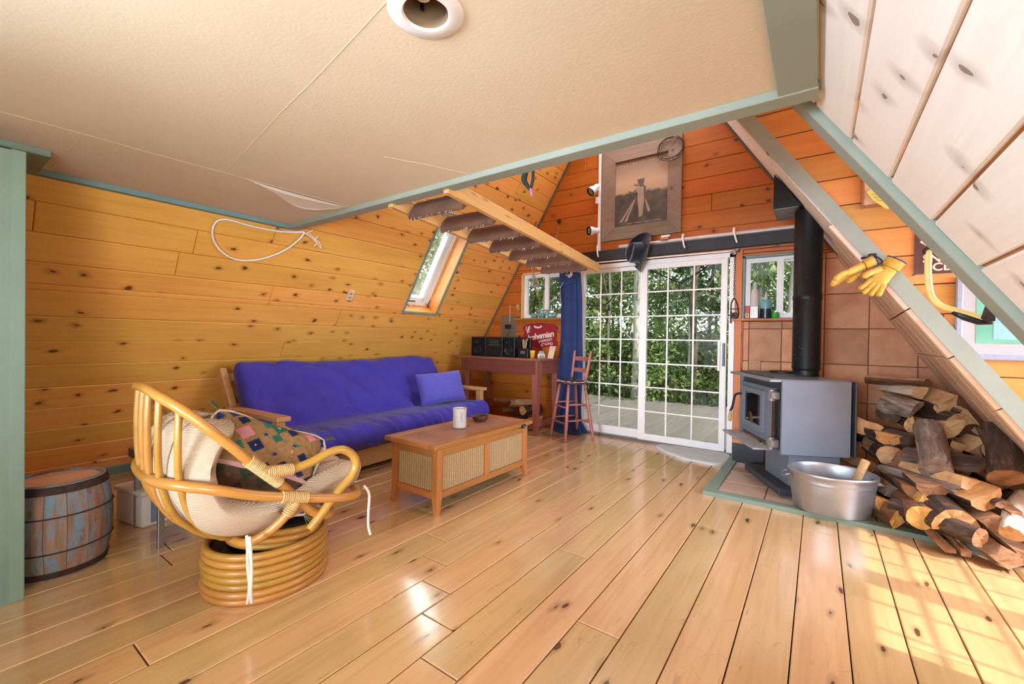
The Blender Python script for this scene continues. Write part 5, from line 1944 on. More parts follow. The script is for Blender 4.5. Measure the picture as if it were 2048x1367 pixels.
o = B().prism([(ix0 - .005 + 1.7075, iz0 - .005 - 2.89), (ix1 + .005 + 1.7075, iz0 - .005 - 2.89), (ix1 + .005 + 1.7075, iz1 + .005 - 2.89), (ix0 - .005 + 1.7075, iz1 + .005 - 2.89)], 0, .008).obj('print', print_mat(), PF, world=False)
o.matrix_basis = W(PF).inverted() @ frame((-1.7075, D - .006, 2.89), (1, 0, 0), (0, 0, 1))
M_ink = plain('print_ink', s2l(104, 92, 82), .6)
M_pale2 = plain('print_pale', s2l(166, 148, 128), .6)
FQ = frame((-1.7075, D - .0145, 2.89), (1, 0, 0), (0, 0, 1))
fg = B()
fg.prism([(-.045, .14), (.045, .145), (.035, .09), (-.03, .085)], 0, .001, FQ)
fg.prism([(-.075, .075), (-.02, .065), (-.02, .078), (-.075, .092)], 0, .001, FQ)
fg.prism([(-.02, .085), (.03, .085), (.03, .05), (-.01, .05)], 0, .001, FQ)
fg.prism([(.03, .07), (.062, .04), (.058, .0), (.03, -.01), (.035, .04)], 0, .001, FQ)
fg.prism([(-.15, .01), (-.10, -.015), (-.05, .01), (-.05, .03), (-.10, .005), (-.14, .025)], 0, .001, FQ)
fg.obj('printed_figure', M_ink, PF)
fp = B()
fp.prism([(-.035, .05), (.03, .05), (.04, -.1), (.025, -.28), (-.015, -.30), (-.035, -.1)], 0, .0006, FQ)
fp.prism([(.05, -.1), (.06, -.1), (.115, -.24), (.085, -.25)], 0, .0006, FQ)
for a in (-.25, -.19):
    fp.prism([(-.06, -.06), (-.05, -.06), (a + .03, -.33), (a, -.33)], 0, .0005, FQ)
fp.obj('printed_coat', M_pale2, PF)
hb = B()
for q in range(13):
    x = -.25 + .038 * q
    if q not in (3, 8, 11):
        hb.prism([(x, .285 + .004 * q), (x + .009, .285 + .004 * q), (x + .009, .345 + .002 * q), (x, .345 + .002 * q)], 0, .0008, FQ)
        hb.prism([(x, .31 + .003 * q), (x + .024, .312 + .003 * q), (x + .024, .32 + .003 * q), (x, .318 + .003 * q)], 0, .0008, FQ)
hb.obj('printed_heading', M_pale2, PF)
ft = B()
for q in range(22):
    if q % 6 != 4:
        ft.prism([(-.16 + .018 * q, -.362), (-.147 + .018 * q, -.362), (-.147 + .018 * q, -.352), (-.16 + .018 * q, -.352)], 0, .0008, FQ)
ft.obj('printed_footer', M_pale2, PF)

WR = thing('wire_wreath', 'rusty barbed wire coil hung on the upper right corner of the poster frame', 'wreath', (-1.37, D - .05, 3.29))
wb = B()
for k in range(5):
    r = .125 + .012 * math.sin(k * 2.3)
    wb.tube([V((-1.362 + .012 * math.sin(k * 4) + r * (1.08) * math.cos(t), D - .045 - .006 * k, 3.285 + .01 * math.cos(k * 3) + r * .95 * math.sin(t) + .006 * math.sin(3 * t + k))) for t in [2 * math.pi * q / 40 for q in range(40)]], .0026, 5, True)
for k in range(26):
    a = k * .97
    c = V((-1.362 + .135 * math.cos(a), D - .055, 3.285 + .12 * math.sin(a)))
    d = V((math.cos(a * 5), -.4, math.sin(a * 5))) * .016
    wb.tube([c - d, c + d], .0018, 4)
wb.obj('wire', plain('rust_wire', s2l(70, 48, 40), .7, .4), WR)

TL = thing('track_light', 'white vertical track light with two spot heads left of the poster', 'track light', (-2.215, D - .02, 2.7))
B().box((-2.232, D - .028, 2.17), (-2.196, D - .001, 3.50), bev=.003).obj('track', M_sash, TL)
B().box((-2.262, D - .045, 2.83), (-2.225, D - .003, 2.91), bev=.004).obj('feed_box', M_sash, TL)
for z, dv in ((2.98, V((-.42, -.62, -.66))), (2.485, V((-.62, -.78, -.10)))):
    dv.normalize()
    c = V((-2.262, D - .11, z))
    Ms = dv.to_track_quat('Z', 'Y').to_matrix().to_4x4()
    Ms.translation = c
    h = B().lathe([(.006, -.085), (.034, -.08), (.036, -.03), (.050, .0), (.052, .045), (.047, .045), (.044, .01), (.006, -.01)], 26, Ms).obj('spot_head', M_sash, TL, smooth=True)
    B().lathe([(.048, .038), (.053, .040), (.053, .052), (.046, .054), (.042, .035)], 26, Ms, cap=False).obj('black_rim', M_black, h, smooth=True)
    B().lathe([(.003, .018), (.03, .014), (.043, .026)], 22, Ms).obj('lamp_face', plain('lamp_lens_%d' % int(z * 100), s2l(190, 188, 182), .15), h, smooth=True)
    B().bar((-2.215, D - .02, z + .01), c, .014, .014).obj('arm', M_sash, TL)

LT = thing('steel_lintel', 'black steel beam running across the end wall above the sliding door', 'beam', (-1.4, D - .02, 2.19))
B().box((-2.52, D - .055, 2.122), (-.02, D - .001, 2.245), bev=.003).obj('beam', plain('lintel_black', s2l(44, 45, 47), .6, 0, var=.25, scale=8), LT)
CP = thing('conduit_pipe', 'pale grey pipe lying along the top of the black beam', 'pipe', (-1.1, D - .03, 2.26))
B().cyl((-1.95, D - .035, 2.267), (.0, D - .035, 2.267), .020, 14).obj('pipe', plain('grey_pipe', s2l(196, 186, 180), .4, .2), CP)
for x, lab in ((-2.21, 'pale wall peg left of the hanging hat'), (-1.22, 'pale wall peg just right of the hanging hat'), (-.722, 'pale wall peg nearest the black stove pipe')):
    t = thing('wall_peg', lab + ' over the black beam', 'peg', (x, D - .06, 2.28))
    B().tube(smoothpath([(x, D - .056, 2.31), (x, D - .075, 2.29), (x + .025, D - .12, 2.20), (x + .04, D - .13, 2.155)], 4), .0085, 8).obj('peg', M_sash, t, smooth='all')
    B().box((x - .012, D - .058, 2.28), (x + .012, D - .052, 2.325), bev=.003).obj('peg_plate', M_sash, t)
bk = thing('wood_scrap', 'two little wood blocks stacked below the poster frame', 'wood block', (-1.41, D - .03, 2.325))
B().box((-1.465, D - .06, 2.288), (-1.375, D - .03, 2.316), bev=.002).obj('block', M_brown, bk)
B().box((-1.455, D - .055, 2.316), (-1.36, D - .03, 2.338), bev=.002).obj('block', M_sash, bk)

# cowboy hat hung by its brim
HT = thing('cowboy_hat', 'black felt cowboy hat hung brim-up on the beam in front of the sliding door', 'hat', (-1.66, D - .10, 2.15))
M_felt = fabric('black_felt', s2l(30, 34, 48), weave=300, var=.1, sheen=.5)
# local frame: z = crown direction, x = long axis of the brim
hz = V((-.62, -.78, -.10)).normalized()
hx = V((.50, -.34, .80))
hx = (hx - hz * hx.dot(hz)).normalized()
Mh = Matrix((hx * 1.28, hz.cross(hx) * 1.28, hz * 1.28)).transposed().to_4x4()
Mh.translation = V((-1.640, D - .125, 2.155))


def brim(u, v):
    a = 2 * math.pi * u
    r = .082 + .075 * v
    x, y = r * 1.14 * math.cos(a), r * .98 * math.sin(a)
    zz = .055 * v ** 1.6 * abs(math.sin(a)) ** 2.2 * 1.5 - .018 * v * abs(math.cos(a)) ** 3
    return V((x, y * (1 - .22 * v * abs(math.sin(a))), zz))


def crown(u, v):
    a = 2 * math.pi * u
    t = v
    r = .084 * (1 - .12 * t) if t < .75 else .075 * math.cos((t - .75) / .25 * math.pi / 2 * .98)
    zz = .12 * min(1, t / .75) + (.012 * math.sin((t - .75) / .25 * math.pi / 2) if t > .75 else 0)
    x, y = r * 1.14 * math.cos(a), r * .98 * math.sin(a)
    if t > .6:
        zz -= .03 * math.exp(-(y / .03) ** 2) * (t - .6) / .4
        if x > 0:
            y *= 1 - .25 * (t - .6) / .4 * (x / .09)
    return V((x, y, zz))


b = B()
b.grid(brim, 48, 8, Mh, cu=True)
bo = b.obj('brim', M_felt, HT, smooth='all')
md = bo.modifiers.new('thick', 'SOLIDIFY')
md.thickness = .004
B().grid(crown, 48, 16, Mh, cu=True).obj('crown', M_felt, HT, smooth='all')
B().lathe([(.0845, .002), (.087, .004), (.085, .022), (.083, .022)], 40, Mh @ Matrix.Diagonal((1.14, .98, 1, 1)), cap=False).obj('hat_band', M_blk, HT, smooth=True)

# chain with an iron bell hanging beside the door
CN = thing('chain_and_bell', 'rusty chain with a small iron pulley hanging on the post right of the door', 'chain', (-.70, D - .05, 1.7))
M_iron = plain('old_iron', s2l(66, 54, 48), .6, .6, var=.2)
for k in range(21):
    zc = 2.045 - .0205 * k
    q = []
    for t in [2 * math.pi * j / 10 for j in range(10)]:
        u, w = .0062 * math.cos(t), .0135 * math.sin(t)
        q.append(V((-.712, D - .052, zc)) + (V((u, 0, w)) if k % 2 else V((0, u, w))))
    B().tube(q, .0022, 5, True).obj('chain_link', M_iron, CN)
b = B()
b.tube(smoothpath([(-.712, D - .05, 1.612), (-.735, D - .05, 1.56), (-.738, D - .05, 1.50), (-.735, D - .05, 1.44)], 4), .006, 6)
b.tube(smoothpath([(-.712, D - .05, 1.612), (-.688, D - .05, 1.57), (-.672, D - .05, 1.50), (-.668, D - .05, 1.44)], 4), .006, 6)
b.tube([(-.745, D - .05, 1.50), (-.662, D - .05, 1.50)], .005, 6)
b.obj('strap', M_iron, CN, smooth='all')
B().lathe([(.004, -.02), (.030, -.02), (.034, -.008), (.024, 0), (.034, .008), (.030, .02), (.004, .02)], 22, Matrix.Translation((-.700, D - .055, 1.432)) @ Matrix.Rotation(math.pi / 2, 4, 'X')).obj('pulley_wheel', M_iron, CN, smooth=True)
b = B()
b.tube([(-.765, D - .055, 1.44), (-.735, D - .055, 1.435), (-.70, D - .085, 1.432)], .006, 6)
b.box((-.742, D - .07, 1.355), (-.730, D - .04, 1.47), bev=.002)
b.obj('arm', M_iron, CN)

# right window sill
z = WINR[2]
YS = D - .035
bt = thing('plastic_bottle', 'tall milky plastic bottle on the right window sill', 'bottle', (-.527, YS, z))
B().lathe([(.034, 0), (.039, .004), (.039, .235), (.032, .275), (.016, .30), (.015, .31)], 24).obj('bottle', plain('milky_plastic', s2l(206, 192, 184), .35, var=.05), bt, world=False, smooth=True)
B().lathe([(.019, .308), (.021, .31), (.021, .335), (.016, .352), (.010, .365), (.003, .366)], 18).obj('cap', plain('clear_cap', s2l(190, 190, 186), .25), bt, world=False, smooth=True)
rb = thing('red_box', 'small red and yellow matchbox carton left of the bottle on the sill', 'box', (-.588, YS - .01, z))
B().box((-.020, -.014, 0), (.018, .014, .128), bev=.002).obj('carton', plain('carton_red', s2l(186, 52, 54), .5), rb, world=False)
B().box((-.018, -.0155, .012), (.016, -.0135, .05)).obj('label', plain('carton_label', s2l(214, 190, 110), .5), rb, world=False)
B().cyl((0, -.0153, .031), (0, -.0168, .031), .010, 16).obj('label_dot', plain('label_green', s2l(60, 110, 70), .5), rb, world=False)
tn = thing('tin_can', 'grey rectangular tin in front of the milky bottle on the sill', 'tin', (-.525, YS - .058, z))
B().box((-.034, -.016, 0), (.036, .016, .118), bev=.004).obj('tin', plain('tin_grey', s2l(176, 162, 156), .35, .3), tn, world=False)
for x in (-.018, 0.0, .02):
    B().box((x - .002, -.0175, .01), (x + .002, -.0155, .108)).obj('stripe', plain('tin_stripe', s2l(110, 92, 90), .5), tn, world=False)
jr = thing('teal_jar', 'teal jar with a dark lower half and a pale spout on the right sill', 'jar', (-.430, YS - .01, z))
B().lathe([(.046, 0), (.050, .004), (.051, .095), (.051, .095)], 26).obj('lower', plain('jar_dark', s2l(24, 46, 58), .3), jr, world=False, smooth=True)
B().lathe([(.051, .095), (.051, .165), (.047, .178), (.02, .182)], 26).obj('upper', plain('jar_teal', s2l(112, 168, 172), .35), jr, world=False, smooth=True)
B().lathe([(.020, .18), (.016, .21), (.008, .235), (.007, .26), (.003, .262)], 16).obj('spout', plain('spout_plastic', s2l(200, 196, 186), .4), jr, world=False, smooth=True)
gc = thing('green_cup', 'small bright green plastic cup right of the teal jar', 'cup', (-.350, YS - .02, z))
B().lathe([(.020, 0), (.022, .002), (.027, .06), (.024, .06), (.019, .006), (.002, .006)], 22).obj('cup', plain('lime_plastic', s2l(40, 190, 60), .3), gc, world=False, smooth=True)
op = thing('outlet_plate', 'tan wall plate on the tiles just above the stove top', 'wall plate', (-.518, D - .02, .94))
B().box((-.572, D - .024, .885), (-.466, D - .011, .985), bev=.003).obj('plate', plain('plate_tan', s2l(176, 128, 78), .5), op)
for x in (-.545, -.495):
    for zz in (.915, .955):
        B().cyl((x, D - .023, zz), (x, D - .0265, zz), .004, 8).obj('screw', M_iron, op)

# left slope: outlet, cable loop
FO = F_left @ Matrix.Translation((2.534, 1.834, 0))
ol = thing('wall_outlet', 'cream wall outlet on the left plank slope', 'outlet', M=FO)
B().box((-.034, -.057, 0), (.036, .057, .007), bev=.003).obj('plate', plain('outlet_cream', s2l(226, 200, 166), .4), ol, world=False)
for q in (-.022, .022):
    B().lathe([(.016, .006), (.016, .010), (.002, .0105)], 16, Matrix.Translation((0, q, 0))).obj('socket', plain('socket_cream_%d' % (q > 0), s2l(200, 172, 138), .4), ol, world=False)
    for x in (-.005, .006):
        B().box((x - .0015, q - .004, .0095), (x + .0015, q + .006, .0112)).obj('slot', M_blk, ol, world=False)
CB = thing('white_cable', 'white cable hanging in a loop on the plank slope under the loft corner', 'cable', F_left @ V((1.9, 2.38, .02)))


def onleft(x, z, off=.012):
    y, zz = x, z
    return F_left @ V((y, zz * nL / KL, off))


lp = [(1.90, 2.03, .02), (1.72, 2.0, .02), (1.52, 1.995, .02), (1.34, 2.005, .02), (1.27, 1.97, .02), (1.272, 1.88, .025), (1.34, 1.80, .03), (1.46, 1.755, .035), (1.62, 1.78, .03), (1.78, 1.87, .03), (1.87, 1.97, .03), (1.90, 2.03, .03)]
B().tube(smoothpath([onleft(*p) for p in lp], 6), .0068, 7).obj('loop', M_white, CB, smooth='all')
hk = [(1.90, 2.03, .03), (1.98, 2.0, .04), (2.05, 1.955, .04), (2.07, 1.94, .04), (2.04, 1.98, .05), (1.96, 2.02, .05), (1.93, 2.04, .05)]
B().tube(smoothpath([onleft(*p) for p in hk], 5), .004, 6).obj('knot', M_white, CB, smooth='all')
for p in ([(1.92, 2.03, .03), (1.96, 2.06, .03)], [(1.99, 2.0, .045), (2.01, 2.03, .05)], [(2.02, 1.97, .045), (2.0, 1.95, .05)]):
    B().tube([onleft(*q) for q in p], .0035, 6).obj('cable_tie', M_white, CB)

# recessed lamp in the loft ceiling
RL = thing('recessed_lamp', 'round white recessed ceiling lamp in the plaster loft ceiling', 'lamp', LC)
B().lathe([(LR, .0), (LR + .004, -.006), (.096, -.006), (.102, -.001), (.102, .001), (LR, .022)], 48, cap=False).obj('trim_ring', M_white, RL, world=False, smooth=True)
B().lathe([(LR, .0), (LR, .024), (LR + .006, .024), (LR + .006, .12), (.02, .125), (.001, .126)], 40, cap=False).obj('can', plain('can_bronze', s2l(206, 176, 140), .25, .5), RL, world=False, smooth=True)
B().lathe([(.003, .030), (.020, .034), (.031, .052), (.028, .078), (.014, .10), (.013, .125)], 26, Matrix.Translation((.0, -.012, 0))).obj('bulb', plain('frosted_bulb', s2l(216, 210, 204), .3), RL, world=False, smooth=True)
B().box((-.046, .02, .04), (-.040, .03, .10)).obj('clip', M_black, RL, world=False)

# ------------------------------------------------------------------ hearth, wood stove, pipe
HE = struct(thing('trim_11', None, None, (0, 3.9, 0)))
B().box((-.63, 3.62, .001), (1.25, D - .02, .012)).obj('hearth_bed', M_grout, HE)
M_htile = terracotta()
for nd in M_htile.node_tree.nodes:
    if nd.type == 'VALTORGB':
        for e, c in zip(nd.color_ramp.elements, (s2l(200, 176, 158), s2l(214, 192, 174), s2l(224, 204, 188))):
            e.color = c
for i in range(6):
    for j in range(4):
        x0, y0 = -.625 + .318 * i, 3.615 + .318 * j
        piece('hearth_tile', [(x0, y0), (min(x0 + .318, 1.2), y0), (min(x0 + .318, 1.2), y0 + .318), (x0, y0 + .318)], frame((0, 0, .016), (1, 0, 0), (0, 1, 0)), M_htile, HE, .012, .003, random.uniform(0, .0015), .004)
B().prism([(-.70, 3.52), (1.22, 3.52), (1.22, 3.60), (-.62, 3.60)], 0, .030).obj('hearth_edge_front', M_green2, HE)
B().prism([(-.70, 3.52), (-.62, 3.60), (-.62, 4.86), (-.70, 4.86)], 0, .030).obj('hearth_edge_side', M_green2, HE)

A0 = V((-.255, 3.745, 0))
dS = V((-.455, .89, 0)).normalized()      # along the stove front, to its left
dB = V((.89, .455, 0)).normalized()       # toward its back
SM = Matrix((dS, -dB, V((0, 0, 1)))).transposed().to_4x4()      # local x: left along front, y: out of the front, z up
if SM.determinant() < 0:
    pass
SM.translation = A0
WS = thing('wood_stove', 'grey steel wood stove on a pedestal with glass door, standing on the tiled hearth', 'stove', A0)
M_stove = plain('stove_grey', s2l(120, 129, 142), .5, .1, var=.06, scale=6, bump=.03)
M_sdark = plain('stove_dark', s2l(70, 74, 82), .5, .2, var=.12, scale=10)


def sbox(name, lo, hi, m=M_stove, bev=.004, parent=None):
    return B().box(lo, hi, SM, bev=bev).obj(name, m, parent or WS)


SW, SD = .78, .50
sbox('base_plate', (-.02, -.62, .035), (.64, -.03, .085), M_sdark)
sbox('pedestal', (.06, -.48, .085), (.47, -.13, .345))
sbox('firebox', (.0, -SD + .03, .345), (SW, -.06, .865), M_sdark)
sbox('side_panel', (-.022, -SD, .338), (.0, -.035, .888), bev=.003)
sbox('side_panel', (SW, -SD, .338), (SW + .02, -.035, .888), bev=.003)
sbox('heat_shield_back', (-.02, -SD - .04, .34), (SW + .02, -SD - .028, .888), M_sdark)
sbox('top_plate', (-.01, -SD, .872), (SW + .04, .045, .893), plain('stove_top', s2l(150, 154, 160), .4, .4, var=.15, scale=9), .004)
sbox('cook_top', (.10, -SD + .16, .893), (SW - .02, -.02, .906), M_sdark, .003)
door = sbox('door', (.11, -.06, .385), (SW - .03, -.028, .815))
fr = B()
gl = (.30, .64, .485, .735)
for lo, hi in (((gl[0] - .055, -.03, gl[2] - .05), (gl[0], -.012, gl[3] + .045)), ((gl[1], -.03, gl[2] - .05), (gl[1] + .055, -.012, gl[3] + .045)), ((gl[0], -.03, gl[2] - .05), (gl[1], -.012, gl[2])), ((gl[0], -.03, gl[3]), (gl[1], -.012, gl[3] + .045))):
    fr.box(lo, hi, SM, bev=.003)
fr.obj('glass_frame', M_stove, door)
sbox('door_glass', (gl[0], -.03, gl[2]), (gl[1], -.024, gl[3]), plain('fire_glass', s2l(26, 22, 24), .06, 0, spec=.8), 0, door)
for z in (.405, .77):
    sbox('hinge_block', (.03, -.05, z - .035), (.13, .012, z + .03), plain('hinge_steel', s2l(150, 148, 146), .4, .5), .01)
    B().cyl(SM @ V((.075, -.006, z - .045)), SM @ V((.075, -.006, z + .04)), .026, 16).obj('hinge_barrel', bpy.data.materials['hinge_steel'], WS, smooth=True)
B().cyl(SM @ V((.075, -.022, .43)), SM @ V((.075, -.022, .735)), .013, 10).obj('hinge_rod', M_rust, WS, smooth=True)
hd = B().tube(smoothpath([SM @ V(p) for p in ((.71, -.025, .70), (.72, .02, .695), (.735, .035, .66), (.745, .045, .58), (.76, .06, .53))], 4), .010, 8).obj('door_handle', M_black, door, smooth='all')
B().lathe([(.008, 0), (.013, .02), (.017, .06), (.015, .09), (.006, .10)], 14, Matrix.Translation(SM @ V((.758, .058, .535))) @ Matrix.Rotation(math.radians(168), 4, 'X')).obj('handle_coil', M_bind, door, smooth=True)
sbox('ash_shelf', (.10, -.03, .338), (SW + .02, .115, .352), plain('shelf_ash', s2l(170, 168, 168), .6, .3, var=.25, scale=16), .004)
B().lathe([(.09, 0), (.10, .004), (.10, .012), (.095, .016), (.02, .018)], 24, SM @ Matrix.Translation((.58, -.30, .906))).obj('lid', M_black, WS, smooth=True)
PP = thing('stove_pipe', 'matte black round stove pipe rising from the stove to the sloping roof', 'stove pipe', (-.085, 4.33, .895))
b = B().lathe([(.092, .0), (.092, .045), (.098, .05), (.100, .06), (.100, .62), (.104, .625), (.104, .66), (.100, .665), (.100, 1.36)], 36, Matrix.Translation((-.085, 4.33, .897)))
b.obj('pipe', plain('pipe_black', s2l(30, 31, 34), .45, .4, var=.25, scale=9), PP, smooth=True)
spb = B()
for k in range(14):
    a = math.radians(-140 + random.uniform(0, 60))
    zz = 1.0 + random.uniform(.02, .7)
    c = V((-.085 + .1005 * math.cos(a), 4.33 + .1005 * math.sin(a), zz))
    spb.lathe([(.0005, -.002), (random.uniform(.002, .004), 0), (.0005, .002)], 6, Matrix.Translation(c))
spb.obj('paint_specks', plain('chalk_specks', s2l(190, 186, 180), .8), PP)
TH = thing('pipe_support_box', 'square black metal box where the stove pipe enters the sloping roof', 'flue box', (-.11, 4.33, 2.2))
tb = B()
hx0, hx1, hy0, hy1 = -.325, .13, 4.13, 4.53
def bz(x, y):
    t = (y - Y2) / (D - Y2)
    return ((XQ * (1 - t) + XD * t) - x) / ((1 - t) / KQ + t / KD)


zz0 = 2.262
xr0, xr1 = bay(hy0, zz0).x - .01, bay(hy1, zz0).x - .01
tb.poly([(hx0, hy0, zz0), (xr0, hy0, zz0), (xr1, hy1, zz0), (hx0, hy1, zz0), (hx0, hy0, bz(hx0, hy0) - .02), (hx0, hy1, bz(hx0, hy1) - .02)],
        [(0, 3, 2, 1), (0, 1, 4), (3, 5, 2), (1, 2, 5, 4), (0, 4, 5, 3)])
tb.obj('box', M_black, TH)
B().box((hx0 + .004, hy0 + .004, zz0 - .006), (xr0 - .02, hy1 - .004, zz0 - .001)).obj('bottom_plate', M_steel, TH)
WB = thing('kindling_box', 'low wooden box with a black inside standing against the tiles left of the stove', 'box', (-.58, 4.72, .03))
b = B()
b.box((-.66, 4.60, .013), (-.40, 4.615, .20))
b.box((-.66, 4.84, .013), (-.40, 4.855, .20))
b.box((-.66, 4.615, .013), (-.645, 4.84, .20))
b.box((-.415, 4.615, .013), (-.40, 4.84, .20))
b.box((-.645, 4.615, .013), (-.415, 4.84, .03))
b.obj('box', M_black, WB)
for a, c in (((-.665, 4.595, .20), (-.395, 4.62, .235)), ((-.665, 4.835, .20), (-.395, 4.86, .235)), ((-.665, 4.62, .20), (-.64, 4.835, .235)), ((-.42, 4.62, .20), (-.395, 4.835, .235))):
    B().box(a, c, bev=.003).obj('rim_board', M_brown, WB)

# galvanised tub with a wooden stick
TU = thing('metal_tub', 'oval galvanised metal tub standing on the front edge of the hearth', 'tub', (.085, 3.66, .031), math.radians(12))
M_galv = plain('galvanised', s2l(176, 178, 180), .38, .8, var=.12, scale=7, bump=.04)
TP = [(.80, .0), (.84, .004), (.86, .02), (.955, .19), (.96, .20), (.968, .205), (.962, .212), (.985, .245), (1.01, .252), (1.015, .262), (1.0, .268), (.985, .262), (.965, .24), (.94, .19), (.84, .02), (.02, .014)]
B().lathe([(r * .255, z) for r, z in TP], 56, Matrix.Diagonal((1.0, .82, 1, 1))).obj('tub', M_galv, TU, world=False, smooth=True)
for s in (-1, 1):
    B().tube(smoothpath([(s * .25, -.05, .225), (s * .275, -.045, .215), (s * .285, 0, .20), (s * .275, .045, .215), (s * .25, .05, .225)], 5), .005, 7).obj('handle', M_galv, TU, world=False, smooth='all')
    B().box((s * .238 - .004, -.06, .215), (s * .25 + .004, .06, .235), bev=.003).obj('handle_plate', M_galv, TU, world=False)
sk2 = thing('wooden_stick', 'short round wooden stick leaning out of the metal tub', 'stick', (.19, 3.66, .06))
B().cyl((.155, 3.69, .05), (.262, 3.622, .405), .024, 14).obj('stick', ENDG['tan'], sk2, smooth=True)

# slate slab in front of the door
SLB = thing('slate_slab', 'pale blue-grey flat stone slab lying on the floor in front of the sliding door', 'stone slab', (-1.0, 4.6, 0))
op = [(-1.425, 4.74), (-1.40, 4.83), (-1.30, 4.86), (-1.05, 4.875), (-.76, 4.87), (-.70, 4.76), (-.70, 4.60), (-.72, 4.46), (-.80, 4.385), (-.93, 4.40), (-1.05, 4.415), (-1.17, 4.49), (-1.285, 4.57), (-1.37, 4.66)]
pts = [(p.x + .006 * noise.noise(p * 30), p.y + .006 * noise.noise(p * 27)) for p in smoothpath([(a, b2, 0) for a, b2 in op], 4, True)]
n = len(pts)
c = V((-1.03, 4.63, 0))
vs, fs = [], []
for s, z in ((1.0, 0), (1.0, .018), (.985, .024), (.8, .025), (.55, .026), (.25, .026)):
    for x, y in pts:
        q = c + (V((x, y, 0)) - c) * s
        vs.append((q.x, q.y, z + (.004 * noise.noise(V((q.x * 14, q.y * 14, 1))) if z > .02 else 0)))
for i in range(5):
    for j in range(n):
        fs.append((i * n + j, i * n + (j + 1) % n, (i + 1) * n + (j + 1) % n, (i + 1) * n + j))
fs.append(tuple(5 * n + j for j in range(n)))
B().poly(vs, fs).obj('slab', plain('slate', s2l(206, 216, 216), .7, var=.1, scale=14, bump=.4), SLB, smooth=True)

# ------------------------------------------------------------------ gloves, bow saw, pictures on the dormer wall
M_glove = NT('yellow_leather', .7, .3)
_v = M_glove.coords((1, 1, 1), False)
_c = M_glove.ramp(M_glove.noise(_v, 12, 6, .65), [(.3, s2l(176, 128, 40)), (.5, s2l(216, 172, 76)), (.72, s2l(232, 196, 108))])
M_glove.color(M_glove.mix(M_glove.ramp(M_glove.noise(_v, 21, 5, .7), [(.60, (0, 0, 0)), (.72, (.7, .7, .7))]), _c, s2l(86, 62, 34)))
M_glove.bump(M_glove.noise(_v, 45, 4), .5, .004)
M_glove = M_glove.m


def glove(name, label, M, side, curl):
    g = thing(name, label, 'glove', M=M)
    # local: y from cuff (0) to fingertips, x across the palm, z out of the palm
    bm = bmesh.new()
    sl = bm.verts.layers.skin.verify()

    def v(p, r):
        x = bm.verts.new(p)
        x[sl].radius = r
        return x
    root = v((0, .0, 0), (.047, .026))
    wr_ = v((0, .05, .002), (.044, .025))
    bm.edges.new((root, wr_))
    pm = v((0, .10, .004), (.047, .022))
    bm.edges.new((wr_, pm))
    kn = v((0, .135, .004), (.047, .018))
    bm.edges.new((pm, kn))
    me = bpy.data.meshes.new('palm')
    bm.to_mesh(me)
    bm.free()
    p = link('palm', me, M_glove, g, smooth='all')
    for vv, sk_ in zip(me.vertices, me.skin_vertices[0].data):
        sk_.use_root = (vv.index == 0)
    p.modifiers.new('skin', 'SKIN').use_smooth_shade = True
    m2 = p.modifiers.new('sub', 'SUBSURF')
    m2.levels = m2.render_levels = 2
    for k, (x, ln) in enumerate(((-.036, .070), (-.012, .085), (.012, .080), (.036, .062))):
        bx = x * side
        a = curl * (1 + .25 * k)
        pts = [V((bx * .9, .115, .003))]
        yv, zv, an = .135, .004, 0.0
        pts.append(V((bx, yv, zv)))
        for s in range(3):
            an += a
            yv += ln / 3 * math.cos(an)
            zv += ln / 3 * math.sin(an)
            pts.append(V((bx * (1.0 + .12 * (s + 1)), yv, zv)))
        pth = smoothpath(pts, 4)
        N = len(pth)
        B().tube(pth, [.0155 if i < N - 3 else (.0145, .0115, .006)[i - N + 3] for i in range(N)], 10).obj('finger', M_glove, g, world=False, smooth='all')
    th = smoothpath([V((-.03 * side, .05, .006)), V((-.052 * side, .075, .014)), V((-.068 * side, .105, .02)), V((-.075 * side, .135, .024))], 4)
    N = len(th)
    B().tube(th, [.022, .0215, .0205, .0195] + [.0180] * (N - 7) + [.0165, .013, .007], 10).obj('thumb', M_glove, g, world=False, smooth='all')
    B().lathe([(1.0, -.035), (1.06, -.034), (1.02, .0), (.97, .02), (.92, -.0), (.95, -.033)], 28, Matrix.Rotation(-math.pi / 2, 4, 'X') @ Matrix.Diagonal((.047, .029, 1, 1))).obj('cuff', M_glove, g, world=False, smooth=True)
    B().lathe([(1.03, -.036), (1.09, -.0365), (1.08, -.030), (1.04, -.030)], 28, Matrix.Rotation(-math.pi / 2, 4, 'X') @ Matrix.Diagonal((.047, .029, 1, 1)), cap=False).obj('cuff_binding', M_navy, g, world=False, smooth=True)
    return g


def gframe(cuff, tip, out):
    y = (V(tip) - V(cuff)).normalized()
    z = V(out)
    z = (z - y * z.dot(y)).normalized()
    M = Matrix((y.cross(z), y, z)).transposed().to_4x4()
    M.translation = V(cuff)
    return M


glove('work_glove', 'yellow leather work glove hanging fingers down on the green rafter, right of its mate', gframe((.345, 3.372, 1.635), (.225, 3.362, 1.455), (-.15, -1, -.15)), -1, .14)
glove('work_glove', 'yellow leather work glove seen edge-on pointing left from the green rafter', gframe((.235, 3.375, 1.655), (.055, 3.365, 1.560), (.42, -.25, -.85)), 1, .10)
ck = thing('spring_clip', 'black spring clip holding the two yellow gloves to the green rafter', 'clip', (.26, 3.41, 1.66))
b = B()
b.box((.235, 3.385, 1.665), (.275, 3.430, 1.715), bev=.004)
b.box((.20, 3.390, 1.685), (.24, 3.402, 1.70), bev=.003)
b.tube(smoothpath([(.25, 3.40, 1.70), (.275, 3.38, 1.69), (.30, 3.375, 1.66), (.285, 3.375, 1.645)], 4), .004, 6)
b.obj('clip', M_blk, ck)

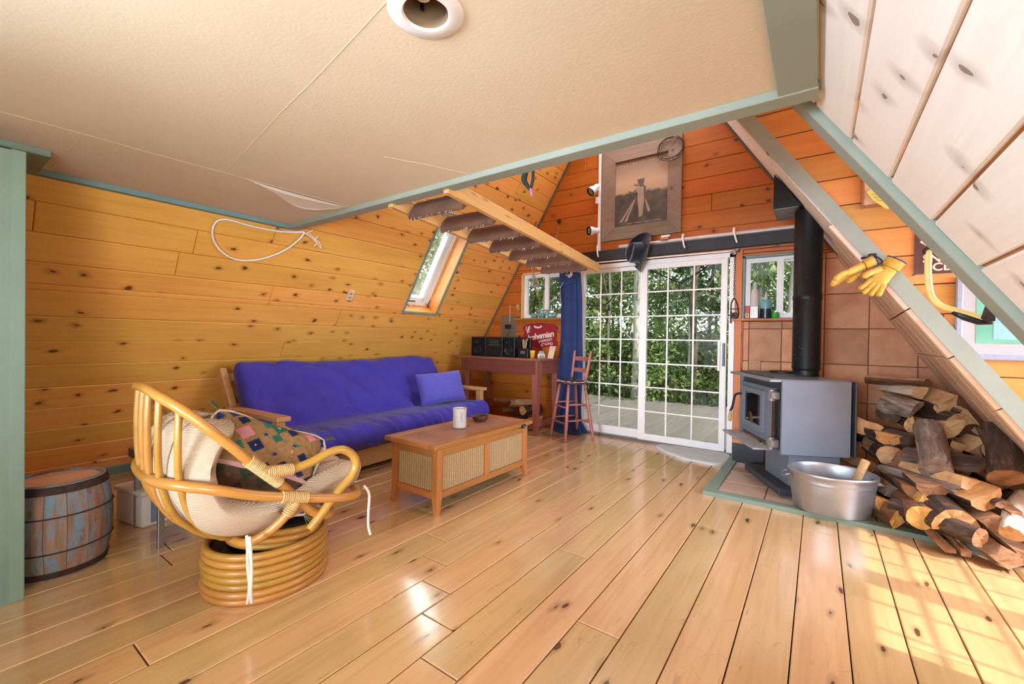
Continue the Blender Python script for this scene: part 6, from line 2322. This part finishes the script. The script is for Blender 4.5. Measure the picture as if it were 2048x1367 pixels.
BSW = thing('bow_saw', 'yellow tubular bow saw frame hanging on the near green rafter', 'saw', (.30, 2.13, 1.5))
ys = 2.155
pw_ = [(.318, ys, 1.515), (.318, ys, 1.47), (.320, ys, 1.405), (.328, ys, 1.348), (.348, ys, 1.316), (.372, ys, 1.300), (.402, ys, 1.288), (.435, ys, 1.273), (.462, ys, 1.258)]
b = B()
P = smoothpath(pw_, 5)
N = len(P)
b.tube(P, .0105, 10)
b.obj('tube_frame', plain('saw_yellow', s2l(228, 200, 120), .45, var=.1, scale=25), BSW, smooth='all')
b = B()
b.tube([V((.385, ys, 1.288)), V((.415, ys, 1.268)), V((.450, ys, 1.252)), V((.482, ys, 1.250))], [.009, .012, .012, .009], 8)
b.obj('black_grip', M_blk, BSW, smooth='all')
b = B()
b.prism([(.452, 1.262), (.468, 1.330), (.482, 1.328), (.486, 1.254), (.47, 1.245)], -.004, .004, frame((0, ys - .012, 0), (1, 0, 0), (0, 0, 1)))
b.obj('tension_lever', M_rust, BSW)
b = B()
b.prism([(.462, 1.325), (.478, 1.330), (.455, 1.385), (.335, 1.520), (.32, 1.518), (.447, 1.37)], -.0015, .0015, frame((0, ys - .004, 0), (1, 0, 0), (0, 0, 1)))
b.obj('blade', M_iron, BSW)
b = B()
b.tube(smoothpath([(.312, ys, 1.500), (.305, ys - .012, 1.512), (.322, ys - .014, 1.520), (.328, ys, 1.508)], 4, True), .005, 6, True)
b.cyl((.32, ys + .0, 1.515), (.335, 2.115, 1.535), .004, 8)
b.obj('hanging_hook', M_rust, BSW)

YD = Y2 + .018
p1 = thing('small_picture', 'small pale picture in a thin red-brown frame high on the dormer wall', 'picture', (.27, YD, 2.1))
FD = frame((0, YD, 0), (1, 0, 0), (0, 0, 1))
M_frame = wood('thin_frame', s2l(176, 110, 66), s2l(140, 80, 44), s2l(80, 40, 20), .4, 2, 0)
for lo, hi in (((.198, 2.012, .001), (.213, 2.29, .022)), ((.37, 2.012, .001), (.385, 2.29, .022)), ((.213, 2.012, .001), (.37, 2.028, .022)), ((.213, 2.275, .001), (.37, 2.29, .022))):
    B().box(lo, hi, FD, bev=.002).obj('frame_side', M_frame, p1)
B().box((.213, 2.028, .001), (.37, 2.275, .008), FD).obj('mat', plain('picture_mat', s2l(226, 196, 160), .7), p1)
yn = thing('yellow_note', 'yellow paper note stuck on the small pale picture', 'note', (.27, YD - .03, 2.06))
B().prism([(.222, 2.108), (.262, 2.128), (.318, 2.055), (.330, 1.985), (.312, 1.992), (.255, 2.050)], .024, .0255, FD).obj('paper', plain('note_yellow', s2l(224, 212, 104), .7), yn)
nb = B()
for q in range(3):
    nb.tube([FD @ V((.245 + .012 * q + .011 * k, 2.088 - .02 * q - .004 * k + .005 * (k % 2), .0265)) for k in range(5)], .0011, 4)
nb.obj('pen_scribble', M_ink, yn)
bs = thing('brown_sign', 'brown trail sign with white lettering on the dormer wall behind the saw', 'sign', (.56, YD, 1.72))
B().prism([(p.x, p.y) for p in smoothpath([(.452, 1.592, 0), (.462, 1.583, 0), (.75, 1.583, 0), (.76, 1.592, 0), (.76, 1.86, 0), (.75, 1.87, 0), (.462, 1.87, 0), (.452, 1.86, 0)], 2, True)], .001, .008, FD).obj('board', plain('sign_brown', s2l(92, 58, 50), .5), bs)
text_obj('SNO', .064, FD @ Matrix.Translation((.553, 1.668, .009)), M_cr, bs, 0, .0015)
text_obj('CEN', .064, FD @ Matrix.Translation((.592, 1.618, .009)), M_cr, bs, 0, .0015)
b = B()
b.prism([(.472, 1.772), (.525, 1.820), (.578, 1.772), (.525, 1.724)], .008, .0095, FD)
b.obj('diamond_symbol', M_cr, bs)
p2 = thing('green_print', 'green matted print in a broad grey-blue frame low on the dormer wall', 'picture', (.8, YD, 1.3))
M_gf = plain('grey_blue_frame', s2l(160, 166, 184), .6, var=.12, scale=60)
qx0, qx1, qz0, qz1 = .628, 1.16, 1.088, 1.555
for pts in ([(qx0, qz0), (qx0 + .03, qz0 + .03), (qx0 + .03, qz1 - .03), (qx0, qz1)], [(qx1, qz0), (qx1, qz1), (qx1 - .03, qz1 - .03), (qx1 - .03, qz0 + .03)], [(qx0, qz0), (qx1, qz0), (qx1 - .03, qz0 + .03), (qx0 + .03, qz0 + .03)], [(qx0, qz1), (qx0 + .03, qz1 - .03), (qx1 - .03, qz1 - .03), (qx1, qz1)]):
    piece('frame_side', pts, FD @ Matrix.Translation((0, 0, .026)), M_gf, p2, .025, .006)
B().box((qx0 + .028, qz0 + .028, .001), (qx1 - .028, qz1 - .028, .010), FD).obj('mat', plain('grey_mat', s2l(184, 182, 182), .8, var=.02), p2)
B().box((qx0 + .083, qz0 + .092, .010), (qx1 - .083, qz1 - .092, .0115), FD).obj('print', plain('green_wash', s2l(112, 182, 154), .6, var=.15, scale=8), p2)
B().box((qx0 + .150, qz0 + .115, .0115), (qx1 - .14, qz1 - .12, .0125), FD).obj('print_scene', plain('blue_wash', s2l(146, 198, 206), .6, var=.15, scale=14), p2)

# ------------------------------------------------------------------ loft ladder swung up under the roof
LD = thing('loft_ladder', 'pine loft ladder with carpeted treads hinged at the loft edge and hung level', 'ladder', (-2.05, 1.86, 2.0))
ra = (V((-1.768, 1.80, 2.045)), V((-1.915, 4.22, 1.920)))
rb_ = (V((-2.262, 1.80, 2.045)), V((-2.455, 4.13, 1.925)))
for a, c in (ra, rb_):
    d = (c - a).normalized()
    y = d
    z = V((0, 0, 1))
    x = y.cross(z).normalized()
    z = x.cross(y)
    M = Matrix((x, y, z)).transposed().to_4x4()
    M.translation = a
    L = (c - a).length
    B().box((-.0195, 0, -.045), (.0195, L, .045), bev=.003).obj('rail', M_ladder, LD, M=W(LD).inverted() @ M)
for k in range(7):
    t = (.085 + .136 * k)
    a, c = ra[0].lerp(ra[1], t), rb_[0].lerp(rb_[1], t * 1.02)
    d = (ra[1] - ra[0]).normalized()
    ax = (a - c).normalized()
    a, c = a - ax * .022, c + ax * .022
    # tread plate leans back toward the loft, carpet rolled round it
    tdir = (d * .62 + V((0, 0, .78))).normalized()
    nrm = ax.cross(tdir).normalized()
    hw = .082
    mid = (a + c) / 2 + V((0, 0, -.012))
    sec = []
    for q in range(18):
        an = 2 * math.pi * q / 18
        u_ = math.copysign(abs(math.cos(an)) ** .6, math.cos(an)) * hw
        w_ = math.copysign(abs(math.sin(an)) ** .8, math.sin(an)) * .030
        sec.append((u_, w_))
    vs, fs = [], []
    NL = 16
    for i in range(NL + 1):
        p = a.lerp(c, i / NL) + V((0, 0, -.012))
        for u_, w_ in sec:
            k2 = 1 + .07 * noise.noise(V((i * .7 + k * 5, u_ * 20, w_ * 30)))
            vs.append(p + tdir * u_ * k2 + nrm * w_ * k2)
    for i in range(NL):
        for j in range(18):
            fs.append((i * 18 + j, i * 18 + (j + 1) % 18, (i + 1) * 18 + (j + 1) % 18, (i + 1) * 18 + j))
    fs += [tuple(range(18)), tuple(NL * 18 + j for j in range(17, -1, -1))]
    tr = B().poly(vs, fs).obj('tread', M_carpet, LD, smooth='all')
    fb = B()
    for q in range(16):
        p = a.lerp(c, random.uniform(.03, .97)) + V((0, 0, -.012)) - tdir * (hw * .98)
        fb.tube([p, p + V((random.uniform(-.012, .012), random.uniform(-.015, .005), -random.uniform(.008, .024)))], .0012, 4)
    fb.obj('carpet_fringe', M_cream, tr)
RP = thing('hoist_cord', 'dark cord with a metal pulley hook holding up the ladder from the end wall', 'cord', (-2.76, D - .05, 2.66))
B().lathe([(.003, 0), (.026, .002), (.026, .016), (.016, .022), (.003, .024)], 18, Matrix.Translation((-2.765, D - .03, 2.685)) @ Matrix.Rotation(math.pi / 2, 4, 'X') @ Matrix.Translation((0, 0, 0))).obj('pulley', M_iron, RP, smooth=True)
B().lathe([(.003, 0), (.012, .004), (.003, .01)], 12, Matrix.Translation((-2.735, D - .06, 2.70)) @ Matrix.Rotation(math.pi / 2, 4, 'X')).obj('hook_knob', M_iron, RP, smooth=True)
B().tube(smoothpath([(-2.745, D - .045, 2.69), (-2.73, D - .07, 2.66), (-2.745, D - .07, 2.635), (-2.755, D - .05, 2.65)], 4), .004, 6).obj('hook', M_iron, RP)
B().tube(smoothpath([(-2.745, D - .06, 2.64), (-2.70, 4.70, 2.42), (-2.44, 4.15, 1.97)], 5), .004, 6).obj('cord', M_rope, RP)
WH = thing('wire_bundle', 'bundle of pale bent wires hanging from the ladder before the left window', 'wire', (-2.62, 4.12, 1.75))
b = B()
for k in range(11):
    a0 = 2 * math.pi * k / 11
    r = .035 + .008 * math.sin(k * 3)
    b.tube(smoothpath([(-2.655, 4.10, 1.955), (-2.64 + r * .5 * math.cos(a0), 4.11 + r * .5 * math.sin(a0), 1.86), (-2.615 + r * math.cos(a0), 4.12 + r * math.sin(a0), 1.77), (-2.605 + r * .6 * math.cos(a0), 4.12 + r * .6 * math.sin(a0), 1.715), (-2.60, 4.12, 1.70)], 4), .0028, 5)
b.tube([(-2.60, 4.12, 1.70), (-2.603, 4.12, 1.64)], .003, 5)
b.obj('wires', plain('wire_grey', s2l(168, 160, 150), .4, .6), WH)
for p in ([(-2.655, 4.10, 1.955), (-2.60, 4.10, 1.985), (-2.47, 4.10, 1.925)],):
    B().tube(smoothpath(p, 5), .0035, 6).obj('hanger', M_rope, WH)
HG = thing('bent_hanger', 'pinkish bent wire hanger hooked at the end of the ladder beside the curtain', 'hanger', (-2.25, 4.14, 1.9))
B().tube(smoothpath([(-2.36, 4.05, 1.975), (-2.31, 4.10, 1.945), (-2.255, 4.15, 1.90), (-2.205, 4.17, 1.855), (-2.19, 4.17, 1.87), (-2.20, 4.17, 1.92), (-2.245, 4.17, 1.935), (-2.285, 4.17, 1.90), (-2.265, 4.17, 1.868), (-2.205, 4.17, 1.853)], 4), .0055, 7).obj('hanger', plain('pink_wire', s2l(196, 150, 140), .5), HG, smooth='all')
for x in (-2.27, -2.225):
    B().box((x - .012, 4.155, 1.875), (x + .012, 4.18, 1.925), bev=.003).obj('clip', M_blk, HG)
SK = thing('dark_sock', 'dark green cloth strap with a pink tip hanging from the loft edge', 'strap', (-1.22, LOFT + .078, 1.98))
b = B()
b.tube(smoothpath([(-1.245, LOFT + .082, 2.035), (-1.262, LOFT + .085, 1.995), (-1.24, LOFT + .085, 1.955), (-1.225, LOFT + .085, 1.935)], 5), [.010, .012, .014, .015, .016, .016, .015, .014, .013, .012, .011, .010, .009, .008, .007, .006], 8)
b.tube(smoothpath([(-1.205, LOFT + .082, 2.035), (-1.208, LOFT + .085, 1.98), (-1.220, LOFT + .085, 1.94)], 5), .008, 8)
b.obj('strap', plain('strap_green', s2l(24, 44, 40), .8), SK, smooth='all')
B().tube([(-1.222, LOFT + .085, 1.945), (-1.216, LOFT + .086, 1.915), (-1.214, LOFT + .086, 1.898)], [.007, .007, .004], 8).obj('tip', plain('strap_pink', s2l(176, 110, 150), .5), SK, smooth='all')

# ------------------------------------------------------------------ outside: deck, trees, cable
DK = struct(B().box((-9, D + .14, -.30), (3.0, 8.80, -.085)).obj('floor_deck', M_studs))
for i in range(84):
    x = -8.98 + .1425 * i
    piece('deck_plank', [(D + .14, -x - .138), (8.8 + .05 * math.sin(i * 2.3), -x - .138), (8.8 + .05 * math.sin(i * 2.3), -x), (D + .14, -x)], frame((0, 0, -.06), (0, 1, 0), (-1, 0, 0)), M_deck, DK, .025, .004, random.uniform(-.001, .001))
GRD = B().grid(lambda u, v: V((-40 + 70 * u, 8.5 + 45 * v, -.9 + .5 * v * v * 4 + .15 * noise.noise(V((u * 20, v * 20, 0))))), 40, 30)
M_ground = plain('forest_floor', s2l(84, 84, 48), 1.0, var=.5, scale=3)
struct(GRD.obj('ground', M_ground))


def leafmat(name, c0, c1, c2):
    t = NT(name, .55, .35)
    g = t.n('NewGeometry')
    c = t.ramp(g.outputs['Random Per Island'], [(0, c0), (.5, c1), (1, c2)])
    t.color(c)
    # thin leaves let some light through
    tr = t.n('BsdfTranslucent')
    hs = t.n('HueSaturation')
    hs.inputs['Value'].default_value = 1.5
    t.l(c, hs.inputs['Color'])
    t.l(hs.outputs[0], tr.inputs[0])
    mx = t.n('MixShader')
    mx.inputs[0].default_value = .40
    out = t.t.nodes['Material Output']
    t.l(t.b.outputs[0], mx.inputs[1])
    t.l(tr.outputs[0], mx.inputs[2])
    t.l(mx.outputs[0], out.inputs[0])
    return t.m


M_leaf = [leafmat('aspen_leaves', s2l(86, 120, 66), s2l(146, 172, 104), s2l(214, 222, 166)), leafmat('shrub_leaves', s2l(62, 92, 50), s2l(112, 142, 76), s2l(196, 204, 136)), leafmat('dark_leaves', s2l(56, 84, 60), s2l(104, 134, 92), s2l(176, 196, 150))]
M_aspen = bark('aspen_bark', s2l(104, 100, 88), s2l(190, 186, 172), s2l(220, 216, 204))
M_trunk2 = bark('brown_trunk', s2l(52, 44, 36), s2l(100, 86, 70), s2l(140, 124, 104))


def foliage_mesh(name, n, z0, z1, rx, sizes, seed, shape='col'):
    rnd = random.Random(seed)
    vs, fs = [], []
    cl = [(rnd.uniform(-1, 1) * rx, rnd.uniform(-1, 1) * rx, rnd.uniform(z0, z1), rnd.uniform(.18, .5)) for _ in range(46)]
    for _ in range(n):
        cx, cy, cz, cr = rnd.choice(cl)
        d = V((rnd.gauss(0, 1), rnd.gauss(0, 1), rnd.gauss(0, .8))) * cr * .55
        p = V((cx, cy, cz)) + d
        if p.z < z0 - .2:
            p.z = z0 + rnd.random() * .3
        s = rnd.uniform(*sizes)
        a = V((rnd.gauss(0, 1), rnd.gauss(0, 1), rnd.gauss(0, 1))).normalized()
        b2 = a.cross(V((rnd.gauss(0, 1), rnd.gauss(0, 1), rnd.gauss(0, 1)))).normalized()
        k = len(vs)
        vs += [p - a * s, p + b2 * s * .55, p + a * s, p - b2 * s * .55]
        fs.append((k, k + 1, k + 2, k + 3))
    me = bpy.data.meshes.new(name)
    me.from_pydata(vs, [], fs)
    return me


FM = [foliage_mesh('foliage', 4200, .3, 5.2, 1.0, (.035, .075), 1), foliage_mesh('foliage', 4200, .1, 5.5, 1.15, (.035, .07), 2), foliage_mesh('foliage', 3000, -.7, 1.9, .8, (.03, .06), 3), foliage_mesh('foliage', 4200, 0, 6.5, 1.3, (.05, .10), 4)]


def tree(name, lab, x, y, h, r, bk_, leaf, fm, zbase=-.7, lean=0.0, group=None, sx=1.0, seed=0, bare=False):
    t = thing(name, lab, 'tree' if 'shrub' not in name else 'shrub', (x, y, zbase), seed * 1.3, group)
    rnd = random.Random(seed)
    pts = [V((lean * q / 8 * h / 6 + .05 * rnd.uniform(-1, 1), .05 * rnd.uniform(-1, 1), h * q / 8)) for q in range(9)]
    b = B()
    b.tube(smoothpath(pts, 3), [r * (1 - .6 * i / 24) for i in range(25)], 10)
    b.obj('trunk', bk_, t, world=False, smooth='all')
    bb = B()
    for k in range(9):
        p = pts[2].lerp(pts[7], k / 9)
        a = k * 2.4
        L = .5 + .5 * rnd.random()
        bb.tube(smoothpath([p, p + V((math.cos(a) * L * .5, math.sin(a) * L * .5, .22)), p + V((math.cos(a) * L, math.sin(a) * L, .55))], 3), [r * .3, r * .27, r * .24, r * .2, r * .17, r * .12, r * .08], 6)
    tag(bb.obj('branches', bk_, t, world=False, smooth='all'), kind='stuff')
    f = link('foliage', FM[fm], leaf, t)
    f.matrix_basis = Matrix.Diagonal((sx, sx, h / 6 if fm != 2 else 1, 1))
    if len(FM[fm].materials) and f.material_slots:
        f.material_slots[0].link = 'OBJECT'
        f.material_slots[0].material = leaf
    f['kind'] = 'stuff'
    return t


# trunks the photograph singles out
def trunk(lab, x, y, r, lean=0.0, bk_=M_aspen, seed=0):
    t = thing('aspen_tree', lab, 'tree', (x, y, -.7))
    rnd = random.Random(seed)
    pts = [V((lean * q / 7 + .04 * rnd.uniform(-1, 1), .04 * rnd.uniform(-1, 1), .9 * q)) for q in range(8)]
    B().tube(smoothpath(pts, 3), [r * (1 - .35 * i / 21) for i in range(22)], 12).obj('trunk', bk_, t, world=False, smooth='all')
    bb = B()
    for k in range(5):
        p = pts[2 + k]
        a = k * 2.1 + seed
        bb.tube(smoothpath([p, p + V((math.cos(a) * .3, math.sin(a) * .3, .25)), p + V((math.cos(a) * .55, math.sin(a) * .55, .6))], 3), [r * .35, r * .32, r * .28, r * .24, r * .2, r * .16, r * .1], 6)
    tag(bb.obj('branches', bk_, t, world=False, smooth='all'), kind='stuff')
    f = link('foliage', FM[0], M_leaf[0], t)
    f.matrix_basis = Matrix.Translation((0, .5, 3.6)) @ Matrix.Diagonal((1.1, 1.1, .7, 1))
    f['kind'] = 'stuff'


trunk('thick pale aspen trunk seen through the right column of the left door panel', -3.24, 9.15, .088, .10, seed=3)
trunk('forked grey trunk seen through the middle column of the right door panel', -2.12, 9.25, .075, .12, M_trunk2, seed=5)
trunk('thin pale aspen stem left of the forked trunk, in the right door panel', -2.36, 9.9, .035, .2, seed=7)
trunk('thin crooked aspen stem seen through the middle of the left door panel', -3.85, 9.3, .034, -.15, seed=9)
trunk('pale mottled aspen trunk seen through the left window', -5.55, 9.2, .085, .06, seed=11)
trunk('aspen trunk seen behind the bottle in the right window', -.45, 9.6, .06, .1, seed=13)
for i, (x, y) in enumerate(((-8.4, 5.4), (-9.4, 7.2), (-7.6, 7.6), (-10.2, 4.4), (-8.9, 8.8))):
    tree('leafy_tree', 'leafy green tree outside the skylight on the left side of the cabin', x, y, 6.6, .05, M_aspen, M_leaf[0], (0, 1, 3)[i % 3], -.7, .1, 'trees outside the skylight', 1.15, 60 + i)
k = 0
for row, (y, x0, x1, n, fm) in enumerate(((9.7, -10.5, 2.2, 13, 2), (10.6, -11, 3, 12, 0), (12.4, -13, 4, 12, 1), (15.0, -16, 6, 12, 3))):
    for i in range(n):
        k += 1
        x = x0 + (x1 - x0) * (i + .5) / n + random.uniform(-.3, .3)
        lf = M_leaf[1] if fm == 2 else M_leaf[(k % 3 == 0) * 2]
        if fm == 2:
            tree('leafy_shrub', 'bushy green shrub growing beyond the edge of the deck', x, y + random.uniform(-.2, .3), 2.0, .02, M_trunk2, lf, fm, -.6, 0, 'shrubs along the deck edge', random.uniform(.9, 1.25), k)
        else:
            tree('leafy_tree', 'leafy green tree in the wood behind the shrubs', x, y + random.uniform(-.4, .4), random.uniform(5.2, 7.0), .05, M_trunk2 if k % 2 else M_aspen, lf, fm, -.7, random.uniform(-.2, .2), 'trees in the wood beyond the deck', random.uniform(.9, 1.2), k)
SLI = thing('cable_light_string', 'black drooping string of unlit lights hung outside the door glass', 'string lights', (-2.2, 6.5, 2.2))
b = B()
P1 = smoothpath([(-3.20, 9.10, 3.55), (-2.75, 7.2, 2.72), (-2.62, 6.5, 2.55), (-2.13, 6.5, 2.25), (-1.68, 6.5, 2.02), (-1.60, 6.5, 2.03), (-1.32, 6.5, 2.2), (-.95, 6.5, 2.5), (-.50, 9.55, 3.6)], 5)
P2 = smoothpath([(-5.55, 9.15, 3.2), (-4.5, 7.0, 2.35), (-4.2, 6.5, 2.2), (-3.6, 6.5, 1.86), (-3.26, 6.5, 1.765), (-2.80, 6.5, 1.735), (-2.60, 6.5, 2.02), (-2.47, 6.5, 2.40), (-2.55, 6.6, 2.57)], 5)
b.tube(P1, .012, 6)
b.tube(P2, .011, 6)
b.obj('cable', M_blk, SLI, smooth='all')
for x, z in ((-1.66, 1.98), (-1.60, 1.90), (-2.74, 1.70), (-3.45, 1.76), (-2.2, 2.24), (-1.2, 2.24)):
    B().lathe([(.012, .03), (.016, .0), (.028, -.04), (.022, -.065), (.004, -.075)], 12, Matrix.Translation((x, 6.5, z))).obj('bulb', M_blk, SLI, smooth=True)
